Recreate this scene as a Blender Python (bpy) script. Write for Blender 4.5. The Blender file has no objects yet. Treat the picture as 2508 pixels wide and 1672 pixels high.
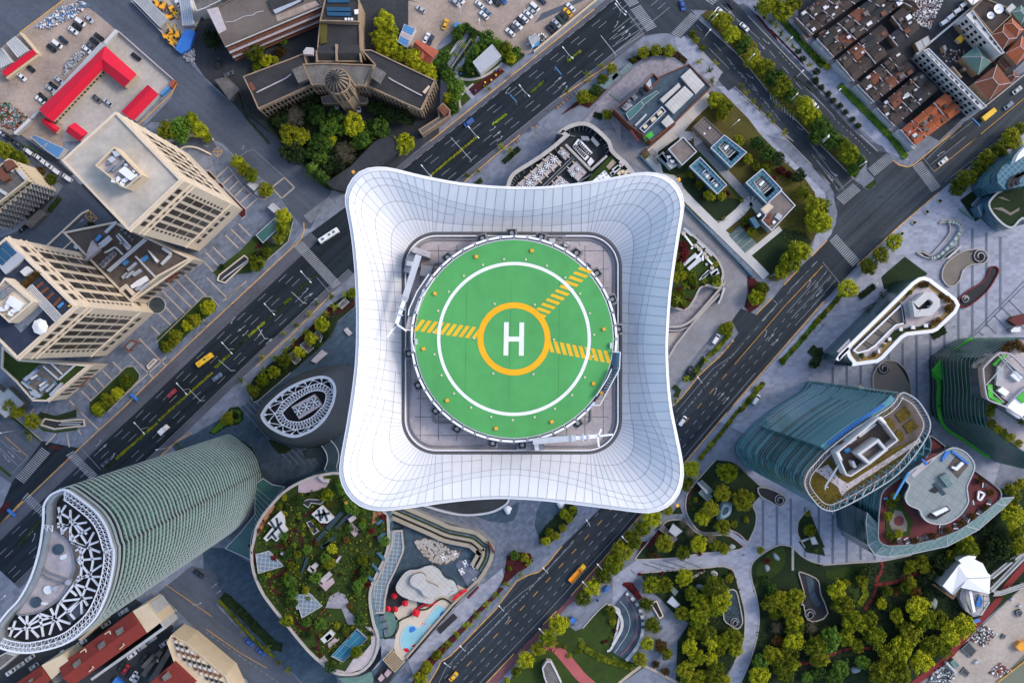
import bpy,math,random
from mathutils import Vector
from mathutils.geometry import delaunay_2d_cdt
R=random.Random(7)
H,K=480.0,0.182
C=bpy.context.scene.collection
TX=[0,500,1000,1500,1988];TY=[0,331,662,993,1325];ZS=2350/520
def px(s):
 """Tile notation -> photo pixels. '20 5,6' is a point in tile column 2 row 0, 'S' plain pixels, 'K'/'L' the two crown close-ups."""
 out=[];ox,oy,sc=0,0,1
 for t in s.split():
  if ',' in t:
   a,b=t.split(',');out.append((ox+float(a)/sc,oy+float(b)/sc))
  elif t=='S':ox,oy,sc=0,0,1
  elif t=='K':ox,oy,sc=820,400,2352/870
  elif t=='L':ox,oy,sc=820,740,2352/870
  else:ox,oy,sc=TX[int(t[0])],TY[int(t[1])],ZS
 return out
def W(p,z=0.0):
 f=K*(H-z)/H
 return((p[0]-1254)*f,-(p[1]-836)*f)
def ws(s,z=0.0):return[W(p,z)for p in px(s)]
def area(P):return sum(P[i-1][0]*P[i][1]-P[i][0]*P[i-1][1]for i in range(len(P)))/2
def ccw(P):return list(P)if area(P)>0 else list(reversed(P))
def smooth(P,n=5,closed=True):
 N=len(P);out=[]
 for i in range(N if closed else N-1):
  p0,p1,p2,p3=[P[(i+d)%N]if closed else P[min(max(i+d,0),N-1)]for d in(-1,0,1,2)]
  for k in range(n):
   t=k/n
   out.append(tuple(0.5*(2*p1[j]+(p2[j]-p0[j])*t+(2*p0[j]-5*p1[j]+4*p2[j]-p3[j])*t*t+(3*p1[j]-p0[j]-3*p2[j]+p3[j])*t**3)for j in(0,1)))
 if not closed:out.append(P[-1])
 return out
def inset(P,d):
 """Move a ccw polygon's edges inward by d (negative: outward), mitre joints."""
 N=len(P);out=[]
 for i in range(N):
  a,b,c=Vector(P[i-1]),Vector(P[i]),Vector(P[(i+1)%N])
  u=(b-a);v=(c-b)
  if u.length<1e-6 or v.length<1e-6:out.append(tuple(b));continue
  u.normalize();v.normalize()
  n1=Vector((-u.y,u.x));n2=Vector((-v.y,v.x));m=n1+n2
  if m.length<1e-3:out.append(tuple(b+n1*d));continue
  m.normalize();k=d/max(0.35,m.dot(n1));out.append(tuple(b+m*k))
 return out
def inside(p,P):
 x,y=p;r=False;j=len(P)-1
 for i in range(len(P)):
  if(P[i][1]>y)!=(P[j][1]>y)and x<(P[j][0]-P[i][0])*(y-P[i][1])/(P[j][1]-P[i][1])+P[i][0]:r=not r
  j=i
 return r
def scatter(P,n,rnd=R):
 xs=[p[0]for p in P];ys=[p[1]for p in P];out=[];k=0
 while len(out)<n and k<n*30:
  k+=1
  q=(rnd.uniform(min(xs),max(xs)),rnd.uniform(min(ys),max(ys)))
  if inside(q,P):out.append(q)
 return out
def cw(s,z=0.0):return ccw(ws(s,z))
def mid(P):return(sum(p[0]for p in P)/len(P),sum(p[1]for p in P)/len(P))
def lerp(a,b,t):return tuple(a[i]+(b[i]-a[i])*t for i in range(len(a)))
# materials
M={}
def mat(name,col,rough=0.8,var=0.25,scale=0.25,metal=0.0,spec=0.3,fine=3.0,stretch=None,streak=0.0,tiles=None):
 m=bpy.data.materials.new(name);m.use_nodes=True;nt=m.node_tree;N=nt.nodes;L=nt.links
 b=N['Principled BSDF'];b.inputs['Roughness'].default_value=rough;b.inputs['Metallic'].default_value=metal
 b.inputs['Specular IOR Level'].default_value=spec
 b.inputs['Base Color'].default_value=(*col,1)
 if var>0:
  g=N.new('ShaderNodeNewGeometry')
  fac=None
  for sc,w in((scale,1.0),(fine,0.6)):
   t=N.new('ShaderNodeTexNoise');t.inputs['Scale'].default_value=sc;t.inputs['Detail'].default_value=5
   L.new(g.outputs['Position'],t.inputs['Vector'])
   a=N.new('ShaderNodeMath');a.operation='MULTIPLY_ADD'
   a.inputs[1].default_value=2.6*w*var;a.inputs[2].default_value=-1.3*w*var
   L.new(t.outputs['Fac'],a.inputs[0])
   if fac is None:fac=a.outputs[0]
   else:
    s=N.new('ShaderNodeMath');s.operation='ADD';L.new(fac,s.inputs[0]);L.new(a.outputs[0],s.inputs[1]);fac=s.outputs[0]
  if stretch is not None:
   mp=N.new('ShaderNodeMapping');mp.vector_type='TEXTURE';mp.inputs['Rotation'].default_value=(0,0,stretch);mp.inputs['Scale'].default_value=(80,2.4,10)
   L.new(g.outputs['Position'],mp.inputs['Vector'])
   t=N.new('ShaderNodeTexNoise');t.inputs['Scale'].default_value=1.0;t.inputs['Detail'].default_value=4;L.new(mp.outputs[0],t.inputs['Vector'])
   a=N.new('ShaderNodeMath');a.operation='MULTIPLY_ADD';a.inputs[1].default_value=3*streak;a.inputs[2].default_value=-1.5*streak
   L.new(t.outputs['Fac'],a.inputs[0]);s=N.new('ShaderNodeMath');s.operation='ADD';L.new(fac,s.inputs[0]);L.new(a.outputs[0],s.inputs[1]);fac=s.outputs[0]
  if tiles:
   mp=N.new('ShaderNodeMapping');mp.vector_type='TEXTURE';mp.inputs['Rotation'].default_value=(0,0,tiles[1]);mp.inputs['Scale'].default_value=(tiles[0],tiles[0]*.6,9e9);L.new(g.outputs['Position'],mp.inputs['Vector'])
   fl=N.new('ShaderNodeVectorMath');fl.operation='FLOOR';L.new(mp.outputs[0],fl.inputs[0]);o=N.new('ShaderNodeTexWhiteNoise');o.noise_dimensions='2D';L.new(fl.outputs[0],o.inputs[0])
   a=N.new('ShaderNodeMath');a.operation='MULTIPLY_ADD';a.inputs[1].default_value=2*tiles[2];a.inputs[2].default_value=-tiles[2]
   L.new(o.outputs['Value'],a.inputs[0]);s=N.new('ShaderNodeMath');s.operation='ADD';L.new(fac,s.inputs[0]);L.new(a.outputs[0],s.inputs[1]);fac=s.outputs[0]
  p=N.new('ShaderNodeMath');p.operation='ADD';p.inputs[1].default_value=1.0;L.new(fac,p.inputs[0])
  q=N.new('ShaderNodeMath');q.operation='MAXIMUM';q.inputs[1].default_value=0.15;L.new(p.outputs[0],q.inputs[0])
  v=N.new('ShaderNodeVectorMath');v.operation='SCALE';v.inputs[0].default_value=col;L.new(q.outputs[0],v.inputs['Scale'])
  L.new(v.outputs[0],b.inputs['Base Color'])
 M[name]=m
 return m
def leafmat(name,c1,c2):
 """Foliage: light and dark clumps, and each plant slightly different."""
 m=bpy.data.materials.new(name);m.use_nodes=True;nt=m.node_tree;N=nt.nodes;L=nt.links
 b=N['Principled BSDF'];b.inputs['Roughness'].default_value=0.75;b.inputs['Specular IOR Level'].default_value=0.15
 tc=N.new('ShaderNodeNewGeometry');t=N.new('ShaderNodeTexNoise');t.inputs['Scale'].default_value=0.55;t.inputs['Detail'].default_value=6
 L.new(tc.outputs['Position'],t.inputs['Vector'])
 o=N.new('ShaderNodeObjectInfo')
 a=N.new('ShaderNodeMath');a.operation='MULTIPLY_ADD';a.inputs[1].default_value=0.5;a.inputs[2].default_value=-0.25;L.new(o.outputs['Random'],a.inputs[0])
 s=N.new('ShaderNodeMath');s.operation='ADD';L.new(t.outputs['Fac'],s.inputs[0]);L.new(a.outputs[0],s.inputs[1])
 r=N.new('ShaderNodeValToRGB');r.color_ramp.elements[0].position=0.3;r.color_ramp.elements[1].position=0.7
 r.color_ramp.elements[0].color=(*c1,1);r.color_ramp.elements[1].color=(*c2,1)
 L.new(s.outputs[0],r.inputs[0]);L.new(r.outputs[0],b.inputs['Base Color'])
 M[name]=m
def gridmat(name,base,line,sx,sy,rot,lw=0.08,rough=0.8,var=0.15):
 """Paving or glazing with joints: a grid of lines in world metres."""
 m=mat(name,base,rough,var);nt=m.node_tree;N=nt.nodes;L=nt.links;b=N['Principled BSDF']
 g=N.new('ShaderNodeNewGeometry');mp=N.new('ShaderNodeMapping');mp.inputs['Rotation'].default_value=(0,0,rot);L.new(g.outputs['Position'],mp.inputs['Vector'])
 sp=N.new('ShaderNodeSeparateXYZ');L.new(mp.outputs[0],sp.inputs[0]);prev=None
 for ax,s in((0,sx),(1,sy)):
  if not s:continue
  d=N.new('ShaderNodeMath');d.operation='DIVIDE';d.inputs[1].default_value=s;L.new(sp.outputs[ax],d.inputs[0])
  f=N.new('ShaderNodeMath');f.operation='FRACT';L.new(d.outputs[0],f.inputs[0])
  c=N.new('ShaderNodeMath');c.operation='LESS_THAN';c.inputs[1].default_value=lw/s;L.new(f.outputs[0],c.inputs[0])
  if prev is None:prev=c.outputs[0]
  else:
   x=N.new('ShaderNodeMath');x.operation='MAXIMUM';L.new(prev,x.inputs[0]);L.new(c.outputs[0],x.inputs[1]);prev=x.outputs[0]
 mx=N.new('ShaderNodeMix');mx.data_type='RGBA';L.new(prev,mx.inputs['Factor'])
 src=b.inputs['Base Color'].links[0].from_socket if b.inputs['Base Color'].links else None
 if src:L.new(src,mx.inputs[6])
 else:mx.inputs[6].default_value=(*base,1)
 mx.inputs[7].default_value=(*line,1);L.new(mx.outputs[2],b.inputs['Base Color'])
 return m
 # curtain-wall materials: each pane a slightly different colour
def cellmat(name,cols,sx,sz,line=None,lw=.12,rough=.18,zline=True):
 m=bpy.data.materials.new(name);m.use_nodes=True;nt=m.node_tree;N=nt.nodes;L=nt.links;b=N['Principled BSDF'];b.inputs['Roughness'].default_value=rough;b.inputs['Specular IOR Level'].default_value=.5
 g=N.new('ShaderNodeNewGeometry');sp=N.new('ShaderNodeSeparateXYZ');L.new(g.outputs['Position'],sp.inputs[0])
 def math_(op,a,v):
  n=N.new('ShaderNodeMath');n.operation=op;L.new(a,n.inputs[0])
  if isinstance(v,float):n.inputs[1].default_value=v
  elif v is not None:L.new(v,n.inputs[1])
  return n.outputs[0]
 d=math_('ADD',math_('MULTIPLY',sp.outputs[0],.72),math_('MULTIPLY',sp.outputs[1],-.69));u=math_('DIVIDE',d,float(sx));v=math_('DIVIDE',sp.outputs[2],float(sz))
 cb=N.new('ShaderNodeCombineXYZ');L.new(math_('FLOOR',u,None),cb.inputs[0]);L.new(math_('FLOOR',v,None),cb.inputs[1])
 w=N.new('ShaderNodeTexWhiteNoise');w.noise_dimensions='2D';L.new(cb.outputs[0],w.inputs[0])
 r=N.new('ShaderNodeValToRGB');r.color_ramp.interpolation='LINEAR';el=r.color_ramp.elements
 while len(el)<len(cols):el.new(.5)
 for i,c in enumerate(cols):el[i].position=i/(len(cols)-1);el[i].color=(*c,1)
 L.new(w.outputs['Value'],r.inputs[0]);out=r.outputs[0]
 if line:
  k=math_('LESS_THAN',math_('FRACT',v,None),lw/sz);mx=N.new('ShaderNodeMix');mx.data_type='RGBA';L.new(k,mx.inputs['Factor']);L.new(out,mx.inputs[6]);mx.inputs[7].default_value=(*line,1);out=mx.outputs[2]
 L.new(out,b.inputs['Base Color']);M[name]=m
 # mesh builder
class MB:
 def __init__(s):s.v=[];s.f=[];s.m=[]
 def poly(s,pts,mi=0):
  b=len(s.v);s.v+=[tuple(p)for p in pts];s.f.append(tuple(range(b,b+len(pts))));s.m.append(mi);return s
 def sheet(s,P,z,mi=0):
  """A flat polygon, triangulated so that any traced outline fills cleanly."""
  P=ccw(P);n=len(P)
  if n<=4:return s.poly([(p[0],p[1],z)for p in P],mi)
  V,E,F,*_=delaunay_2d_cdt([Vector(p[:2])for p in P],[],[list(range(n))],1,1e-5)
  b=len(s.v);s.v+=[(v.x,v.y,z)for v in V]
  for f in F:s.f.append(tuple(b+i for i in f));s.m.append(mi)
  return s
 def prism(s,P,z0,z1,mi=0,top=None,bottom=False,P0=None):
  """Walls from P0 (or P) at z0 to P at z1, with a lid."""
  if P0 is None:P=P0=ccw(P)
  n=len(P);b=len(s.v)
  s.v+=[(p[0],p[1],z0)for p in P0]+[(p[0],p[1],z1)for p in P]
  for i in range(n):
   j=(i+1)%n;s.f.append((b+i,b+j,b+n+j,b+n+i));s.m.append(mi)
  if top is not False:
   if n>8:s.sheet(P,z1,mi if top is None else top)
   else:s.f.append(tuple(range(b+n,b+2*n)));s.m.append(mi if top is None else top)
  if bottom:s.f.append(tuple(reversed(range(b,b+n))));s.m.append(mi)
  return s
 def ring(s,P,d,z0,z1,mi=0):
  """A wall of thickness d round the inside of P."""
  P=ccw(P);Q=inset(P,d);n=len(P);b=len(s.v)
  s.v+=[(p[0],p[1],z0)for p in P]+[(p[0],p[1],z1)for p in P]+[(p[0],p[1],z1)for p in Q]+[(p[0],p[1],z0)for p in Q]
  for i in range(n):
   j=(i+1)%n
   for k in range(3):
    s.f.append((b+k*n+i,b+k*n+j,b+(k+1)*n+j,b+(k+1)*n+i));s.m.append(mi)
  return s
 def box(s,c,sx,sy,z0,z1,rot=0.0,mi=0,taper=1.0):
  ca,sa=math.cos(rot),math.sin(rot)
  f=lambda k:[(c[0]+(x*ca-y*sa)*k,c[1]+(x*sa+y*ca)*k)for x,y in((-sx/2,-sy/2),(sx/2,-sy/2),(sx/2,sy/2),(-sx/2,sy/2))]
  return s.prism(f(taper),z0,z1,mi,None,True,f(1.0))
 def bar(s,a,b,w,h=None,mi=0):
  """A square bar between two 3-D points."""
  a,b=Vector(a),Vector(b);d=b-a
  if d.length<1e-6:return s
  d.normalize();u=d.cross(Vector((0,0,1)))
  if u.length<1e-3:u=Vector((1,0,0))
  u.normalize();v=u.cross(d);u=u*w/2;v=v*(h or w)/2;o=len(s.v)
  for p in(a,b):s.v+=[tuple(p+u+v),tuple(p-u+v),tuple(p-u-v),tuple(p+u-v)]
  for f in((0,1,5,4),(1,2,6,5),(2,3,7,6),(3,0,4,7),(3,2,1,0),(4,5,6,7)):s.f.append(tuple(o+i for i in f));s.m.append(mi)
  return s
 def path(s,pts,w,h=None,mi=0):
  for i in range(len(pts)-1):s.bar(pts[i],pts[i+1],w,h,mi)
  return s
 def cyl(s,c,r,z0,z1,n=12,mi=0,r1=None,rx=1.0):
  r1=r if r1 is None else r1
  f=lambda q:[(c[0]+math.cos(i*2*math.pi/n)*q*rx,c[1]+math.sin(i*2*math.pi/n)*q)for i in range(n)]
  return s.prism(f(r1),z0,z1,mi,None,True,f(r))
 def strip(s,pts,w,z,mi=0):
  """A flat ribbon along a polyline."""
  n=len(pts)
  for i in range(n-1):
   a,b=Vector(pts[i][:2]),Vector(pts[i+1][:2]);d=b-a
   if d.length<1e-6:continue
   d.normalize();nrm=Vector((-d.y,d.x))*w/2
   s.poly([(*(a-nrm),z),(*(b-nrm),z),(*(b+nrm),z),(*(a+nrm),z)],mi)
  return s
 def leaf(s,c,r,n,rnd,mi=0):
  d=Vector((rnd.gauss(0,1),rnd.gauss(0,1),rnd.gauss(0,1)))*0.55+Vector(n)
  if d.length<1e-3:d=Vector((0,0,1))
  d.normalize();u=d.orthogonal().normalized();v=d.cross(u);a=rnd.uniform(0,6.28);u,v=u*math.cos(a)+v*math.sin(a),v*math.cos(a)-u*math.sin(a)
  c=Vector(c);k=rnd.uniform(0.6,1.15)*r
  return s.poly([c+u*k,c+v*k*0.75,c-u*k*0.8,c-v*k*0.7],mi)
 def build(s,name,mats,parent=None,sm=False):
  me=bpy.data.meshes.new(name);o0=Vector(parent.location)if parent and parent.parent is None else(Vector(parent.get('_o',(0,0,0)))if parent else Vector((0,0,0)))
  me.from_pydata([tuple(Vector(p)-o0)for p in s.v],[],s.f)
  for x in(mats if isinstance(mats,(list,tuple))else[mats]):me.materials.append(M[x])
  me.polygons.foreach_set('material_index',s.m)
  if sm:me.polygons.foreach_set('use_smooth',[True]*len(s.f))
  me.update();o=bpy.data.objects.new(name,me);C.objects.link(o)
  if parent:o.parent=parent;o['_o']=tuple(o0)
  return o
def tag(o,label,cat,group=None):
 o['label']=label;o['category']=cat
 if group:o['group']=group
 return o
def thing(name,label,cat,loc,group=None):
 o=bpy.data.objects.new(name,None);o.empty_display_size=0.5;C.objects.link(o)
 o.location=loc if len(loc)==3 else(loc[0],loc[1],0.0)
 return tag(o,label,cat,group)
def kind(o,k):o['kind']=k;return o
def copy_tree(o,loc,rz=0.0,sc=1.0,mats=None):
 c=o.copy();C.objects.link(c);c.location=loc;c.rotation_euler=(0,0,rz);c.scale=(sc,sc,sc)
 for ch in o.children:
  d=ch.copy();C.objects.link(d);d.parent=c
  for g in ch.children:
   e=g.copy();C.objects.link(e);e.parent=d
 return c
 # labels of repeats: what it looks like + where it stands, measured from a landmark
MARK={};PENDING=[]
def later(o,look,p,group):o['group']=group;PENDING.append((o,look,p))
ORD='nearest second third fourth fifth sixth seventh eighth ninth tenth eleventh twelfth thirteenth fourteenth fifteenth sixteenth seventeenth eighteenth nineteenth twentieth'.split()
def finish_labels():
 D=['east','northeast','north','northwest','west','southwest','south','southeast'];G={}
 for o,look,p in PENDING:
  k=min(MARK,key=lambda k:math.dist(MARK[k],p));q=MARK[k]
  d=D[int(round(math.atan2(-(p[1]-q[1]),p[0]-q[0])/(math.pi/4)))%8]
  G.setdefault((look,k,d),[]).append((math.dist(p,q),o.name,o))
 for(look,k,d),L in G.items():
  L.sort(key=lambda t:t[:2])
  for i,(_,_,o)in enumerate(L):
   w=ORD[i]if i<len(ORD)else '%dth'%(i+1)
   o['label']=(f'{look} just {d} of {k}' if len(L)==1 else f'{look} {w} {"" if i == 0 else "nearest "}{d} of {k}')
   # palette
mat('paving',(.185,.205,.25),.85,.3,.09,fine=1.6,tiles=(2.5,.7,.16))
mat('plaza',(.32,.335,.40),.8,.22,.07,fine=1.5,tiles=(2.2,.1,.14))
mat('grey_paving',(.14,.165,.215),.85,.25,.12,fine=1.2,tiles=(2.0,.78,.2))
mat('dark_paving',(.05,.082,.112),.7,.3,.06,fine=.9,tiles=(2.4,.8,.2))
mat('forecourt',(.25,.245,.26),.85,.22,.08,fine=1.5,tiles=(3,.75,.08))
mat('concrete',(.44,.40,.36),.9,.25,.1,fine=1.5)
mat('white_path',(.56,.54,.51),.9,.15,.12)
mat('dirt',(.35,.275,.225),.95,.45,.09,fine=.8)
mat('yard',(.44,.40,.36),.95,.3,.06,fine=.6)
mat('sand',(.40,.345,.295),.95,.35,.08,fine=.7)
mat('asphalt',(.009,.0155,.0225),.75,.4,.05,fine=.5,stretch=math.radians(42),streak=.95)
mat('asphalt_e',(.021,.029,.038),.75,.35,.05,fine=.5,stretch=math.radians(47),streak=.8)
mat('asphalt_j',(.034,.043,.052),.75,.35,.05,fine=.5,stretch=math.radians(43),streak=.9)
mat('asphalt_f',(.029,.038,.048),.75,.35,.05,fine=.5,stretch=math.radians(-45),streak=.45)
mat('asphalt_grey',(.082,.096,.122),.85,.3,.06,fine=.6,stretch=math.radians(-40),streak=.2)
mat('verge',(.095,.098,.118),.85,.3,.08,fine=.8,stretch=math.radians(42),streak=.25)
mat('court',(.038,.042,.048),.9,.45,.08,fine=.5)
mat('lawn',(.030,.055,.008),.95,.5,.09,fine=.7)
mat('lawn_dark',(.016,.030,.010),.95,.5,.08,fine=.6)
mat('lawn_bright',(.085,.115,.012),.95,.35,.1,fine=.8)
mat('lawn_dry',(.085,.072,.016),.95,.4,.1,fine=.7)
mat('soil_red',(.060,.012,.012),.95,.5,.2,fine=1.2)
mat('red_path',(.20,.030,.030),.9,.25,.1)
mat('brick',(.17,.075,.085),.9,.25,.2)
mat('pink_path',(.42,.11,.11),.9,.25,.1)
mat('mark_white',(.30,.315,.335),.7,.3,.3)
mat('mark_yellow',(.70,.36,.05),.7,.3,.3)
mat('kerb_yellow',(.62,.34,.09),.8,.45,.5)
mat('kerb',(.42,.38,.35),.9,.2,.4)
mat('beige_band',(.44,.36,.29),.9,.15,.3)
mat('band_grey',(.14,.17,.21),.85,.2,.2)
mat('water',(.16,.17,.12),.2,.15,.05)
mat('slate_green',(.12,.18,.17),.85,.15,.2)
mat('white_paint',(.78,.78,.78),.6,.1,.3)
mat('rust_red',(.28,.05,.03),.8,.3,.2)
_n=[0]
def lay(name,s,m,L=1,k='structure',sm=0,P=None):
 """One flat sheet of the ground, each a few millimetres above the one below."""
 P=P or ws(s)
 if sm:P=smooth(P,sm)
 _n[0]+=1
 o=MB().sheet(P,0.05*L+0.0018*(_n[0]%25)).build(name,m);return kind(o,k)
def lines(name,segs,w,m,L=4):
 b=MB();_n[0]+=1;z=0.05*L+0.0018*(_n[0]%25)
 for s in segs:b.strip(ws(s)if isinstance(s,str)else[W(p)for p in s],w,z)
 return kind(b.build(name,m),'structure')
def kerb(s,w=0.35,h=0.17,m='kerb',sm=0,closed=False,name='kerb'):
 P=ws(s)if isinstance(s,str)else s
 if sm:P=smooth(P,sm,closed)
 if closed:P=P+[P[0]]
 return kind(MB().path([(p[0],p[1],h/2+.02)for p in P],w,h+.1).build(name,m),'structure')
MB_g=MB();MB_g.sheet([(-1600,-1600),(1600,-1600),(1600,1600),(-1600,1600)],0)
kind(MB_g.build('ground','paving'),'structure')
# ---- lots, yards and courts
lay('dirt_lot','00 715,0 900,0 1110,190 1290,330 430,1230 160,1490 0,1390 0,520 220,365','dirt')
lay('concrete_yard','00 1290,335 1930,890 1480,1340 1200,1568 700,1568 600,1380 430,1230','yard',2)
lay('side_yard','00 0,1390 160,1490 430,1230 700,1380 01 700,300 520,200 240,0 0,0','dirt',2)
lay('construction_lot','00 1440,0 2350,0 10 260,0 30,120 0,350 00 2160,720 1800,360 1450,20','yard')
lay('car_park','20 0,-40 2160,-80 2080,0 1390,570 1290,610 930,440 600,260 340,480 300,560 0,500','dirt')
lay('car_park_wear','20 1480,150 1900,-20 1960,0 1700,120 1400,260','asphalt_grey',2)
lay('courtyard','S 452,118 500,30 540,0 1000,0 1000,110 1080,180 1075,330 1050,345 940,437 800,470 690,345 595,279 500,188','court')
lay('garden_ground','S 650,292 775,240 800,262 895,262 920,245 1020,290 1000,330 965,340 880,400 800,462 694,352','lawn_dark',3)
lay('garden_drive','10 1320,1180 1820,1170 1900,1330 2350,1400 20 60,1450 90,1568 10 1700,1420 1350,1280','court',4)
lay('old_town_ground','S 1950,0 2508,0 2508,150 2300,345 2215,300 2060,160 1960,60','court')
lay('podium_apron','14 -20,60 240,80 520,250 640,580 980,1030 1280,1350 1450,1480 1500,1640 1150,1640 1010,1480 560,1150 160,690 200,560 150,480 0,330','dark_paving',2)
lay('lane_ground','04 1400,560 2350,1250 14 0,1300 500,1640 S 560,1700 -40,1700 -40,1530','court')
lay('sandy_yard','44 2400,440 2210,620 1900,920 1700,1100 1450,1330 1200,1600 2400,1600','sand',2)
lay('canal','44 2400,1200 2060,1540 2000,1620 2400,1620','water',4)
# ---- paving
lay('left_plaza','S 500,331 577,384 668,459 712,520 744,560 700,620 639,678 520,788 308,993 195,1097 104,1079 40,1010 60,930 300,800 480,660 430,600 560,520','grey_paving',2)
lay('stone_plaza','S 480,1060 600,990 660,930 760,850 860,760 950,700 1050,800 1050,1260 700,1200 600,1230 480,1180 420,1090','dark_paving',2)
lay('tower_forecourt','S 1000,1230 1180,1200 1420,1200 1500,1230 1380,1330 1265,1422 1140,1560 1051,1690 880,1690 1060,1500 1190,1440 1200,1330','grey_paving',2)
lay('east_plaza','S 2100,660 2160,580 2460,331 2520,290 2520,900 2400,1300 2100,1400 1980,1420 1850,1400 1820,1345 1845,1260 1800,1190 1900,1100 1760,1030 1790,1000','plaza',1)
lay('park_promenade','34 0,400 290,190 1000,130 1400,90 1550,0 33 1700,1200 2350,1100 43 0,1300 34 2350,160 1980,60 1850,40 1700,110 1560,220 1530,330 1620,780 1610,1000 1530,1300 1400,1600 1230,1600 1350,1330 1465,1050 1465,800 1350,340 1200,270 300,350 100,600 0,700','plaza',2)
lay('hotel_pavement','S 1860,0 1960,60 2060,170 2215,330 2225,395 2170,372 2010,230 1850,40 1830,10','plaza',2)
lay('inner_pavement','30 700,380 850,430 980,570 1210,810 1130,960 1320,960 1990,1568 31 1700,0 2350,640 41 190,900 230,1080 0,1350 31 2170,1400 2250,1080 2240,640 1640,0 30 1200,1000 800,700 690,480','plaza',2)
lay('service_drive','21 2100,-40 2260,-60 31 60,0 420,400 800,780 1380,1400 1500,1568 32 1490,60 1490,260 1450,430 1370,480 1330,560 1200,590 1140,680 780,1130 700,1260 620,1320 620,960 870,600 1240,180 31 1230,1568 1230,1480 1150,1300 780,960 400,420 0,180','forecourt',2)
lay('north_pavement','20 1650,1568 1750,1390 2100,1200 2350,900 30 160,620 400,500 700,520 850,700 30 0,960 20 2350,1400 21 1720,0 1450,220 1080,570 600,560 1000,210 1250,0','paving',2)
lay('brick_pavement','24 840,1600 1330,1090 1440,970 1640,770 1800,590 2340,0 2400,60 1860,640 1760,720 1500,1020 1380,1150 950,1600','brick',2)
# ---- roads
RA1u='S -60,1340 195,1097 308,993 520,788 639,678 700,621 760,568';RA1l='S 48,1440 303,1199 416,1096 628,892 745,783 806,724 866,670'
RA2u='S 900,468 1053,347 1316,136 1456,23 1570,-70';RA2l='S 985,570 1134,448 1396,236 1536,123 1650,30'
road=lambda u,l:px(u)+list(reversed(px(l)))
def between(u,l,t,a=0.0,b=1.0):
 U,L=px(u),px(l);P=[lerp(U[i],L[i],t)for i in range(len(U))]
 return P
lay('main_road','','asphalt',3,P=[W(p)for p in road(RA1u,RA1l)])
lay('main_road','','asphalt',3,P=[W(p)for p in[(720,600)]+road(RA2u,RA2l)+[(830,700)]])
for u,l,t in((RA1u,RA1l,.2),(RA2u,RA2l,.1)):
 lay('cycle_lane','','verge',4,P=[W(p)for p in px(u)+list(reversed(between(u,l,t)))])
for u,l,t in((RA1u,RA1l,.9),(RA2u,RA2l,.89)):
 lay('cycle_lane','','verge',4,P=[W(p)for p in between(u,l,t)+list(reversed(px(l)))])
lay('corner_road','00 0,-20 715,-20 220,365 0,540','asphalt_grey',2)
lay('north_west_road','S 190,0 320,-5 398,80 467,157 520,212 595,279 688,345 792,459 812,470 760,560 722,560 712,520 668,459 577,384 545,352 434,300 370,300 350,314 420,240 434,200 425,197 283,73 246,40','asphalt_grey',2)
lay('west_road','S -20,960 4,995 104,1079 128,1096 30,1185 -20,1150','asphalt_grey',2)
lay('west_road_junction','S 104,1079 200,1095 180,1170 60,1270 -20,1300 30,1180','asphalt',2)
lay('south_west_road','S 389,1449 470,1385 530,1400 14 150,480 200,560 130,700 560,1150 1010,1490 1120,1640 700,1700 500,1568 360,1430 0,1060','asphalt_grey',3)
lay('side_drive','S 50,510 160,470 225,440 260,470 330,520 300,560 200,640 100,590','court',2)
lay('side_street','01 240,0 700,330 860,520 1260,930 900,1350 600,1700 -50,1400 -50,1150 240,1050 640,650 700,560 480,400 0,100 0,0','asphalt_grey',2)
RE=px('S 1040,1737 1075,1700 1106,1668 1296,1470 1476,1271 1706,1001 1811,878 2014,651 2110,540')
def offs(P,d):
 out=[]
 for i in range(len(P)):
  a,b=P[max(i-1,0)],P[min(i+1,len(P)-1)];u=(b[0]-a[0],b[1]-a[1]);n=math.hypot(*u)
  out.append((P[i][0]-u[1]/n*d,P[i][1]+u[0]/n*d))
 return out
lay('east_road','S 1020,1710 24 230,1568 330,1400 360,1330 470,1260 640,1090 960,760 1010,690 1200,440 1330,370 1440,340 1540,250 1700,50 S 1500,1215 1640,1010 32 670,1500 760,1410 860,1290 960,1160 1090,1040 1180,960 1260,870 1340,770 1400,690 1320,560 1420,420 1590,490 1700,390 1780,310 1900,160 2010,40 41 0,1340 200,1140 500,1450 32 2340,340 1270,1568 S 1675,1135 1573,1256 1500,1340 24 2330,0 1650,770 1340,1090 860,1568 S 1150,1730','asphalt_e',3)
lay('east_junction','41 190,1150 270,980 290,860 250,680 260,600 450,480 560,560 580,590 650,610 705,560 700,480 620,400 610,340 820,180 900,280 960,330 1060,355 1130,330 1230,250 1530,0 40 1450,1560 1650,1390 1900,1200 2400,800 2400,1330 41 2150,0 1400,640 1000,980 490,1460','asphalt_j',3)
lay('avenue_inbound','30 940,200 1400,620 1680,960 1720,1020 1790,1190 2000,1310 2250,1568 41 60,70 460,480 260,660 200,550 0,350 31 2350,480 1880,0 30 1990,1560 1350,960 1280,1010 1170,880 1220,800 980,560 830,400 740,400','asphalt_f',3)
lay('avenue_outbound','30 1110,100 1210,160 1430,370 1600,500 1640,640 1850,800 2000,960 2130,1130 2290,1300 2350,1330 41 250,0 610,290 620,390 840,190 740,180 550,0 40 0,930 30 2350,1080 1900,580 1500,190 1400,60 1320,0 1150,0','asphalt_f',3)
lay('north_junction','S 1545,60 1530,-40 1800,-40 1770,20 1748,26 1690,24 1710,46 1668,95 1640,82 1615,82 1580,88','asphalt_f',4)
lay('outer_lane','30 1390,60 1500,180 1900,570 2350,1070 40 0,950 500,1490 41 700,160 830,200 880,260 780,120 40 640,1568 0,850 30 2250,880 1850,480 1560,130 1450,40','asphalt_grey',3)
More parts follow.
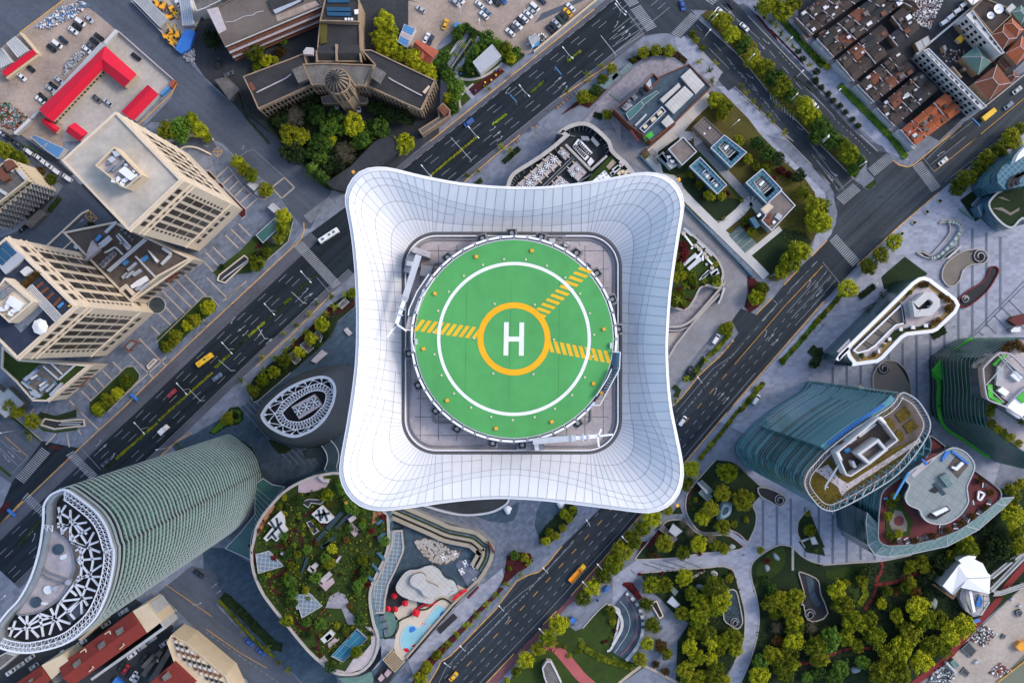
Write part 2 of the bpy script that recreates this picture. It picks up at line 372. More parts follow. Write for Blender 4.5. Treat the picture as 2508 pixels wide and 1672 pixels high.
# ---- lawns and beds
for s,m,L in(('20 560,290 640,265 930,435 1280,605 1290,625 1140,745 1040,690 1000,760 1070,795 720,1070 460,1300 400,1240 380,1100 470,950 290,790 330,560 480,470','lawn',3),('30 1100,1010 1230,1040 1500,1310 31 1640,0 1840,200 1900,300 2130,480 2240,640 2250,730 2330,1060 2250,1100 2170,1270 1900,1480 1700,1568 32 2020,20 1820,125 1750,110 1690,60 31 800,780 480,400 300,220 30 620,1450','lawn_dry',3),('31 500,190 560,420 640,440 690,440 800,420 880,330 930,180 750,10','lawn_dark',5),('31 760,480 850,460 900,480 1200,680 1440,720 1420,780 1240,960 1180,970 1110,950 740,560','lawn_dark',4),('31 850,350 930,200 1060,170 1440,680 1420,740 1270,560 980,240','lawn',4),('31 1540,1350 1860,1030 2130,1080 2200,1180 1900,1480 1700,1568 1620,1500','lawn_dark',4),('33 1140,600 1310,620 1370,650 1640,900 1630,1010 1555,1100 1590,1200 1580,1330 1530,1450 1490,1500 1400,1420 1250,1360 1150,1400 1000,1400 920,1350 840,1230 810,1130 820,1000 880,900 960,800','lawn_dark',3),('33 510,1370 600,1280 700,1260 800,1280 900,1380 1000,1430 1150,1430 1300,1440 1460,1560 34 1500,0 1400,90 1000,130 700,180 290,200 265,170','lawn_dark',4),('34 300,350 1000,295 1200,275 1300,300 1350,350 1420,600 1465,800 1460,1050 1420,1200 1350,1330 1250,1500 1230,1600 720,1600 700,1568 720,1100 850,900 700,820 540,640 440,560','lawn_dark',4),('34 1530,300 1570,210 1700,110 1850,40 1980,60 2080,150 2200,220 2350,260 44 130,260 780,215 1100,150 1650,0 43 2350,800 44 2400,440 1100,1600 34 1400,1600 1530,1300 1610,1000 1620,780 1590,600 1540,420','lawn_dark',3),('24 1080,1600 1220,1380 1480,1160 1640,1040 1770,930 1850,990 1930,960 2190,690 34 100,830 100,1000 0,1100 0,1230 200,1330 380,1370 60,1600','lawn',3),('33 650,1200 740,1090 775,1195','lawn_dark',4),('33 2170,1145 2350,1568 2130,1568 2050,1420 2060,1270','lawn_dark',4),('44 150,160 100,0 -150,0 -60,120','lawn_dark',4),('41 580,580 705,480 710,540 650,605','lawn',5),('41 770,1568 1030,1345 1280,1530 1200,1568','lawn_dark',3),('42 770,80 850,0 1210,0 1280,40 1100,180 800,210','lawn_dark',3),('41 1640,720 1820,590 1870,650 1760,770 1860,920 1810,960','lawn_dark',3),('30 980,170 1130,60 1420,360 1600,480 1640,640 1850,800 2000,960 2130,1130 2350,1340 41 600,270 590,330 470,470 60,60 30 2250,1560 2000,1300 1790,1180 1700,980 1400,610','lawn_dry',4),('11 560,1110 640,1190 880,1210 900,940 960,870 985,960 930,1180 700,1380 510,1520 150,1568 100,1520 400,1280','lawn',4),('02 1740,740 2250,290 2300,285 2350,320 12 70,290 130,370 130,440 0,540 02 2250,540 1900,880 1800,910 1760,860','lawn',4),('02 990,1450 1400,1070 1480,1065 1550,1150 1540,1210 1180,1568 1040,1600 1000,1560','lawn',4),('12 490,1300 560,1180 850,930 1180,620 1400,380 1500,320 1660,220 1670,400 1480,560 1420,700 1280,860 960,1130 600,1440 540,1460','lawn_dark',4),('23 1440,1440 1500,1350 1720,1090 1790,1070 1870,1130 1870,1200 1600,1500 1520,1545 1470,1530','lawn_dark',4),('20 150,40 0,0 10,10','lawn',4),('13 50,300 200,130 290,20 380,10 440,70 440,150 380,210 260,230 110,320','lawn_dark',4),('13 195,480 220,420 330,380 450,400 540,470 540,530 480,500 380,460','lawn_dark',4),('13 720,370 780,390 960,460 970,480 900,530 820,530 720,400','lawn_dark',4),('03 1800,640 1900,540 1980,470 2080,455 2200,460 2240,500 2200,540','lawn_dark',4),('03 400,130 450,70 620,110 760,70 850,40 850,130 640,160 480,150','lawn_dark',4),('03 420,230 600,280 860,240 860,270 620,300 480,280','lawn',4),('03 20,0 470,390 460,410 0,30','lawn',4),('03 0,660 130,770 110,790 0,700','lawn',4),):
 lay('lawn',s,m,L,sm=0)
for s,L in(('33 820,1000 880,900 930,880 840,1010 840,1150 815,1130',5),('33 1270,1360 1400,1400 1510,1490 1490,1510 1390,1440 1250,1380',5),('33 1170,1430 1290,1410 1460,1540 1440,1568 1280,1450',5),('33 500,1390 360,1568 430,1568 560,1420',5),('34 270,180 400,0 330,0 260,170',5),('34 100,470 200,460 260,540 320,620 280,640 180,540',5),('12 940,860 1140,680 1400,380 1480,420 1340,560 1000,850',5),('12 520,1290 600,1200 660,1170 620,1260 560,1320',5),('12 1500,490 1670,380 1670,330 1440,460',5),('11 560,1240 620,1180 650,1230 560,1270',5),('11 200,640 240,620 460,830 460,890 420,910 250,720',5),('11 0,440 50,400 130,480 80,530',5),('11 150,560 180,530 220,570 190,600',5),('30 160,660 350,590 560,530 720,570 830,660 800,720 690,640 500,610 330,650 230,720',5),('20 1690,1270 1880,1110 2050,1000 2200,990 2000,1200 1900,1160 1700,1270',5),('30 1560,150 1700,320 1840,480 1800,400 1620,180',5),('30 1760,330 2100,680 2130,740 1740,340',5),('20 560,800 640,780 680,830 580,840',5),('20 680,980 760,920 960,800 1020,760 1060,790 880,950 720,1060 680,1010',5),('24 1090,160 1200,115 1350,130 1385,210 1310,290 1200,350 1080,470 1020,490 1060,380',4),('24 1010,500 940,600 830,690 700,820 590,950 480,1040 330,1180 180,1330 100,1440 40,1568 160,1568 250,1400 420,1210 600,1010 780,810 950,640 1060,520',4),('32 1510,120 1560,80 1620,150 1530,220',6),('32 1480,350 1560,340 1560,400 1490,420',6),('32 1490,60 1620,130 1720,180 1700,280 1620,400 1520,470 1460,400 1500,240',5)):
 lay('shrub_bed',s,'soil_red' if L!=5 or R.random()<.8 else 'lawn_dark',L)
for s,m,sm in(('44 150,320 500,280 590,330 520,520 540,740 480,720 420,560 300,440 160,400','lawn',0),('34 1850,60 1910,110 1900,260 1800,380 1640,450 1560,560 1590,400 1600,280 1700,160','lawn',3),('24 1870,1060 1920,1060 2000,1180 2350,1340 2350,1370 2100,1330 1960,1220 1900,1150','lawn_bright',0),('34 0,1260 130,1350 260,1390 200,1420 0,1360','lawn_bright',0)):
 lay('grass_patch',s,m,6,sm=sm)
 # ---- paths
for s,w,m,L in(('20 680,340 430,750',10,'paving',4),('20 790,410 640,640 530,830 720,1090',10,'plaza',4),('20 570,870 680,885 830,850 960,770 1040,700',6,'concrete',4),('20 580,1200 570,1100 620,1020 720,930',5,'concrete',4),('31 400,240 560,420 700,520 790,660 1180,1050 1560,1420 1700,1568',21,'white_path',5),('30 1070,1050 820,1290 31 640,10 420,210',38,'white_path',5),('31 740,10 900,20 960,100',22,'white_path',6),('31 930,80 1450,640 1530,730',21,'forecourt',5),('31 1640,840 1530,730 1400,860 1180,1040',25,'white_path',6),('31 1860,1030 1480,1340',14,'white_path',6),('44 775,215 775,310 720,430 690,580 580,770',8,'red_path',5),('44 710,480 950,440 1210,335',8,'red_path',6),('44 2400,210 2130,530 2060,650 1900,840 1780,960 1500,1290 1250,1480 1110,1590',15,'red_path',5),('44 0,1350 200,1260 400,1190 700,1180',7,'red_path',5),('34 2060,1345 2270,1350',8,'red_path',5),('24 1500,1150 1640,1180 1900,1480 2030,1600',26,'pink_path',4),('24 1990,1600 1600,1130',8,'pink_path',5),('34 730,1568 370,1380 300,1390 70,1568',7,'beige_band',5),('34 1995,60 1995,320',6,'concrete',5),('33 1280,1390 1480,1530',10,'plaza',6),('34 890,400 1020,320',6,'concrete',5)):
 P=ws(s);_n[0]+=1
 if len(P)>2:P=smooth(P,5,False)
 kind(MB().strip(P,w*K,.05*L+.0018*(_n[0]%25)).build('path',m),'structure')
lay('play_court','31 1410,1000 1600,1200 1480,1320 1285,1110','slate_green',6)
lines('court_lines',['31 1350,1075 1450,1045','31 1330,1150 1445,1050','31 1375,1200 1500,1090','31 1425,1250 1545,1150','31 1470,1300 1590,1200'],.25,'beige_band',7)
lines('plaza_bands',['S %f,%d %f,%d'%(1868.4+34.2*k,y0,1868.4+34.2*k,y1)for k,(y0,y1)in enumerate([(1225,1335),(1230,1340),(1220,1345),(1240,1365),(1240,1385),(900,1380),(890,1380),(890,1370),(880,1370),(860,1365),(840,1360),(800,1100),(790,1100),(780,1000),(560,900),(560,900),(570,800),(580,760)])],1.1,'band_grey',3)
lines('plaza_bands',['42 1800,720 2350,170','42 1700,780 2350,120','42 2020,500 2200,690','42 1930,590 2040,700','42 2110,420 2350,650','42 2180,330 2350,500','42 1850,680 1900,720','34 420,230 690,300','34 560,210 810,290','34 700,180 970,290','34 330,240 540,310','34 200,310 250,360'],.5,'band_grey',4)
lines('paving_bands',['02 2000,0 2280,280','02 1860,150 2270,560','02 1950,100 2190,350','02 1780,210 2050,480','02 1760,480 1900,610','02 1830,400 2000,590','02 1680,620 1780,720','02 1540,750 1840,1060','02 1430,920 1710,1200','02 1250,1010 1350,1110','02 1140,1110 1240,1210','02 1060,1190 1225,1370','02 980,1250 1080,1350','02 900,1330 1010,1440','02 770,1440 900,1568','11 270,350 130,480','11 320,440 205,545','11 380,510 280,610','11 450,570 340,680','11 520,640 400,750','11 590,700 460,820','11 50,390 460,820','11 380,980 520,1120','11 300,1040 460,1200','11 240,1110 380,1250','11 100,1240 240,1380','11 20,1300 165,1450','11 0,1400 100,1510','11 750,580 890,470 1000,580 860,700 750,580','12 30,80 250,300 400,170','03 820,0 1090,260','03 620,310 510,430','03 745,310 770,460','03 380,30 310,120','03 870,270 900,320','02 1310,1440 1840,960','12 210,340 470,120'],.6,'beige_band',3)
lines('paving_stripes',['11 %d,%d %d,%d'%(40+70*i+dx,250+45*j+dx,70+70*i+dx,280+45*j+dx)for i in range(4)for j in range(2)for dx in(0,)]+['11 %d,%d %d,%d'%(a,b,a+28,b+30)for a,b in[(480+45*i+28*j,860-40*i+40*j)for i in range(8)for j in range(5)]],.25,'band_grey',4)
lines('joint_lines',['13 %d,%d %d,%d'%(a,-60,a+640,650)for a in range(330,800,75)]+['23 %d,%d %d,%d'%(a,1200-0,a+420,1620)for a in range(0,900,90)]+['21 %d,%d %d,%d'%(a,560-int((a-600)*.78),a+100,640-int((a-600)*.78))for a in range(830,1500,80)],.2,'forecourt',3)
# road markings and kerbs
def dash(P,on,gap,off=0.0):
 """Cut a polyline (photo pixels) into dashes."""
 out=[];pos=-off
 for i in range(len(P)-1):
  a,b=P[i],P[i+1];L=math.dist(a,b);s=0.0
  while s<L:
   ph=pos%(on+gap)
   if ph<on:
    e=min(L,s+on-ph);out.append([lerp(a,b,s/L),lerp(a,b,e/L)])
   else:e=min(L,s+on+gap-ph)
   pos+=e-s+1e-6;s=e+1e-6
 return out
def cut(P,x0,x1):return[p for p in P if x0<=p[0]<=x1]
seg=[]
for t in(.258,.363,.464):seg+=dash(between(RA1u,RA1l,t)[:-1],26,43,70*t)
for t in(.69,.79):seg+=dash(between(RA1u,RA1l,t)[:-1],26,43,9)
for t in(.226,.33):seg+=dash(between(RA2u,RA2l,t),26,40,90*t)
for t in(.10,):seg+=dash(between(RA2u,RA2l,t),20,14,5)
for t in(.635,.767):seg+=dash(between(RA2u,RA2l,t),26,40,50*t)
lines('lane_dashes',seg,.17,'mark_white',5)
seg=[between(RA1u,RA1l,.89),between(RA2u,RA2l,.885)]
for d in(17.7,35):seg+=dash(offs(RE,d)[:-1],13,17)
seg+=dash(offs(RE,-18.6)[:-1],13,17);seg+=[offs(RE,52)[:-2]]
seg+=['24 330,1580 420,1390 480,1330 640,1150 1080,720 1260,560 1390,470 1500,370 1560,290 1830,0','24 645,1260 1105,785','32 700,1568 970,1250 1120,1080 1330,940 1390,870 1450,800','32 1650,560 1825,370','32 1960,215 2170,0','32 2020,610 2150,470 2350,260','32 1980,530 2300,190','32 1930,470 2250,110','41 1270,270 1610,-60','41 1310,330 1700,20','41 1230,250 1355,410','41 1470,520 2130,0','40 1530,1540 1790,1340','41 0,120 340,570','41 35,260 390,640','41 180,440 285,610','41 290,620 455,480','41 0,210 285,600','30 1230,30 1580,490','30 1200,60 1630,440','30 1070,540 1290,765','30 2010,850 2350,1190','40 0,1030 250,1300','31 2180,90 2350,270','41 340,0 415,80','41 530,200 610,280','03 900,470 1120,710','03 135,750 310,565','03 0,470 200,660','03 0,370 250,600','12 1250,80 1440,300','30 170,150 350,380','30 0,360 200,200','30 0,520 340,310','30 0,440 280,260','30 20,590 350,370','32 660,560 870,600','41 0,1460 60,1395','42 0,230 170,0','42 70,210 215,55','42 0,400 265,105','42 310,140 120,-90','14 350,1400 200,1330','11 880,460 550,160 480,180 390,240']
for i in range(14):seg.append('14 %d,%d %d,%d'%(20+60*i,1000+42*i,48+60*i,1022+42*i))
lines('lane_lines',seg,.17,'mark_white',6)
seg=dash(px('24 500,1390 780,1110 1110,770 1300,590 1450,400 1560,290'),6,6)+dash(px('32 800,1550 950,1370 1130,1150 1310,960'),6,6)+dash(px('30 1120,480 1220,590 1600,1020'),26,22)+dash(px('30 1300,700 1490,920 1820,1290'),7,7)+dash(px('30 1540,930 1900,1400'),22,24)+dash(px('30 1840,580 2000,760'),6,6)+dash(px('40 240,1310 520,1568'),6,8)+dash(px('30 1740,570 2200,1120'),22,28)+dash(px('41 420,-40 660,220'),5,5)+dash(px('30 930,280 1010,370'),20,10)
lines('short_dashes',seg,.2,'mark_white',6)
seg=dash(cut(RE,0,1850),17,30,8)+['32 1400,980 1600,750 1900,400 2280,0','41 20,1560 120,1445','41 1360,400 1870,-10','40 1770,1568 2350,1090','40 1440,1560 1650,1395','03 60,340 310,560','04 1830,470 2350,830','14 30,970 400,1230 700,1400']
lines('centre_line',seg,.2,'mark_yellow',6)
# turn arrows
arrows=MB()
def arrow(a,b,turn=0):
 a,b=Vector(W(a)),Vector(W(b));d=(b-a);L=d.length;d.normalize();n=Vector((-d.y,d.x));z=.345
 q=lambda u,v:(*(a+d*u*L+n*v),z)
 arrows.poly([q(0,-.14),q(.62,-.14),q(.62,.14),q(0,.14)])
 if turn==0:arrows.poly([q(.6,-.55),q(1,0),q(.6,.55)])
 else:arrows.poly([q(.5,-.14*turn),q(.78,.9*turn),q(.9,.2*turn),q(.62,.14*turn)]if turn>0 else[q(.62,-.14),q(.9,-.2),q(.78,-.9),q(.5,.14)])
for s,t in(('20 1620,920 1700,850',0),('20 1660,980 1750,910',0),('20 1700,1040 1780,950',1),('20 900,1450 985,1410',1),('20 940,1520 1030,1450',0),('20 980,1568 1060,1510',1),('20 1130,970 1060,1040',1),('12 1090,260 1170,200',1),('12 1110,310 1210,250',0),('12 1180,370 1260,300',0),('12 680,820 760,750',0),('12 350,515 280,590',1),('12 460,610 370,680',0),('12 490,660 430,740',-1),('12 600,720 660,660',1),('32 1680,740 1720,650',1),('32 1720,780 1790,690',0),('32 1770,830 1840,750',0),('32 1120,1380 1170,1290',1),('32 1165,1430 1240,1345',0),('32 1220,1480 1295,1390',0),('32 2150,190 2210,100',1),('32 2200,235 2275,155',0),('32 2250,285 2325,205',0),('24 1070,910 1140,825',1),('41 1470,180 1370,230',1),('41 180,440 230,520',1),('41 215,410 290,460',0),('30 1240,90 1320,165',0),('30 1620,480 1690,555',0),('30 1660,430 1740,510',1),('30 1560,530 1640,600',1),('30 1480,820 1560,890',1),('30 2040,1400 2110,1460',1),('30 20,310 80,240',1),('30 60,355 140,290',0),('30 100,400 180,335',0),('30 140,440 215,375',1),('03 130,460 240,530',1),('03 40,540 110,640',1),('03 90,500 170,580',0),('03 1060,450 1140,380',1),('03 1100,500 1190,420',0),('03 1230,600 1290,520',1),('42 0,230 75,155',0),('42 50,290 125,210',0),('04 2130,700 2250,690',1),('14 80,510 150,460',0),('14 140,570 190,540',0),('03 360,1500 410,1400',1),('11 420,160 455,120',1),('01 2260,110 2310,140',1),('01 880,970 930,930',0)):
 p=px(s);arrow(p[0],p[1],t)
kind(arrows.build('lane_arrows','mark_white'),'structure')
# crossings
def zebra(s,n,z):
 a,b,c=px(s);v=(c[0]-a[0],c[1]-a[1]);m=MB()
 for i in range(n):
  p,q=lerp(a,b,i/n),lerp(a,b,(i+.5)/n)
  m.sheet([W(p),W(q),W((q[0]+v[0],q[1]+v[1])),W((p[0]+v[0],p[1]+v[1]))],z)
 kind(m.build('zebra_crossing','mark_white'),'structure')
for i,(s,n)in enumerate((('30 200,115 385,360 310,60',16),('30 70,-60 190,90 180,-110',12),('30 650,370 870,140 740,430',16),('30 1020,0 1130,-100 1110,60',6),('41 620,370 830,200 695,455',15),('41 1115,355 1330,640 1215,290',17),('41 270,690 460,530 355,770',13),('41 195,1175 455,1465 275,1100',17),('11 1105,890 1385,680 1180,975',19),('11 1000,1240 1430,1706 1095,1180',30),('03 175,790 470,450 270,860',20),('03 735,550 1010,820 815,500',16),('03 250,1030 480,1240 310,960',12),('14 375,1445 330,1540 480,1540',4),('32 610,1120 680,1210 655,1075',8))):
 zebra(s,n,.352+.0015*i)
lines('box_junction',['01 1000,840 1080,920 1020,975 940,895 1000,840','01 1000,840 1020,975','01 1080,920 940,895','11 150,130 210,185 150,245 95,185 150,130','11 150,130 150,245','11 210,185 95,185'],.22,'mark_yellow',7)
lines('bay_lines',['32 %d,%d %d,%d'%(a,b,a+55,b+50)for a,b in[(640+45*i,1010-62*i)for i in range(10)]]+['32 1150,670 780,1120','32 1170,690 800,1145 775,1120 1150,670 1210,710','31 910,1020 960,975 1360,1400 1310,1450 910,1020','31 1110,1230 1160,1180','32 1660,560 1825,370 1780,330']+['42 %s'%q for q in('240,390 290,430 0,750','160,480 205,520','90,580 130,610','10,660 50,695')]+['32 2210,660 2255,690','32 2290,580 2340,610','32 2140,750 2180,780','32 2350,590 2030,960 1980,930','32 2055,830 2100,865']+['33 1440,60 1490,100','33 1350,150 1405,190','33 1275,245 1325,285','33 1200,335 1245,375']+['24 %d,%d %d,%d'%(880-82*i,360+95*i,925-82*i,405+95*i)for i in range(4,12)]+['42 %d,%d %d,%d'%(a,640,a+40,600)for a in(170,)],.2,'mark_white',5)
lines('hatching',['30 %d,%d %d,%d'%(1745+31*i,1030+32*i,1752+31*i,1110+28*i)for i in range(9)],.5,'mark_white',7)
# yellow painted kerbs
for s in('S -60,1340 0,1283 195,1097 308,993 405,897 520,788 639,678 700,621 735,590 745,566 744,545','S 1053,347 1180,245 1316,136','S 1318,134 1456,23','S 1137,446 1200,392 1274,331','20 1680,1080 1900,930 2270,690','12 580,1060 960,720 1430,240','03 1650,670 1960,390 2120,300','24 230,1568 330,1400 360,1330 470,1260 640,1090 960,760 1010,690 1200,440 1330,370 1440,340 1540,250 1700,50','32 670,1500 760,1410 860,1290 960,1160 1090,1040 1180,960 1260,870 1340,770','32 1590,490 1760,310','24 860,1568 1170,1240','24 1490,920 1640,770','24 1800,600 2330,0','33 0,1568 330,1190','33 790,640 1330,0','32 1270,1568 2340,340','41 0,1340 170,1165','41 500,1440 1000,980 1400,640','41 900,280 960,330 1060,355 1130,330 1530,0','32 2050,0 1900,160','00 720,-10 220,365','00 1930,890 1960,920 1900,1040 1480,1430','03 0,1310 250,1050'):
 kerb(s,.42,.14,'kerb_yellow',name='painted_kerb')
for s in('33 1140,600 960,800 880,900 820,1000 810,1130 840,1230 920,1350 1000,1400 1150,1400 1250,1360 1400,1420 1490,1500 1530,1450 1580,1330 1590,1200 1555,1100 1630,1010','33 510,1370 600,1280 700,1260 800,1280 900,1380 1000,1430 1150,1430 1300,1440 1460,1560','34 1500,0 1400,90 1000,130 700,180 290,200 265,170 400,0','34 300,350 1000,295 1200,275 1300,300 1350,350 1420,600 1465,800 1460,1050 1420,1200 1350,1330','34 1400,1600 1530,1300 1610,1000 1620,780 1590,600 1540,420 1530,300 1570,210 1700,110 1850,40 1980,60 2080,150 2200,220 2350,260 44 130,260 500,235 780,215 1100,150','24 1930,960 2190,690 2350,800','33 2170,1145 2060,1270 2050,1420 2130,1568'):
 kerb(s,.5,.3,'kerb',3)
for s in('11 0,390 50,390 460,820 460,890 420,930','11 280,360 420,560 580,700 670,715 730,660','02 1730,800 2250,290 2330,290 2430,400','02 1000,1450 1400,1065 1480,1060 1550,1150 1540,1210 1190,1568','11 985,960 930,1180 700,1380','12 490,1300 540,1460 600,1440 960,1130','03 20,0 470,390','30 820,390 980,560 1220,810 1170,815 960,590','30 1350,960 2000,1568','31 1880,0 2350,480','41 0,330 200,545','30 1500,180 2350,1070','41 540,0 730,180','30 960,220 1400,620 1680,960 1710,1010','30 2000,1300 2250,1560','41 50,60 460,480','31 500,190 540,120 720,10 930,180','31 740,560 1110,950 1240,960 1430,760'):
 kerb(s,.35,.17,'kerb')
 # the helipad tower
mat('skin',(.72,.72,.735),.5,.05,.3,spec=.5)
mat('skin_b',(.69,.70,.72),.42,.05,.3);mat('skin_c',(.735,.73,.735),.55,.05,.3);mat('gutter_metal',(.10,.10,.105),.6,.2,.5)
mat('skin_edge',(.86,.86,.87),.4,.04,.3)
mat('seam',(.27,.28,.31),.6,0)
mat('deck_tile',(.46,.41,.42),.85,.3,.35,fine=2.5)
mat('dark_metal',(.05,.055,.06),.5,.2,.5)
mat('mid_metal',(.26,.27,.29),.45,.2,.6,metal=.3)
mat('light_metal',(.58,.59,.61),.4,.12,.6,metal=.2)
mat('steel',(.55,.57,.60),.35,.12,.6,metal=.5)
mat('tyre_black',(.012,.013,.015),.6,0)
mat('pad_green',(.088,.35,.10),.85,.16,.07,fine=.5,stretch=math.radians(91),streak=.07)
mat('pad_seam',(.03,.16,.04),.85,0)
mat('pad_white',(.80,.80,.78),.7,.06,.8)
mat('pad_yellow',(.80,.46,.02),.7,.12,.5)
mat('pad_orange',(.86,.42,.01),.7,.08,.5)
mat('lamp_orange',(.85,.40,.04),.5,.1,2)
mat('lamp_pale',(.62,.56,.42),.5,.1,2)
mat('glass_dark',(.03,.05,.06),.12,.2,.2,spec=.6)
mat('glass_blue',(.05,.13,.19),.15,.35,.15,spec=.6)
mat('glass_teal',(.05,.14,.13),.15,.35,.2,spec=.6)
OUT=px('K 300,22 400,35 560,75 800,122 1000,145 1200,155 1400,152 1650,125 1850,90 2000,62 2090,58 2180,75 2260,130 2305,210 2315,290 2290,440 2250,700 2225,900 2210,1120 2207,1250 L 2215,520 2235,700 2265,850 2300,1020 2312,1120 2305,1200 2270,1290 2200,1360 2110,1393 2020,1393 1850,1372 1600,1340 1350,1312 1100,1300 900,1310 700,1332 500,1362 350,1380 270,1380 180,1358 100,1300 45,1210 28,1110 45,980 75,820 110,600 135,380 142,150 K 138,850 125,650 105,470 80,330 65,240 80,160 130,80 200,35')
OUT=smooth(OUT,8)
def by_length(P,n,start):
 """n points evenly spaced round a closed outline, the first one nearest to start."""
 k0=min(range(len(P)),key=lambda i:math.dist(P[i],start));P=P[k0:]+P[:k0]+[P[k0]]
 L=[0.0]
 for i in range(1,len(P)):L.append(L[-1]+math.dist(P[i-1],P[i]))
 out=[];j=1
 for i in range(n):
  s=L[-1]*i/n
  while L[j]<s:j+=1
  out.append(lerp(P[j-1],P[j],(s-L[j-1])/max(1e-6,L[j]-L[j-1])))
 return out
NS=140
outer=by_length(OUT,NS,px('K 1190,155')[0])
cx0,cx1,cy0,cy1,rc=984.6,1522.4,569.0,1111.0,86.0
inner=[]
sides=[((cx1+cx0)/2,cy0,1,0,cx1-rc,cy0+rc,-90),(cx1,(cy0+cy1)/2,0,1,cx1-rc,cy1-rc,0),((cx0+cx1)/2,cy1,-1,0,cx0+rc,cy1-rc,90),(cx0,(cy0+cy1)/2,0,-1,cx0+rc,cy0+rc,180)]
for mx,my,dx,dy,ax,ay,a0 in sides:
 half=(cx1-cx0)/2-rc if dx else(cy1-cy0)/2-rc
 for i in range(35):
  if i<=7:inner.append((mx+dx*half*i/7.5,my+dy*half*i/7.5))
  elif i<28:
   t=math.radians(a0+90*(i-7.5)/20);inner.append((ax+math.cos(t)*rc,ay+math.sin(t)*rc))
  else:
   nx,ny=sides[(sides.index((mx,my,dx,dy,ax,ay,a0))+1)%4][0:2]
   ndx,ndy=sides[(sides.index((mx,my,dx,dy,ax,ay,a0))+1)%4][2:4];k=(35-i)/7.5
   h2=(cx1-cx0)/2-rc if ndx else(cy1-cy0)/2-rc
   inner.append((nx-ndx*h2*k,ny-ndy*h2*k))
ZR,ZI,ZP,ZD=322.0,316.0,319.4,315.1
def crown_pt(i,v):
 c=math.sin(math.pi*((i%35)/35.0))**2
 s=v*v*(3-2*v);s=.45*v+.55*s
 z=ZR+1.0*c-(ZR+1.0*c-ZI)*s-(.9*(1-v/.06)**2 if v<.06 else 0)
 p=lerp(outer[i%NS],inner[i%NS],v);x,y=W(p,z);return(x,y,z)
def vlist(i):
 c=math.sin(math.pi*((i%35)/35.0))**2;c=c**.8
 return[0,.025,.06,.54+(.14-.54)*c,.67+(.24-.67)*c,.76+(.47-.76)*c,.88+(.74-.88)*c,1]
tower=thing('helipad_tower','white four-petalled tower crown holding the round green helipad','tower',(0,-0.2,0))
MARK['the helipad tower']=(1254,836)
b=MB();SUB=3
for i in range(NS*SUB):
 fi=i/SUB;i0=int(fi)%NS;t=fi-int(fi)
 def P(v_idx,k):
  f=(fi+k/SUB);a=int(f)%NS;tt=f-int(f)
  va,vb=vlist(a)[v_idx],vlist((a+1)%NS)[v_idx]
  return lerp(crown_pt(a,va),crown_pt((a+1)%NS,vb),tt)
 for j in range(7):b.poly([P(j,0),P(j+1,0),P(j+1,1),P(j,1)],random.Random(i0*9+max(j,2)).randint(0,2))
 p,q=P(0,0),P(0,1);b.poly([p,q,(q[0]*.93,q[1]*.93,300),(p[0]*.93,p[1]*.93,300)])
crown=b.build('crown',['skin','skin_b','skin_c'],tower,sm=True)
b=MB()
for i in range(NS):
 V=vlist(i);pts=[crown_pt(i,V[2]),crown_pt(i,V[3]),crown_pt(i,V[4]),crown_pt(i,V[5]),crown_pt(i,V[6]),crown_pt(i,1)]
 fan=7<i%35<28
 b.path([(p[0],p[1],p[2]+.02)for p in pts],.052 if not fan else .04,.03)
for j in(2,3,4):b.path([(*crown_pt(i,vlist(i)[j])[:2],crown_pt(i,vlist(i)[j])[2]+.02)for i in range(NS+1)],.05,.03)
for j,lo,hi in((5,6,29),(6,3,32)):
 for q in range(4):b.path([(*crown_pt(i,vlist(i)[j])[:2],crown_pt(i,vlist(i)[j])[2]+.02)for i in range(q*35+lo,q*35+hi+1)],.055,.03)
b.build('panel_seams','seam',crown)
b=MB();E=[crown_pt(i,.012)for i in range(NS)];b.path([(p[0],p[1],p[2]+.05)for p in E+[E[0]]],.13,.2);b.build('rim_edge','skin_edge',crown)
inn=[W(p,ZD)for p in inner]
shaft=[(p[0]*.99,p[1]*.99)for p in inn]
b=MB();b.prism(shaft,0,ZD-4)
for z in range(6,300,6):b.ring(inset(ccw(shaft),-.25),.3,z,z+1.1,1)
b.build('shaft',['glass_blue','light_metal'],tower)
b=MB();b.prism([W(p,ZD)for p in inner],ZD-4,ZD)
b.build('roof_deck','deck_tile',tower)
b=MB()
IN=ccw(inn);X0,Y0=W((cx0,cy1),ZD);X1,Y1=W((cx1,cy0),ZD)
for k in range(1,12):
 x=X0+(X1-X0)*k/12;y=Y0+(Y1-Y0)*k/12
 b.bar((x,Y0+2,ZD+.01),(x,Y1-2,ZD+.01),.07,.03);b.bar((X0+2,y,ZD+.01),(X1-2,y,ZD+.01),.07,.03)
b.build('deck_joints','dark_metal',tower)
b=MB();b.ring(inset(IN,.0),.4,ZD-.2,ZI+.05);b.build('gutter','gutter_metal',tower)
b=MB();b.ring(inset(IN,.5),.22,ZD+.6,ZD+.8);b.build('crane_rail','skin_edge',tower)
b=MB();b.ring(inset(IN,1.1),.16,ZD,ZD+.3);b.build('inner_rail','mid_metal',tower)
b=MB();b.ring(inset(IN,4.6),.2,ZD,ZD+.3);b.build('plinth_rail','mid_metal',tower)
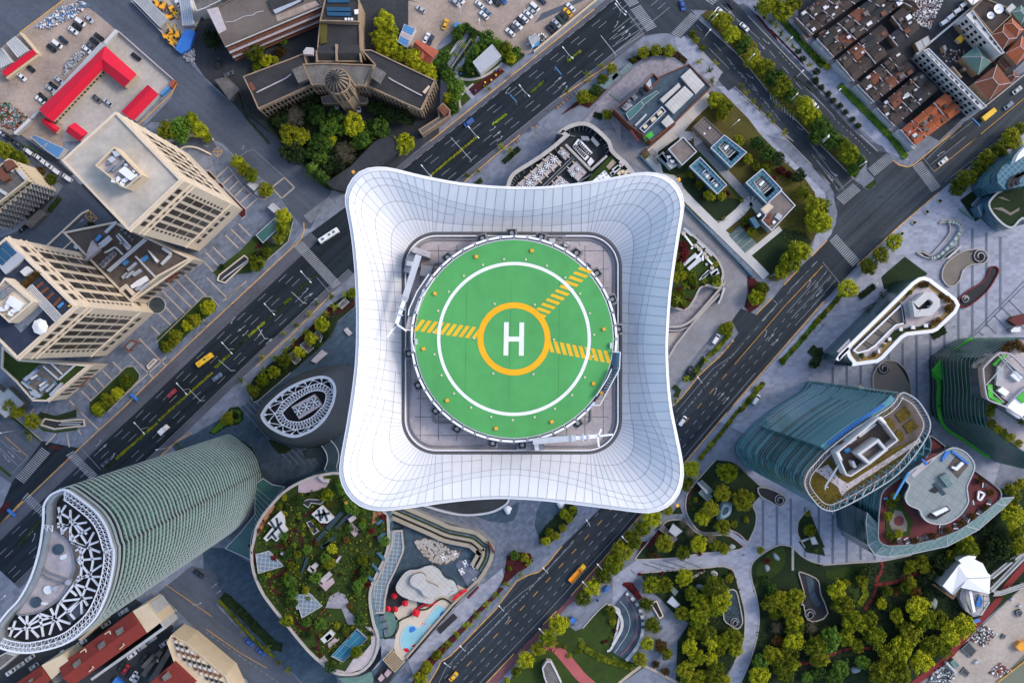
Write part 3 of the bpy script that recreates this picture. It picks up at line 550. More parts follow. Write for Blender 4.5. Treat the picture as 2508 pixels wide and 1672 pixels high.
# helipad: centre and size in photo pixels
PCX,PCY=px('22 1170,758')[0];PR=242.0
fz=K*(H-ZP)/H;pcx,pcy=W((PCX,PCY),ZP);pr=PR*fz
circ=lambda r,n=96,a0=0.0:[(pcx+math.cos(a0+i*2*math.pi/n)*r,pcy+math.sin(a0+i*2*math.pi/n)*r)for i in range(n)]
pad=MB().prism(circ(pr),ZP-.6,ZP).build('helipad','pad_green',tower)
b=MB()
def annulus(b,r0,r1,z,n=96):
 A,B=circ(r0,n),circ(r1,n)
 for i in range(n):
  j=(i+1)%n;b.poly([(*A[i],z),(*B[i],z),(*B[j],z),(*A[j],z)])
annulus(b,182*fz,188.5*fz,ZP+.03);annulus(b,187.8*fz,180.3*fz,ZP+.028)
b.build('touchdown_ring','pad_white',pad)
b=MB();annulus(b,75*fz,89.5*fz,ZP+.03);b.build('aiming_ring','pad_orange',pad)
b=MB();zz=ZP+.03
for s in('22 1060,573 1113,573 1106,941 1053,941','22 1230,576 1283,576 1278,944 1224,944','22 1110,732 1228,732 1227,787 1108,787'):b.sheet(ws(s,ZP),zz+.003*(s[3]=='1' and s[4:6]=='11'))
b.build('letter_h','pad_white',pad)
b=MB()
for k in range(10):
 a=px('22 %f,%f %f,%f %f,%f %f,%f'%(753-70.5*k,628-9.8*k,711-70.5*k,622-9.8*k,623-70.5*k,745-9.8*k,668-70.5*k,750-9.8*k))
 if k==9:a=px('22 115,534 95,534 82,590 82,560')
 b.sheet([W(p,ZP)for p in a],ZP+.012)
b.sheet(ws('22 780,645 693,755 740,760 766,725',ZP),ZP+.012)
b.build('stripe_markings','pad_yellow',pad);b=MB()
for k in range(-1,10):
 dx,dy=51*k,-49.5*k
 a=px('22 %f,%f %f,%f %f,%f %f,%f'%(1440+dx,405+dy,1415+dx,432+dy,1555+dx,483+dy,1583+dx,455+dy))
 if k==-1:a=px('22 1440,470 1470,478 1532,500 1505,528')
 b.sheet([W(p,ZP)for p in a],ZP+.012)
b.build('stripe_markings','pad_yellow',pad);b=MB()
for k in range(-1,9):
 dx,dy=69.3*k,13.3*k
 a=px('22 %f,%f %f,%f %f,%f %f,%f'%(1605+dx,780+dy,1648+dx,788+dy,1690+dx,925+dy,1645+dx,917+dy))
 if k==-1:a=px('22 1574,770 1618,910 1572,903 1562,850')
 b.sheet([W(p,ZP)for p in a],ZP+.012)
b.build('stripe_markings','pad_yellow',pad)
b=MB()
for x0,x1 in((650,626),(1138,1115),(1672,1662)):
 b.bar((*W(px('22 %d,100'%x0)[0],ZP),ZP+.003),(*W(px('22 %d,1450'%x1)[0],ZP),ZP+.003),.035,.01)
b.build('pad_joints','pad_seam',pad)
for s in('21 752,1345','21 1368,1280','22 294,257','22 167,868','22 428,1438','23 970,252','23 1587,178','22 2048,1252','22 2165,650','22 2142,1355'):
 p=W(px(s)[0],ZP);MB().box(p,.52,.52,ZP,ZP+.35,R.uniform(0,1.5),0,.8).build('edge_light','lamp_orange',tower)
for s in '21 615,1556 825,1435 1060,1373 1301,1377 1534,1446|22 1738,80 1902,258 2010,475 2056,712 2037,955 1955,1182 1813,1378 1622,1529 447,235 331,448 278,683 291,928 369,1160 507,1361 694,1516 955,371 1400,380 1612,766 1385,1148 940,1140 724,750|23 918,122 1156,158 1398,127'.split('|'):
 for q in px(s):MB().cyl(W(q,ZP),.17,ZP,ZP+.12,10).build('inset_light','lamp_pale',tower)
 # walkway, gutter and safety net round the pad
b=MB();annulus(b,pr,pr+.16,ZP-.05);b.build('pad_rim','light_metal',tower)
b=MB();annulus(b,pr+.15,pr+.6,ZP-.35);b.build('rim_gutter','dark_metal',tower)
b=MB();n=48
for i in range(n):
 a0,a1=2*math.pi*(i+.08)/n,2*math.pi*(i+.92)/n;f=lambda a,r:(pcx+math.cos(a)*r,pcy+math.sin(a)*r,ZP-.1)
 if 5.55<a0<6.15:continue
 b.poly([f(a0,pr+.38),f(a0,pr+.72),f(a1,pr+.72),f(a1,pr+.38)]);b.bar(f(a0-.01,pr+.1),f(a0-.01,pr+.8),.06)
b.build('safety_net','skin_edge',tower)
b=MB()
for i in range(24):
 a=2*math.pi*i/24;b.bar((pcx+math.cos(a)*pr*.8,pcy+math.sin(a)*pr*.8,ZP-.6),(pcx+math.cos(a)*(pr-2),pcy+math.sin(a)*(pr-2),ZD),.3)
b.build('pad_struts','mid_metal',tower)
FAN=px('21 1145,1085 820,1145 1470,1130 435,1355 1860,1305 2085,1530')+px('22 2255,322 2325,650 10,920 112,1270')+px('23 305,55 540,252 935,412 1262,432 1593,355 1875,190')
for q in FAN:
 p=W(q,ZP-1.2);a=math.atan2(p[1]-pcy,p[0]-pcx);m=MB().box(p,1.5,1.7,ZP-1.9,ZP-1.8,a);o=m.build('floodlight_frame','mid_metal',tower)
 MB().box(p,1.05,1.05,ZP-1.75,ZP-.9,a).build('floodlight','tyre_black',o);MB().cyl(p,.3,ZP-.9,ZP-.85,12).build('lens','mid_metal',o)
st=MB();A=ws('22 2265,905 2340,905 2335,1080 2250,1040',ZP)
st.prism(A,ZP-.5,ZP-.3)
for k in range(14):
 t=k/14;a0=lerp(px('22 2240,1050')[0],px('22 2050,1480')[0],t);a1=lerp(px('22 2335,1090')[0],px('22 2130,1480')[0],t)
 a0b=lerp(px('22 2240,1050')[0],px('22 2050,1480')[0],t+.05);a1b=lerp(px('22 2335,1090')[0],px('22 2130,1480')[0],t+.05);z=ZP-.5-9*t*.6
 st.prism([W(p,z)for p in(a0,a1,a1b,a0b)],z-.2,z)
st.build('stair','glass_blue',tower)
b=MB()
for s in('22 2260,900 2345,905 2335,1090 2120,1490 2040,1490','22 2250,1090 2200,1200 2080,1390','22 230,40 100,230 10,430 0,500','22 90,480 150,300 290,90','22 -30,655 40,665 40,780 70,900'):
 b.path([(*W(p,ZP+.6),ZP+.6)for p in px(s)],.1,.9)
b.build('stair_railing','skin_edge',tower)
b=MB();b.prism(ws('22 240,40 300,40 90,500 0,500 30,350',ZP-1),ZP-1.5,ZP-1);b.build('access_ramp','mid_metal',tower)
b=MB();b.prism(ws('22 0,510 88,510 60,655 -30,650',ZP-.5),ZP-1,ZP-.5);b.build('landing','deck_tile',tower)
for s in('11 1655,412 1690,465','31 732,495 680,540','13 1575,1070 1620,1030','33 718,1100 672,1055'):
 p,q=[W(u,ZR-3)for u in px(s)];m=MB().bar((*q,ZR-2),(*p,ZR-3),.1);o=m.build('beacon_arm','mid_metal',tower);MB().box(p,.42,.42,ZR-3.1,ZR-2.5,.5).build('beacon','lamp_orange',o)
for s,m in(('22 90,790','light_metal'),('22 2242,832','light_metal'),('22 170,245','skin_edge')):
 MB().box(W(px(s)[0],ZP),.35,.85,ZP,ZP+.5).build('control_box',m,tower)
for s in('21 1750,1215','21 1590,1175'):MB().box(W(px(s)[0],ZD),.9,.7,ZD,ZD+1.2,.1).build('equipment_cabinet','light_metal',tower)
b=MB()
for s in('21 1530,1110 1740,1110','21 1730,1100 1720,1200','21 1880,1170 1900,1230','21 1620,1130 1800,1230'):b.path([(*W(p,ZD+1),ZD+1.2)for p in px(s)],.12)
b.build('maintenance_rails','mid_metal',tower)
# two window-cleaning cranes on the roof rails
def crane(label,base,tip,body,arms):
 o=thing('roof_crane',label,'crane',(*W(px(base)[0],ZD),ZD),'window cleaning cranes on the tower roof');z=ZP+1.5
 a,t=W(px(base)[0],z),W(px(tip)[0],z+2);d=Vector((t[0]-a[0],t[1]-a[1]));n=Vector((-d.y,d.x)).normalized()
 MB().bar((*a,z),(*lerp(a,t,.62),z+.3),.85,.9).build('boom','light_metal',o)
 MB().bar((*lerp(a,t,.5),z+.4),(*lerp(a,t,.93),z+.6),.55,.5).build('boom_extension','skin_edge',o)
 b=MB()
 for f in(.56,.72,.8):p=lerp(a,t,f);b.bar((p[0]-n.x*.6,p[1]-n.y*.6,z+1),(p[0]+n.x*.6,p[1]+n.y*.6,z+1),.16)
 b.build('boom_collars','light_metal',o)
 b=MB();e=lerp(a,t,.93)
 for s in arms:q=W(px(s)[0],z+1);b.bar((*e,z+.8),(*q,z+.8),.26)
 b.build('jib_head','skin_edge',o)
 for s,m,zt in body:
  P=ws(s,z-1);MB().prism(P,ZD,zt).build('counterweight' if m=='deck_tile' else 'machine_house',m,o)
 return o
crane('white window cleaning crane on the west side of the helipad roof','21 115,1330','22 2090,690'.replace('22 2090,690','12 2100,650'),[('21 60,1230 245,1290 225,1350 35,1290','deck_tile',ZP),('11 2250,1300 2350,1320 2300,1530 2195,1500','mid_metal',ZP-1),('11 2240,1385 2300,1395 2290,1445 2230,1435','white_paint',ZP-.3),('21 130,1420 260,1440 230,1560 110,1540','mid_metal',ZP-2)],('12 2025,740','12 2240,670','12 2080,640'))
crane('pale blue-grey window cleaning crane on the southeast corner of the helipad roof','23 1380,395','23 2160,340',[('23 1320,430 1510,410 1505,510 1310,520','mid_metal',ZD+2),('23 1395,440 1445,440 1450,510 1405,510','white_paint',ZD+2.6)],('23 2265,320','23 2110,455','23 2140,260'))
# vegetation
leafmat('leaf_bright',(.085,.12,.003),(.38,.39,.012))
leafmat('leaf_olive',(.055,.078,.003),(.235,.24,.010))
leafmat('leaf_green',(.022,.055,.008),(.10,.19,.02))
leafmat('leaf_dark',(.010,.020,.007),(.032,.055,.014))
leafmat('leaf_rust',(.045,.028,.006),(.14,.075,.014))
leafmat('leaf_red',(.045,.006,.008),(.16,.015,.018))
leafmat('leaf_lime',(.09,.13,.005),(.26,.30,.02))
leafmat('twig',(.10,.085,.055),(.22,.19,.12))
mat('bark',(.10,.075,.055),.9,.3,2)
def trunk_mb(r,h,rnd,limbs=5):
 b=MB();b.cyl((0,0),.07*r+.06,0,h*.5,7,0,.045*r+.04)
 for k in range(limbs):
  a=6.28*k/limbs+rnd.uniform(-.3,.3);q=(math.cos(a)*r*.55,math.sin(a)*r*.55,h*rnd.uniform(.72,.88))
  b.bar((0,0,h*.42),q,.05*r)
 return b
def crown_mb(rnd,style):
 b=MB()
 if style=='cone':
  for k in range(1500):
   t=rnd.random()**.8;a=rnd.uniform(0,6.28);rr=(1-t)*(.75+.25*math.sin(a*7+t*9))*rnd.uniform(.75,1.0)
   b.leaf((math.cos(a)*rr,math.sin(a)*rr,.5+t*2.3),.10,(math.cos(a),math.sin(a),.8),rnd)
  return b
 if style=='spiky':
  for k in range(11):
   a=rnd.uniform(0,6.28);L=rnd.uniform(.55,1.05);e=rnd.uniform(.15,1.1)
   for j in range(26):
    t=(j+rnd.random())/26;c=(math.cos(a)*L*t+rnd.gauss(0,.07),math.sin(a)*L*t+rnd.gauss(0,.07),1.1+e*t+rnd.gauss(0,.08))
    b.leaf(c,.10,(math.cos(a)*.4,math.sin(a)*.4,1),rnd)
  return b
 if style=='bare':
  for k in range(70):
   a=rnd.uniform(0,6.28);e=rnd.uniform(.25,1.35);d=(math.cos(a)*math.cos(e),math.sin(a)*math.cos(e),math.sin(e))
   p=(d[0]*.2,d[1]*.2,.7+d[2]*.2);q=tuple(p[i]+d[i]*rnd.uniform(.55,.8)for i in(0,1,2));b.bar(p,q,.022)
   for j in range(4):
    f=rnd.uniform(.4,1);s=lerp(p,q,f);b.bar(s,(s[0]+rnd.gauss(0,.17),s[1]+rnd.gauss(0,.17),s[2]+rnd.uniform(.02,.2)),.016)
  for k in range(160):
   a=rnd.uniform(0,6.28);e=rnd.uniform(.1,1.5);b.leaf((math.cos(a)*math.cos(e)*.9,math.sin(a)*math.cos(e)*.9,.7+math.sin(e)*.8),.04,(0,0,1),rnd)
  return b
 N={'round':46,'bush':22,'loose':36}[style];S={'round':.27,'bush':.34,'loose':.25}[style]
 for k in range(N):
  u=rnd.random();ph=rnd.uniform(0,6.28);ct=1-1.15*u;st=math.sqrt(max(0,1-ct*ct));wob=1+.13*math.sin(ph*3+k%3)+rnd.uniform(-.1,.08)
  R0=rnd.uniform(.66,.84)*wob
  c=Vector((math.cos(ph)*st*R0,math.sin(ph)*st*R0,ct*R0*.8+(1.05 if style!='bush' else .75)))
  s=S*rnd.uniform(.7,1.15);m=30 if style!='loose' else 20
  for j in range(m):
   d=Vector((rnd.gauss(0,1),rnd.gauss(0,1),abs(rnd.gauss(0,1))*.9+.1)).normalized()
   b.leaf(c+d*s*rnd.uniform(.75,1.05),.085 if style!='loose' else .10,d*1.5,rnd)
 for k in range(120):
  a=rnd.uniform(0,6.28);q=rnd.random()**.5*.75;b.leaf((math.cos(a)*q,math.sin(a)*q,rnd.uniform(.6,1.2)),.2,(0,0,1),rnd)
 return b
CROWN={}
def crown_mesh(style,leaf,var):
 k=(style,leaf,var)
 if k not in CROWN:
  rnd=random.Random(style+str(var));me=bpy.data.meshes.new('crown');b=crown_mb(rnd,style)
  me.from_pydata(b.v,[],b.f);me.materials.append(M[leaf]);me.update();CROWN[k]=me
 return CROWN[k]
TRUNK={}
KINDS={'b':('camphor_tree','round','leaf_bright','bright yellow-green round tree','tree'),'o':('camphor_tree','round','leaf_olive','olive green round tree','tree'),'g':('broadleaf_tree','loose','leaf_green','mid green loose-headed tree','tree'),'d':('broadleaf_tree','loose','leaf_dark','dark green tree','tree'),'s':('young_tree','spiky','leaf_lime','lime green spiky young tree','tree'),'t':('young_tree','spiky','leaf_olive','thin sparse olive young tree','tree'),'n':('bare_tree','bare','twig','bare brownish tree','tree'),'c':('conifer','cone','leaf_green','feathery green conifer','tree'),'r':('red_bush','bush','leaf_red','dark red round bush','bush'),'u':('green_bush','bush','leaf_olive','clipped olive round bush','bush'),'v':('green_bush','bush','leaf_dark','dark green round bush','bush'),'y':('rust_bush','bush','leaf_rust','rust brown bush','bush')}
GRP={'tree':'trees of the streets and parks','bush':'bushes in beds and lawns'}
NT=[0]
def plant(code,p,r,z0=0.0,zt=None):
 name,style,leaf,look,cat=KINDS[code];NT[0]+=1;var=NT[0]%(3 if cat=='bush' else 5)
 h={'round':1.35,'loose':1.35,'spiky':1.5,'bare':1.2,'cone':1.9,'bush':.9}[style]*r
 x,y=W(p,z0+h);o=bpy.data.objects.new(name,None);C.objects.link(o);o.location=(x,y,z0);o.rotation_euler=(0,0,R.uniform(0,6.28));o.empty_display_size=.5
 o['category']=cat
 big=('large ' if r>3.7 and cat=='tree' else 'small ' if r<2.2 and style in('round','loose')else '')
 later(o,big+look,p,GRP[cat])
 c=bpy.data.objects.new('crown',crown_mesh(style,leaf,var));C.objects.link(c);c.parent=o
 k=r*{'round':1.08,'loose':1.1,'spiky':1.15,'bare':1.05,'cone':1.0,'bush':1.05}[style]
 lift={'round':.15,'loose':.15,'spiky':0,'bare':0,'cone':0,'bush':-.1}[style]*r
 c.scale=(k,k*R.uniform(.9,1.08),k*R.uniform(.85,1.05));c.location=(0,0,lift)
 if cat=='tree':
  tk=(style,round(r*2))
  if tk not in TRUNK:
   tb=trunk_mb(r,h,random.Random(str(tk)));me=bpy.data.meshes.new('trunk');me.from_pydata(tb.v,[],tb.f);me.materials.append(M['bark']);TRUNK[tk]=me
  t=bpy.data.objects.new('trunk',TRUNK[tk]);C.objects.link(t);t.parent=o
 return o
def plants(s,z0=0.0):
 """'tile code x,y,r ...' with r in tile pixels."""
 tl='00';code='b'
 for t in s.split():
  if ',' in t:
   a=t.split(',');plant(code,px(tl+' %s,%s'%(a[0],a[1]))[0],float(a[2])/ZS*K*(H-z0)/H*(1.1 if code in 'bog' else 1),z0)
  elif t.isdigit():tl=t
  else:code=t
plants('''41 o 1610,580,88 1735,470,98 1855,365,85 1945,250,85 2090,150,85 2220,60,95 b 905,1185,85 o 770,1320,85 635,1450,88 100,800,100 b 100,960,115 42 b 395,205,100 40 o 2200,1510,85 2310,1430,70
31 o 2250,800,105 b 2270,960,125 2080,1290,110 1980,1390,115 1880,1500,80 o 2110,630,75 1500,265,50 1600,360,45 1700,365,50 g 1620,90,85 1720,210,75 d 1830,260,85 o 1400,60,55 880,430,45 970,540,50 1085,660,60 1210,675,48 1480,945,50 1550,1070,55 s 1440,720,35 1230,930,30 r 925,550,28 1000,690,25 1270,650,35 1870,390,60 1950,440,50 1490,1010,35 1790,475,30 d 2060,450,85
30 o 1240,230,80 b 1310,380,90 o 1150,200,75 1400,390,55 g 1430,540,65 1480,460,60 o 1560,660,95 1690,750,95 g 1790,860,95 o 1880,950,95 g 1970,1050,85 b 2130,1170,95 2210,1290,90 1140,1110,80 o 1240,1180,80 1210,1270,60 g 2290,1390,95 2330,1490,80 u 890,380,45 930,450,42 1000,530,42 o 1700,60,95 1800,40,90 1880,140,95 1960,80,85 2030,30,70
40 b 20,1280,75 g 100,1420,105 200,1500,95 41 g 60,20,80 200,60,90 300,90,80 o 360,120,80 b 420,220,98 g 510,300,85 455,400,60
30 t 960,680,45 1080,780,45 1150,690,40 1110,900,50 1430,960,45 1480,1020,40 1560,1120,45 1640,1190,45 1720,1270,45 1780,1340,40 1900,1470,45 1590,90,50 1680,180,50 1750,240,45 1810,290,45 1870,370,50 1940,440,45 2000,510,45 d 2060,570,38 2110,650,38 t 2180,720,45 d 2260,790,45 2250,890,38 o 340,580,60 480,560,62 630,570,62 t 240,640,45
40 v 50,900,38 110,970,38 190,1040,35 240,1110,35 320,1170,38 380,1240,35 460,1320,35 520,1390,38
20 b 60,640,95 100,730,85 180,790,95 250,840,65 10 b 2000,250,105 2060,330,85 1950,440,95 2050,500,95 1990,560,85 2160,600,80 o 2290,640,80 b 2320,730,70 1980,160,50
20 g 400,620,65 330,690,52 290,740,52 390,760,65 440,840,75 540,380,65 575,310,50 640,290,42 700,350,45 860,420,75 800,520,60 740,560,60 700,650,75 980,480,55 o 1070,560,85 b 1130,640,55 g 1190,580,55 700,740,60 b 450,1080,62 g 540,960,85 520,1050,75 490,1200,70 s 610,500,42 520,610,42 730,470,45 570,760,35 640,590,30
20 o 1930,1080,70 b 2020,1070,55 g 2080,1000,65 o 2150,870,55 2250,760,55 b 2210,1270,55
10 o 560,560,105 b 680,670,62 580,740,48 780,670,42 g 870,440,52 y 840,570,68 o 740,440,52 d 1170,1120,95 g 1250,1270,95 1440,1290,85 1370,1420,85 b 1660,1370,115 g 1500,1390,95 1810,1400,75 1950,1420,95 1780,1530,85 n 1000,1290,125 d 1900,1200,85 2050,1270,90 2190,1300,90 850,1330,95 o 800,1340,48 950,1500,105 d 70,430,110 900,1240,70 1080,1200,80
11 d 970,80,105 930,190,100 1040,210,105 o 1060,20,90 g 1260,60,85 1340,110,85 1230,170,95 1290,240,85 n 1560,190,140 g 1740,60,90 b 1400,60,60 d 1390,330,95 1500,370,85 c 1180,360,115 1270,430,125 1330,490,85 b 2230,100,98 1670,110,60 370,290,68 o 435,370,70 b 520,450,72 o 680,600,82 b 880,900,78 880,1030,72 o 825,1140,62 690,1300,48 575,1420,82 d 600,1320,60 690,1200,42 v 190,1455,36 50,470,45
01 o 60,180,75 b 110,190,65 o 200,250,75 20,130,65 270,300,45 y 450,400,60 o 560,490,62 d 990,1050,62 920,1100,50 1010,1000,45 00 o 1850,1440,100 g 2000,1380,105 b 2110,1330,85 2200,1430,85 g 2000,1490,90 b 2290,1520,55
02 b 2290,420,65 o 2160,550,65 b 2080,610,62 o 1940,740,75 1850,840,65 1400,1230,75 b 1290,1360,62 o 1180,1440,75 b 1090,1530,62 12 b 60,400,68
03 o 350,170,85 190,60,75 b 1080,60,65 d 2000,550,65 o 2130,540,60
12 b 1300,600,78 1190,760,68 1050,905,62 o 890,1000,72 b 775,1130,68 650,1215,62 o 545,1340,65 d 1350,690,60 1250,810,52 s 1575,265,52 1440,400,50 1335,490,50 1110,680,50 990,780,50 905,870,50 780,960,50 650,1100,50 480,1280,45 b 1640,250,50 t 1400,280,45 1240,370,40 1160,490,45 1020,600,40 880,700,40 640,970,45 400,1220,45
13 o 260,150,65 v 340,110,52
32 s 820,170,52 735,325,45 u 1160,100,62 1150,160,50 s 1020,110,36 u 730,40,60 850,110,60 900,130,60 760,250,45 800,370,45 r 730,210,34 895,185,30 840,330,28 o 1650,200,70 b 1600,300,85 u 1270,640,75 s 1150,880,48 1040,990,50 950,1110,45 820,1200,48 1290,730,42 u 2280,555,30 2120,735,32 2005,870,32 1880,1000,42 1600,1310,42 1510,1440,38 s 700,1440,42 v 2240,1030,65 2300,890,42
33 u 1415,50,28 1305,180,30 1200,305,25 1105,425,25 985,570,38 42 u 280,340,28 180,440,30 75,550,30
33 b 870,710,88 o 810,860,85 600,1150,60 b 440,1250,95 335,1360,85 o 215,1470,95 80,1560,75 b 1275,735,98 o 1210,970,88 1450,1050,105 1085,1140,88 b 990,1245,75 o 1215,1340,78 u 1480,1260,36 1350,1310,42 920,1040,30 905,1140,25 850,1095,22 o 570,1525,92 b 950,1530,88 o 1130,1540,58 n 780,1300,58 860,1390,62 1080,1460,80 o 2180,1380,60 u 2165,1200,32
34 o 120,130,98 30,270,80 b 230,10,85 o 775,130,72 1240,90,58 y 430,140,45 b 425,485,92 o 580,490,88 b 800,400,90 o 370,700,75 450,930,85 b 390,1130,68 o 310,1300,72 1290,410,46 1130,490,115 b 880,580,80 970,660,85 1200,650,105 o 1020,740,95 b 1130,760,90 960,850,105 o 770,800,72 900,1010,62 1050,1030,95 b 1090,1110,85 1250,1090,85 o 1350,1060,85 b 850,1170,80 930,1290,85 1080,1290,75 o 1180,1200,62 b 1370,1190,72 o 810,1430,90 840,1540,75 1150,1400,90 1130,1510,95 970,1500,72 b 1240,1530,62 y 540,1160,80 o 600,1240,60 y 480,1360,45 590,1440,50 g 1690,430,48 1770,540,62 o 1740,690,85 1860,640,90 b 2020,620,88 o 1970,780,100 b 2010,890,85 o 1800,800,62 n 1820,960,75 o 2030,970,98 b 2010,1100,95 y 1830,1100,70 o 2240,1160,115 2270,1300,85 1780,1260,95 1960,1250,95 1860,1370,95 b 2000,1370,72 g 1640,1340,85 b 1620,1500,105 o 1920,1470,85 g 2160,1500,62 2280,1460,65 n 2200,960,80 r 970,140,24 1305,335,20 995,320,22 300,365,22 485,170,20 540,355,20 1710,215,38
24 b 2270,250,98 o 2150,370,92 b 2040,500,88 o 1940,620,85 2320,110,65 b 1660,930,98 o 1740,890,55 b 1550,1070,92 o 1430,1190,78 b 1300,1320,88 o 1190,1440,48 b 1085,1540,36 s 1330,240,48 1090,480,50 985,590,56 870,690,56 755,810,58 650,920,62 530,1040,58 430,1150,62 o 320,1260,52 200,1390,62 130,1520,72 g 1170,155,48 u 1290,180,52 1120,300,30 s 1240,370,42 u 1665,1155,30 1725,1170,24 1780,1265,32 1860,1220,22 1900,1220,22 2260,890,42 2240,770,62 r 2285,990,26 2155,1120,20 2200,1100,20
44 b 280,540,95 o 340,700,105 b 470,880,115 o 640,860,85 b 690,1060,115 d 590,330,75 o 560,430,62 380,460,42 g 220,1100,125 b 380,1060,95 o 500,1150,72 60,1150,95 90,1290,85 g 560,1340,75 330,1400,85 250,1500,85 b 940,830,75 o 990,910,62 b 1180,740,120 1240,860,110 o 1100,1010,115 1390,850,92 b 1000,1170,115 o 850,1250,110 900,1360,90 b 1220,1330,115 o 1340,1150,115 b 1450,1180,105 1560,1010,125 1680,920,115 o 760,1480,125 980,1470,115 b 770,690,55 d 850,730,50 o 830,550,58 y 940,550,55 o 1030,510,62 y 1160,570,72 d 1270,580,62 o 1100,450,62 d 1210,430,62 o 1210,220,65 1110,270,62 1250,290,62 d 1420,230,85 1320,370,62 o 1550,160,62 1560,290,52 d 1430,340,42 b 1710,100,105 d 1830,60,52 o 1060,320,42 y 750,620,42
43 o 2190,990,105 b 2210,1210,115 o 2300,870,62 d 1970,1300,70 2020,1450,62 b 1720,1500,72 o 2270,1400,95 d 1900,1380,60 44 d 2000,20,75 1970,130,95 2130,100,105 o 2300,40,95 d 2200,170,72 1900,240,50 o 2120,600,30
24 u 2250,1060,20 33 b 1090,430,26 1640,1600,40 23 b 1730,1200,50 1820,1150,42 o 1780,1250,45 1710,1350,42 1560,1400,48 b 1525,1495,50 o 1630,1440,45 r 1470,1510,22
20 t 890,980,35 1990,830,42 2130,720,42 2000,890,35 1750,1010,35 21 t 1030,130,45 1130,160,45 650,450,48 780,400,35 02 o 90,1480,70 03 t 300,300,45 340,350,40 14 t 190,700,40 330,830,40 430,980,40 700,1180,42 830,1340,45 930,1420,45 03 t 1960,430,35 33 t 2250,1600,30''')
# clipped hedges and flower strips: a lumpy mass of leaves over a traced outline
def hedge(s,h,leaf,label,name='hedge',cat='hedge',dens=1.3,z0=0.0,sm=0,group=None,parent=None,r=.42):
 P=cw(s,z0+h);P=smooth(P,sm)if sm else P;rnd=random.Random(s);b=MB()
 b.prism(inset(P,.12),z0,z0+h*.72)
 n=int(min(2600,max(40,abs(area(P))*dens*3)))
 for q in scatter(P,n,rnd):b.leaf((q[0],q[1],z0+h*rnd.uniform(.72,1.05)),r,(0,0,1),rnd)
 N=len(P)
 for i in range(N):
  a,c=P[i-1],P[i]
  for k in range(int(math.dist(a,c)*2)):t=rnd.random();b.leaf((a[0]+(c[0]-a[0])*t,a[1]+(c[1]-a[1])*t,z0+h*rnd.uniform(.1,.95)),r*.8,(0,0,.6),rnd)
 o=b.build(name,leaf,parent)
 if not parent:tag(o,label,cat,group)
 return o
def band(s,w):
 """A traced centre line (tile pixels) widened to an outline, as tile text in plain pixels."""
 P=px(s);A,B=offs(P,w/2),offs(P,-w/2)
 return 'S '+' '.join('%f,%f'%p for p in A+B[::-1])
HG='hedges and flower strips along the roads'
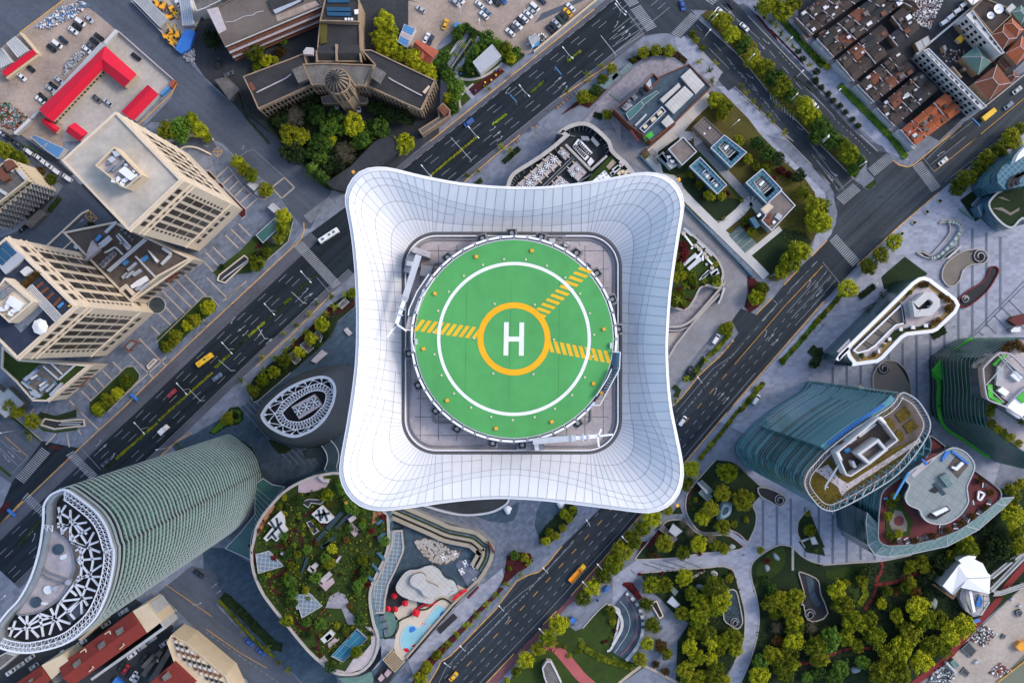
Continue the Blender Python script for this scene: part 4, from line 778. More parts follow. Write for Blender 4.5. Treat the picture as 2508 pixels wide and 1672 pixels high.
for s,w,leaf,lab in(('20 1910,560 1760,680',5,'leaf_lime','bright strip hedge on the median beside the northmost double lamp post'),('20 1500,900 1350,1030',5,'leaf_lime','bright strip hedge on the median above the second blue road sign'),('20 1090,1260 930,1380',5,'leaf_lime','bright strip hedge on the median southwest of the blue road sign'),('21 760,20 530,210 240,450',5,'leaf_olive','median strip hedge running up to the white tower rim from the north'),('12 670,570 490,730',6,'leaf_lime','bright strip hedge on the median halfway along the west road'),('12 285,925 115,1080',6,'leaf_lime','bright strip hedge on the median level with the yellow bus'),('12 960,310 880,370',6,'leaf_lime','shortest bright strip hedge on the median near the zebra crossing'),('12 1250,40 980,280 830,440',4,'leaf_dark','dark low hedge on the median next to the wide zebra crossing'),('12 810,440 670,580',4,'leaf_dark','dark low hedge on the median between two bright strips'),('12 490,740 290,920',4,'leaf_dark','dark low hedge on the median beside the lamp post near the yellow bus'),('02 2350,1130 2000,1440 03 1750,170',5,'leaf_olive','median hedge level with the red car on the west road'),('03 1740,190 1500,400 1280,590',6,'leaf_olive','median hedge beside the white lorry on the west road'),('03 1260,610 1130,740',5,'leaf_dark','median hedge next to the stop line at the southwest crossing'),('03 450,1270 200,1540',5,'leaf_dark','median hedge passing under the crescent glass tower crown'),('40 0,580 140,710 200,760',15,'leaf_olive','hedge along the hotel pavement north of the old lane houses'),('40 310,940 460,1090 700,1330 900,1540 41 1050,250',17,'leaf_green','long green hedge between the hotel pavement and old lane houses'),('30 1850,180 2180,560 2340,730',17,'leaf_green','green hedge along the pavement north of the avenue'),('32 2350,480 2250,590 2090,780 1980,900 1870,1030',12,'leaf_green','green hedge along the east pavement beside white parking bays'),('32 1680,1240 1560,1380 1440,1530 33 1400,30',11,'leaf_olive','olive hedge along the east pavement beside the parked white van'),('33 1390,60 1200,310 1000,550',9,'leaf_olive','olive hedge along the east pavement across from the tower corner'),('42 330,260 200,420 60,560 0,640',11,'leaf_olive','olive hedge strip south of the round tree at the junction'),('32 1320,600 1230,640 1200,700',20,'leaf_olive','fat rounded hedge at the north tip of the drop-off island'),('32 1310,690 1130,900 1060,950',11,'leaf_olive','straight hedge on the drop-off island beside the white van'),('32 1030,960 940,1090 880,1190 780,1200',13,'leaf_dark','dark hedge on the south end of the drop-off island'),('32 680,1280 740,1330 700,1400',12,'leaf_dark','dark hedge block below the drop-off island'),('21 1055,300 1120,240 1230,140',13,'leaf_dark','dark long shrub on the paving beside the cooling plant yard'),('21 750,540 815,490',11,'leaf_dark','dark shrub wedge on the paving touching the white tower rim'),('20 2110,1250 2090,1310',22,'leaf_dark','dark square shrub block south of the cobbled roof terrace'),('14 200,600 400,780 600,990 780,1170 860,1170',22,'leaf_dark','long dark planted bed west of the roof garden building'),('14 160,640 280,790 430,960 600,1130 780,1290',7,'leaf_olive','narrow olive strip along the south road beside the dark bed'),('13 60,290 200,150 300,40 400,60 400,170 260,210 110,310',1,'leaf_green','green shrub bed with a red corner on the stone plaza'),('03 1850,630 1960,520 2080,480 2200,480',10,'leaf_olive','oval shrub bed on the plaza above the crescent tower'),('34 130,480 200,480 260,560 310,640',12,'leaf_red','dark red flower wedge above the amphitheatre steps'),('44 580,480 600,590 530,700',16,'leaf_lime','bright lime hedge beside the forking red path'),('24 1900,1130 2000,1210 2120,1290 2340,1360 34 120,1370 230,1400',16,'leaf_olive','long curving hedge south of the amphitheatre'),('30 2010,840 2200,1000',2,'leaf_dark','low dark hedge on the outer pavement'),('20 520,330 600,290 760,350 930,450 1120,530 1280,610',6,'leaf_dark','dark boundary hedge north of the small park'),('11 1360,440 1430,400 1490,470 1610,370',6,'leaf_lime','bright green hedge zigzag beside the walled tarmac roof'),('11 1350,530 1450,600 1570,640',7,'leaf_lime','bright green hedge curving round the street corner below the conifers'),('11 2090,10 2200,140 2150,200 2010,310',7,'leaf_lime','bright green hedge round the tarmac roof near the main road'),('10 720,1590 430,1260',4,'leaf_dark','dark hedge along the northwest road'),('01 540,840 660,690',13,'leaf_dark','dark hedge below the curved balcony block'),('01 240,120 420,220',15,'leaf_green','green hedge behind the row of parked vans'),('42 530,300 700,170',15,'leaf_dark','dark planter hedge west of the wedge building'),('42 20,960 90,880',40,'leaf_dark','dark bush mass at the sharp west tip of the wedge building'),('42 1340,720 1480,640',24,'leaf_dark','dark oval hedge under the eaves of the wedge building'),('42 160,1280 290,1340',12,'leaf_dark','dark hedge lens on the plaza north of the roof meadow tower')):
 hedge(band(s,w)if w>1 else s,.7 if w<8 else .9,leaf,lab,group=HG)
 # planted beds on the ground that nobody could count stem by stem
def bed(s,leaf,n,r=.4,h=.5,z0=0.0,name='ground_cover',k='stuff',parent=None,rnd=R):
 P=ws(s,z0);b=MB()
 for q in scatter(P,n,rnd):b.leaf((q[0],q[1],z0+rnd.uniform(.05,h)),r,(0,0,1),rnd)
 o=b.build(name,leaf,parent);o['kind']=k;return o
bed('30 160,660 350,590 560,530 720,570 830,660 800,720 690,640 500,610 330,650 230,720','leaf_red',500,name='red_shrubs')
bed('12 940,860 1140,680 1400,380 1480,420 1340,560 1000,850','leaf_red',420,name='red_shrubs')
bed('24 1090,160 1200,115 1350,130 1385,210 1310,290 1200,350 1080,470 1020,490 1060,380','leaf_red',420,.35,.4,name='red_shrubs')
bed('33 820,1000 880,900 930,880 840,1010 840,1150 815,1130','leaf_red',160,.35,.4,name='red_shrubs')
bed('12 490,1300 560,1180 850,930 1180,620 1400,380 1500,320 1660,220 1670,400 1480,560 1420,700 1280,860 960,1130 600,1440 540,1460','leaf_dark',1500,.4,.6)
bed('23 1440,1440 1500,1350 1720,1090 1790,1070 1870,1130 1870,1200 1600,1500 1520,1545 1470,1530','leaf_dark',500,.4,.6)
bed('34 300,350 1000,295 1200,275 1300,300 1350,350 1420,600 1465,800 1460,1050 1420,1200 1350,1330 1250,1500 1230,1600 720,1600 720,1100 850,900 700,820 700,500','leaf_dark',2600,.5,.8)
bed('34 1650,600 1900,500 2100,600 2350,900 44 300,400 600,250 1500,200 1800,700 1400,1300 700,1568 34 1450,1568 1560,1300','leaf_dark',3500,.55,.9)
bed('11 840,50 1700,0 1880,40 1700,240 1600,350 1350,420 1100,350 900,300','leaf_dark',1300,.5,1.2)
bed('10 690,1330 1250,1060 1320,1180 1300,1420 900,1568','leaf_dark',900,.5,1.2)
bed('31 1640,0 1840,200 2130,480 2240,640 2250,730 2200,1000 1900,1480 1900,1000 1950,600 1500,300','leaf_olive',1200,.4,.4)
bed('30 1130,80 1420,360 1600,480 1640,640 1850,800 2000,960 2130,1130 2350,1340 2250,1480 2000,1300 1790,1180 1700,980 1400,610','leaf_olive',1600,.5,.6)
# vehicles, lamps, signs, people
CARCOL={'white':(.72,.72,.72),'silver':(.42,.44,.46),'black':(.012,.013,.016),'grey':(.10,.105,.115),'blue':(.03,.11,.38),'yellow':(.80,.42,.01),'red':(.38,.02,.03),'navy':(.02,.035,.07),'steel blue':(.14,.20,.29),'dark green':(.02,.045,.03)}
for k,v in CARCOL.items():mat('paint '+k,v,.3,.04,1,spec=.5)
mat('tyre',(.015,.015,.016),.9,0);mat('car_glass',(.012,.016,.02),.1,0,spec=.6);mat('headlamp',(.75,.75,.70),.3,0);mat('tail_lamp',(.35,.01,.01),.4,0)
def loft(b,secs,mi=0):
 """Closed skin through horizontal outlines [(z, pts)] of equal length."""
 o=len(b.v);n=len(secs[0][1])
 for z,P in secs:b.v+=[(p[0],p[1],z)for p in P]
 for k in range(len(secs)-1):
  for i in range(n):
   j=(i+1)%n;b.f.append((o+k*n+i,o+k*n+j,o+(k+1)*n+j,o+(k+1)*n+i));b.m.append(mi)
 b.f.append(tuple(range(o+(len(secs)-1)*n,o+len(secs)*n)));b.m.append(mi);return b
def rr(x0,x1,w,c=.28):
 return[(x0+c,-w),(x1-c,-w),(x1-c*.3,-w+c*.35),(x1,-w+c*1.3),(x1,w-c*1.3),(x1-c*.3,w-c*.35),(x1-c,w),(x0+c,w),(x0+c*.3,w-c*.35),(x0,w-c*1.3),(x0,-w+c*1.3),(x0+c*.3,-w+c*.35)]
def wheels(o,xs,y,r=.33):
 for x in xs:
  for s in(-1,1):
   b=MB();n=12
   for k in range(n):
    a0,a1=6.283*k/n,6.283*(k+1)/n;f=lambda a,yy:(x+math.cos(a)*r,yy,r+math.sin(a)*r)
    b.poly([f(a0,s*y-.1),f(a1,s*y-.1),f(a1,s*y+.1),f(a0,s*y+.1)])
   b.poly([(x+math.cos(6.283*k/n)*r,s*(y+.1),r+math.sin(6.283*k/n)*r)for k in range(n)]);b.build('wheel','tyre',o)
def make_car(col,shape):
 o=bpy.data.objects.new({'saloon':'saloon_car','van':'minivan'}[shape],None);C.objects.link(o);p='paint '+col
 if shape=='saloon':
  b=MB();loft(b,[(.25,rr(-2.4,2.4,.9)),(.6,rr(-2.45,2.45,.95)),(.85,rr(-2.38,2.36,.92))]);b.build('body',p,o)
  b=MB();loft(b,[(1.36,rr(-1.15,.5,.66,.2)),(1.43,rr(-1.0,.35,.58,.2))]);b.poly([(-1.1,-.6,1.36),(.45,-.6,1.36),(.45,.6,1.36),(-1.1,.6,1.36)]);b.build('roof',p,o)
  b=MB();b.poly([(1.25,-.72,.87),(1.25,.72,.87),(.45,.6,1.36),(.45,-.6,1.36)]);b.build('windscreen','car_glass',o)
  b=MB();b.poly([(-1.85,.7,.87),(-1.85,-.7,.87),(-1.1,-.6,1.36),(-1.1,.6,1.36)]);b.build('rear_window','car_glass',o)
  for s in(-1,1):
   b=MB();b.poly([(-1.85,s*.72,.87),(1.25,s*.74,.87),(.45,s*.62,1.37),(-1.1,s*.62,1.37)]);b.build('side_window','car_glass',o)
  xs=(-1.45,1.45);fx=2.3;rx=-2.35
 else:
  b=MB();loft(b,[(.25,rr(-2.5,2.45,.95)),(.7,rr(-2.55,2.5,.98)),(1.0,rr(-2.5,2.1,.96))]);b.build('body',p,o)
  b=MB();loft(b,[(1.85,rr(-2.35,.95,.84,.2)),(1.95,rr(-2.2,.8,.74,.2))]);b.poly([(-2.3,-.8,1.85),(.9,-.8,1.85),(.9,.8,1.85),(-2.3,.8,1.85)]);b.build('roof',p,o)
  b=MB();b.poly([(1.75,-.85,1.02),(1.75,.85,1.02),(.95,.8,1.85),(.95,-.8,1.85)]);b.build('windscreen','car_glass',o)
  b=MB();b.poly([(-2.45,.85,1.02),(-2.45,-.85,1.02),(-2.3,-.8,1.85),(-2.3,.8,1.85)]);b.build('rear_window','car_glass',o)
  for s in(-1,1):
   b=MB();b.poly([(-2.45,s*.9,1.02),(1.75,s*.9,1.02),(.95,s*.82,1.86),(-2.3,s*.82,1.86)]);b.build('side_window','car_glass',o)
  xs=(-1.5,1.5);fx=2.4;rx=-2.47
 wheels(o,xs,.85)
 for s in(-1,1):
  MB().box((fx-.06,s*.66),.14,.32,.6,.78).build('headlight','headlamp',o);MB().box((rx,s*.68),.12,.3,.6,.8).build('tail_light','tail_lamp',o)
 return o
PROTO={}
def cars(s,dx,dy,z=.24,jit=3):
 tl,col,shape='00','white','saloon'
 a0=math.atan2(-dy,dx)
 for t in s.split():
  if ',' in t:
   p=px(tl+' '+t)[0];x,y=W(p,1);k=(col,shape);a=a0+math.radians(R.uniform(-jit,jit))+(math.pi if R.random()<.4 and jit>2 else 0)
   if k not in PROTO:o=PROTO[k]=make_car(col,shape)
   else:o=copy_tree(PROTO[k],(0,0,0))
   o.location=(x,y,z);o.rotation_euler=(0,0,a);o['category']='car' if shape=='saloon' else 'van'
   later(o,f'{col} {"saloon car" if shape == "saloon" else "minivan"}',p,'cars parked and driving in the streets')
  elif t.isdigit():tl=t
  elif t in('saloon','van'):shape=t
  else:col=t.replace('_',' ')
cars('00 white 810,340 240,850 960,550 445,1105 van 890,245 635,490 saloon silver 655,890 560,985 1195,1135 985,210 black 850,300 570,535 335,755 1045,460 1095,410 1505,630 590,950 470,1075 grey 1005,515 1075,1095 navy 700,445',100,80)
cars('01 white 430,255 520,325 van 315,180 615,395 745,475 saloon grey 200,100 black 90,30 00 white 15,1465 black 100,1520',100,75)
cars('01 white 870,1210',90,-85);cars('01 black 260,1030',90,-80);cars('10 black 155,700',10,-90);cars('10 grey 275,820',90,-40);cars('10 white 1470,1188 silver 1630,1180 white 1708,1188',5,90);cars('00 white 1950,20',60,80)
cars('20 white 795,55 840,170 1130,360 1280,205 1330,160 1215,280 575,-5 880,-5 van 1400,75 saloon silver 520,25 1370,125 steel_blue 870,130 black 970,25 1245,235 grey 1165,310 navy 1475,5 blue 1040,0',85,75)
cars('20 black 1570,330 1612,298 1720,185 silver 1642,260 dark_green 1682,215 yellow 1765,135 white 1800,85',75,80)
cars('20 yellow 410,270',50,-110);cars('20 white 200,420 navy 245,445',50,-100);cars('20 silver 140,105',85,60);cars('20 blue 670,1355',80,-60,.3,1)
cars('30 white 1200,130 1460,300',88,82,.3,1);cars('30 black 1305,50',85,65,.3,1);cars('30 blue 775,60',22,100,.3,1);cars('30 white van 2230,1160',90,80,.3,1)
cars('40 silver 2275,1000 steel_blue 2180,1170 41 white 1455,290',92,-72,.3,1);cars('41 blue 1925,570',80,68)
cars('32 white van 1145,760',60,-95,.3,1);cars('32 black 850,1110',60,-90);cars('32 white van 1590,1430 33 775,170',65,-92,.3,1)
cars('24 yellow 500,1495',75,-85,.3,1);cars('12 steel_blue 145,1180',85,-62,.3,1);cars('02 red 1900,1360',75,-65,.3,1);cars('03 navy 1165,635',70,-70,.3,1)
cars('04 white 1170,920 905,1120 1460,1260 silver 330,1290 215,1375 375,1385 1365,780 1680,1085 1570,1170 white 115,1445 silver 1820,1130',92,-62);cars('04 black 1345,1380 red 1390,1415 black 1440,1455 white 1478,1490 silver 1500,1535 black 1590,1290',55,-85);cars('04 white 710,1260',60,90)
cars('14 blue 500,1115 630,1225',85,75,.3,1);cars('04 black 2200,360',100,80)
cars('40 white van 1545,185 1620,120 1475,245 1690,50',80,-55)
mat('bus_white',(.74,.75,.73),.4,.05,.5);mat('bus_yellow',(.78,.48,.03),.4,.05,.5);mat('truck_orange',(.80,.33,.02),.5,.15,.6);mat('tarp_blue',(.04,.18,.55),.6,.2,.5);mat('sign_blue',(.05,.17,.33),.5,.1,.5)
def vehicle(name,label,cat,s,z=.3):
 p,q=[W(u,2)for u in px(s)];o=thing(name,label,cat,((p[0]+q[0])/2,(p[1]+q[1])/2,z));o.rotation_euler=(0,0,math.atan2(q[1]-p[1],q[0]-p[0]));return o,math.dist(p,q)
def local(b,name,m,o):
 me=bpy.data.meshes.new(name);me.from_pydata(b.v,[],b.f)
 for x in(m if isinstance(m,(list,tuple))else[m]):me.materials.append(M[x])
 me.polygons.foreach_set('material_index',b.m);c=bpy.data.objects.new(name,me);C.objects.link(c);c.parent=o;return c
for p,lab,s in(('bus_white','white city bus driving past the tower corner','11 1275,1180 1485,1045'),('bus_yellow','yellow city bus on the west road','S 483,895 520,868')):
 o,L=vehicle('city_bus',lab,'bus',s);h=L/2;MB_=MB
 b=MB();loft(b,[(.3,rr(-h,h,1.2,.3)),(2.7,rr(-h,h,1.25,.3)),(3.1,rr(-h+.2,h-.15,1.1,.3))]);local(b,'body',p,o)
 b=MB();b.poly([(h+.02,-1,1.2),(h+.02,1,1.2),(h-.08,.95,2.6),(h-.08,-.95,2.6)]);local(b,'windscreen','car_glass',o)
 for s in(-1,1):local(MB().box((0,s*1.25),L*.86,.06,1.4,2.4),'side_window','car_glass',o)
 for x in(h*.55,-h*.6):local(MB().box((x,0),1.3,1.0,3.1,3.28),'roof_hatch','grey_paving' if p=='bus_white' else 'truck_orange',o)
 local(MB().box((h*.1,.1),1.0,.7,3.1,3.3),'air_conditioner','dark_metal',o)
 for x in(-h*.6,h*.6):
  for s in(-1,1):local(MB().box((x,s*1.12),1.0,.3,.0,.95,0,0,.8),'wheel','tyre',o)
for lab,s,cabm,boxm,open_ in(('white box lorry on the west road by a lamp post','03 1765,310 1855,225','white_paint','white_paint',0),('long orange tipper lorry heading up the east road','24 1790,445 1950,265','bus_yellow','truck_orange',1),('yellow flatbed lorry beside the white hotel','40 1890,1325 2035,1210','bus_yellow','bus_yellow',0),('blue tarpaulin lorry parked by the red brick path','24 1795,855 1880,915','grey_paving','tarp_blue',0)):
 o,L=vehicle('lorry',lab,'lorry',s);h=L/2
 b=MB();loft(b,[(.4,rr(h-1.8,h,1.1,.2)),(1.6,rr(h-1.8,h,1.12,.2)),(2.5,rr(h-1.8,h-.35,1.0,.2))]);local(b,'cab',cabm,o)
 local(MB().poly([(h+.02,-.95,1.55),(h+.02,.95,1.55),(h-.32,.9,2.4),(h-.32,-.9,2.4)]),'windscreen','car_glass',o)
 b=MB()
 if open_:b.box(((-h+h-2.0)/2,0),L-2.1,2.2,.8,1.1);b.ring([(-h,-1.15),(h-2.05,-1.15),(h-2.05,1.15),(-h,1.15)],.12,1.1,2.2);b.box((h-2.3,0),.5,2.2,1.1,2.4)
 else:b.box((-1.0,0),L-2.1,2.25,.8,2.8)
 local(b,'load_bed',boxm,o);local(MB().box((-.9,0),L-2,.8,.4,.78),'chassis','dark_metal',o)
 for x in(-h*.6,h-1.0):
  for s in(-1,1):local(MB().box((x,s*.95),.9,.3,0,.9,0,0,.8),'wheel','tyre',o)
  # blue hydraulic lift on the park pavement
o,L=vehicle('boom_lift','blue boom lift parked on the park pavement','lift','24 2090,650 2210,520');h=L/2
local(MB().box((h-.6,0),2.4,1.7,.4,1.5),'chassis','tarp_blue',o);local(MB().bar((h-.3,0,1.7),(-h+.4,0,2.6),.3),'arm','sign_blue',o);local(MB().ring([(-h-.5,-.6),(-h+.5,-.6),(-h+.5,.6),(-h-.5,.6)],.1,1.6,2.6).box((-h,0),1,1.2,1.5,1.6),'work_cage','sign_blue',o)
for x in(h-1.4,h+.2):
 for s in(-1,1):local(MB().box((x,s*.8),.7,.3,0,.7,0,0,.8),'wheel','tyre',o)
 # lamp posts
def lamp(s,look,arms,h=9.0,r=.1):
 p=px(s)[0];x,y=W(p,0);o=bpy.data.objects.new('street_lamp',None);C.objects.link(o);o.location=(x,y,.2);o['category']='street lamp';later(o,look,p,'street lamps')
 local(MB().cyl((0,0),r,0,h,8,0,r*.6),'pole','light_metal',o)
 for a,L in arms:
  a=math.radians(a);e=(math.cos(a)*L,math.sin(a)*L,h+.5)
  local(MB().bar((0,0,h-.2),e,.16),'arm','light_metal',o);local(MB().box((e[0],e[1]),1.1,.42,h+.42,h+.6,a),'lamp_head','white_paint',o)
for s in px('20 1760,670 1290,1080 740,1530 2340,170')+px('30 70,200')+px('12 1185,100 790,450 330,870')+px('21 230,450')+px('03 1640,240')+px('02 2100,1310'):lamp('S %f,%f'%s,'white double-armed lamp post',((130,3.6),(-45,2.4)),10)
for s,a in(('30 990,460',50),('30 1040,250',45),('30 1060,290',45),('30 1460,720',45),('30 1870,540',45),('30 1990,900',45),('30 1930,1150',45),('40 190,1100',45),('41 60,100',40),('41 460,380',35),('31 2270,120',45),('03 190,270',190),('03 1890,450',190),('24 2130,270',130),('24 1970,460',130),('24 1500,970',130),('33 140,1470',130),('23 2000,1300',120),('24 480,1330',140),('24 1540,310',130),('24 1060,720',130),('24 640,1155',130),('32 960,1240',130),('04 100,600',40),('30 1290,1430',40),('20 1340,640',60),('20 800,370',95),('20 590,230',95)):lamp(s,'slim grey single-armed lamp post',((a,3.2),),8.5,.08)
def gantry(s,label,panel):
 p,q=[W(u,6.5)for u in px(s)];o=thing('road_sign_gantry',label,'road sign',(*p,0),'overhead road signs')
 b=MB().cyl(p,.15,0,6.9,8,0,.11).bar((*p,6.6),(*q,6.6),.16);b.build('mast','light_metal',o)
 if panel:a,c=lerp(p,q,panel[0]),lerp(p,q,panel[1]);MB().bar((*a,6.3),(*c,6.3),.5,1.6).build('sign_panel','sign_blue',o)
gantry('20 1625,745 1695,830','blue overhead road sign north of the small park crossing',(0,1));gantry('20 1195,1125 1125,1050','blue overhead road sign on the median west of the cobbled terrace',(.1,1));gantry('40 1775,1310 1860,1400','teal overhead road sign beside the yellow lorry',(.1,.95))
gantry('20 2300,610 2130,395','long thin camera mast over the northeast lanes',None);gantry('21 690,270 470,25','long thin camera mast over the lanes just north of the tower rim',None);gantry('12 1100,360 970,240','thin camera mast over the lanes near the wide zebra crossing',None);gantry('12 300,1110 160,990','thin camera mast over the lanes near the yellow bus',None);gantry('12 670,755 590,620','thin camera mast over the turn arrows on the west road',None);gantry('02 2220,1445 2100,1320','thin camera mast over the lanes by the red car',None)
# people: one small standing figure in a few poses, walking on the pavements
mat('skin_tone',(.45,.28,.20),.6,0);mat('cloth_dark',(.02,.022,.03),.8,0);mat('cloth_red',(.35,.03,.04),.8,0);mat('hair',(.012,.01,.009),.7,0);mat('cloth_pale',(.5,.5,.52),.8,0)
def person_mesh(cloth):
 b=MB();E=lambda x,y,rx,ry,n=8:[(x+math.cos(i*6.283/n)*rx,y+math.sin(i*6.283/n)*ry)for i in range(n)]
 for s in(-1,1):
  st=.16*s;loft(b,[(.0,E(st+.05,.10*s,.13,.05)),(.08,E(st,.10*s,.07,.06)),(.45,E(st*.6,.10*s,.065,.07)),(.85,E(0,.09*s,.09,.09))],1)
  loft(b,[(.78,E(-st*.9,.24*s,.035,.035)),(1.1,E(-st*.4,.25*s,.045,.045)),(1.42,E(0,.20*s,.06,.06))],0)
 loft(b,[(.82,E(0,0,.12,.17)),(1.1,E(0,0,.11,.15)),(1.35,E(0,0,.13,.21)),(1.46,E(0,0,.09,.14)),(1.5,E(0,0,.05,.06)),(1.54,E(0,0,.05,.06))],0)
 loft(b,[(1.52,E(.01,0,.05,.05)),(1.6,E(.02,0,.09,.08)),(1.7,E(.01,0,.1,.085)),(1.76,E(0,0,.06,.05))],2)
 me=bpy.data.meshes.new('person');me.from_pydata(b.v,[],b.f)
 for x in(cloth,'cloth_dark','hair'):me.materials.append(M[x])
 me.polygons.foreach_set('material_index',b.m);return me
for s,cl,lab in(('12 1430,940','cloth_red','person in red walking on the stone plaza'),('11 1265,830','cloth_dark','person in dark clothes on the upper zebra crossing'),('11 1275,838','cloth_red','person in red on the upper zebra crossing'),('30 870,550','cloth_red','person in red on the striped pavement'),('30 985,180','cloth_dark','person in black at the traffic island'),('20 1540,1225','cloth_dark','person in dark clothes beside the parked bicycles'),('21 1395,15','cloth_pale','person in pale clothes on the paving north of the plant yard'),('34 1450,150','cloth_dark','person in black crossing the park promenade'),('42 1580,620','cloth_dark','person in black on the banded plaza'),('12 795,1300','cloth_dark','person in black beside the oval bed'),('03 740,610','cloth_red','person in red crossing at the southwest junction'),('02 2280,590','cloth_dark','person in black at the kerb by the planted island'),('41 770,680','cloth_dark','person in dark clothes in the middle of the east junction'),('12 325,378','cloth_red','person in red on the cycle lane'),('33 620,80','cloth_pale','person in pale clothes on the drive beside the tower')):
 o=bpy.data.objects.new('person',person_mesh(cl));C.objects.link(o);x,y=W(px(s)[0],1);o.location=(x,y,.3);o.rotation_euler=(0,0,R.uniform(0,6.28));tag(o,lab,'person','pedestrians')
 # rows of parked bicycles
def bike_mesh():
 b=MB()
 for x in(-.5,.5):
  n=10
  for k in range(n):
   a0,a1=6.283*k/n,6.283*(k+1)/n;b.bar((x+math.cos(a0)*.32,0,.34+math.sin(a0)*.32),(x+math.cos(a1)*.32,0,.34+math.sin(a1)*.32),.05)
 b.bar((-.5,0,.34),(0,0,.3),.05).bar((0,0,.3),(.4,0,.8),.05).bar((-.25,0,.85),(0,0,.3),.05).bar((-.2,0,.75),(.4,0,.8),.05).bar((.5,0,.34),(.36,0,.98),.05).bar((.36,-.28,1),(.36,.28,1),.05).box((-.27,0),.28,.16,.85,.92)
 return b
bm={}
for c in('paint blue','truck_orange','dark_metal','light_metal'):
 b=bike_mesh();me=bpy.data.meshes.new('bicycle');me.from_pydata(b.v,[],b.f);me.materials.append(M[c]);bm[c]=me
LOOK={'paint blue':'blue parked bicycle','truck_orange':'orange parked bicycle','dark_metal':'black parked bicycle','light_metal':'silver parked bicycle'}
for s,n in(('20 1640,1200 1770,1090',13),('20 1780,1080 1900,1000',9),('21 1330,1450 1440,1370'.replace('21','20'),10),('21 1130,110 1220,60',7),('04 1830,840 1950,760',8),('04 2080,980 2200,1080',8),('20 1090,870 1170,800',6),('32 1210,910 1330,780',7)):
 a,c=px(s);d=math.atan2(-(c[1]-a[1]),c[0]-a[0])
 for i in range(n):
  p=lerp(a,c,i/(n-1));k=R.choice(list(bm));o=bpy.data.objects.new('bicycle',bm[k]);C.objects.link(o);x,y=W(p,.5);o.location=(x,y,.2);o.rotation_euler=(0,0,d+math.pi/2+R.uniform(-.2,.2));o['category']='bicycle';later(o,LOOK[k],p,'bicycles parked along the pavements')
  # building helpers
mat('beige_stone',(.66,.555,.43),.8,.12,.3);mat('beige_roof',(.46,.42,.37),.9,.34,.09,fine=.4)
cellmat('window_brown',[(.016,.011,.008),(.045,.032,.024),(.022,.015,.011),(.09,.08,.07)],.8,1.7,None,.12,.3);mat('window_dark',(.02,.025,.03),.2,.2,.4,spec=.5);mat('window_pale',(.22,.27,.30),.2,.2,.4)
mat('old_stone',(.30,.22,.15),.9,.35,.25);mat('old_roof',(.040,.040,.042),.9,.4,.15,fine=.8);mat('grey_roof',(.15,.125,.11),.9,.3,.12,fine=.8);mat('worn_roof',(.15,.14,.13),.95,.45,.3,fine=1.2)
mat('red_roof',(.62,.008,.035),.55,.08,.3);mat('rust_roof',(.33,.085,.045),.8,.25,.6);mat('tile_red',(.20,.03,.022),.85,.2,.5);mat('tile_brown',(.17,.065,.04),.9,.25,.5);mat('tile_dark',(.062,.047,.041),.9,.45,.25,fine=1.2);mat('tile_orange',(.36,.10,.04),.85,.25,.5)
mat('white_wall',(.56,.55,.54),.85,.12,.3);mat('cream',(.62,.50,.34),.85,.12,.3);mat('blue_sheet',(.07,.26,.55),.6,.15,.5);mat('pale_sheet',(.42,.43,.43),.6,.2,.3);mat('grey_sheet',(.40,.41,.44),.5,.1,.3);mat('solar',(.02,.08,.15),.2,.2,.4,spec=.6);mat('navy_deck',(.03,.04,.065),.85,.3,.3)
mat('gravel_roof',(.12,.095,.08),.95,.35,.3,fine=1.5);mat('rust_metal',(.16,.06,.035),.8,.4,.8);mat('copper_green',(.12,.22,.19),.7,.35,.5)
def bld(name,label,s,h,wall,roof,par=.8,pt=.35,z0=0.0,cat='building',group=None,sm=0,parent=None,P=None):
 """A building traced at roof level: walls, a roof surface and a parapet."""
 P=ccw(P or ws(s,h));P=smooth(P,sm)if sm else P
 t=parent or thing(name,label,cat,(*mid(P),0),group)
 MB().prism(P,z0,h-.02,top=False).build('wall',wall,t)
 MB().sheet(inset(P,pt*.5)if par else P,h-.02).build('roof',roof,t)
 if par:MB().ring(P,pt,h-.1,h+par).build('parapet',wall,t)
 return t,P
def wbox(a,b,t0,t1,z0,z1,d0=-.05,d1=.09):
 """A box lying on the wall a->b (outside on the right), from t0..t1 metres along it."""
 a,b=Vector(a),Vector(b);u=(b-a).normalized();n=Vector((u.y,-u.x));m=MB();q=lambda t,d:tuple(a+u*t+n*d)
 return m.prism([q(t0,d0),q(t0,d1),q(t1,d1),q(t1,d0)],z0,z1,bottom=True)
def windows(t,a,b,z0,z1,rows,cols,m='window_brown',fw=.7,fh=.7,name='window',pad=0.0,merge=False):
 L=math.dist(a,b)-2*pad;cw,ch=L/cols,(z1-z0)/rows;big=MB()
 for r in range(rows):
  for c in range(cols):
   x0=pad+(c+.5-fw/2)*cw;zz=z0+(r+.5-fh/2)*ch;w=wbox(a,b,x0,x0+cw*fw,zz,zz+ch*fh)
   if merge:
    o=len(big.v);big.v+=w.v;big.f+=[tuple(i+o for i in f)for f in w.f];big.m+=w.m
   else:w.build(name,m,t)
 if merge:o=big.build(name,m,t);o['kind']='stuff'
def ledge(t,a,b,z,h,d,m,name='cornice',pad=0.0):wbox(a,b,pad,math.dist(a,b)-pad,z,z+h,-.2,d).build(name,m,t)
def slab(t,s,z0,z1,m,name,zt=None):return MB().prism(ws(s,z1),z0,z1).build(name,m,t)
def unit(t,s,z0,h,m,name='vent_unit'):
 for q in s.split('|'):
  P=cw(q,z0+h);o=MB().prism(P,z0,z0+h).build(name,m,t)
 return o
def duct(t,s,w,z,m='light_metal',name='duct'):
 for q in s.split('|'):
  P=ws(q,z);MB().path([(p[0],p[1],z)for p in P],w,w).build(name,m,t)
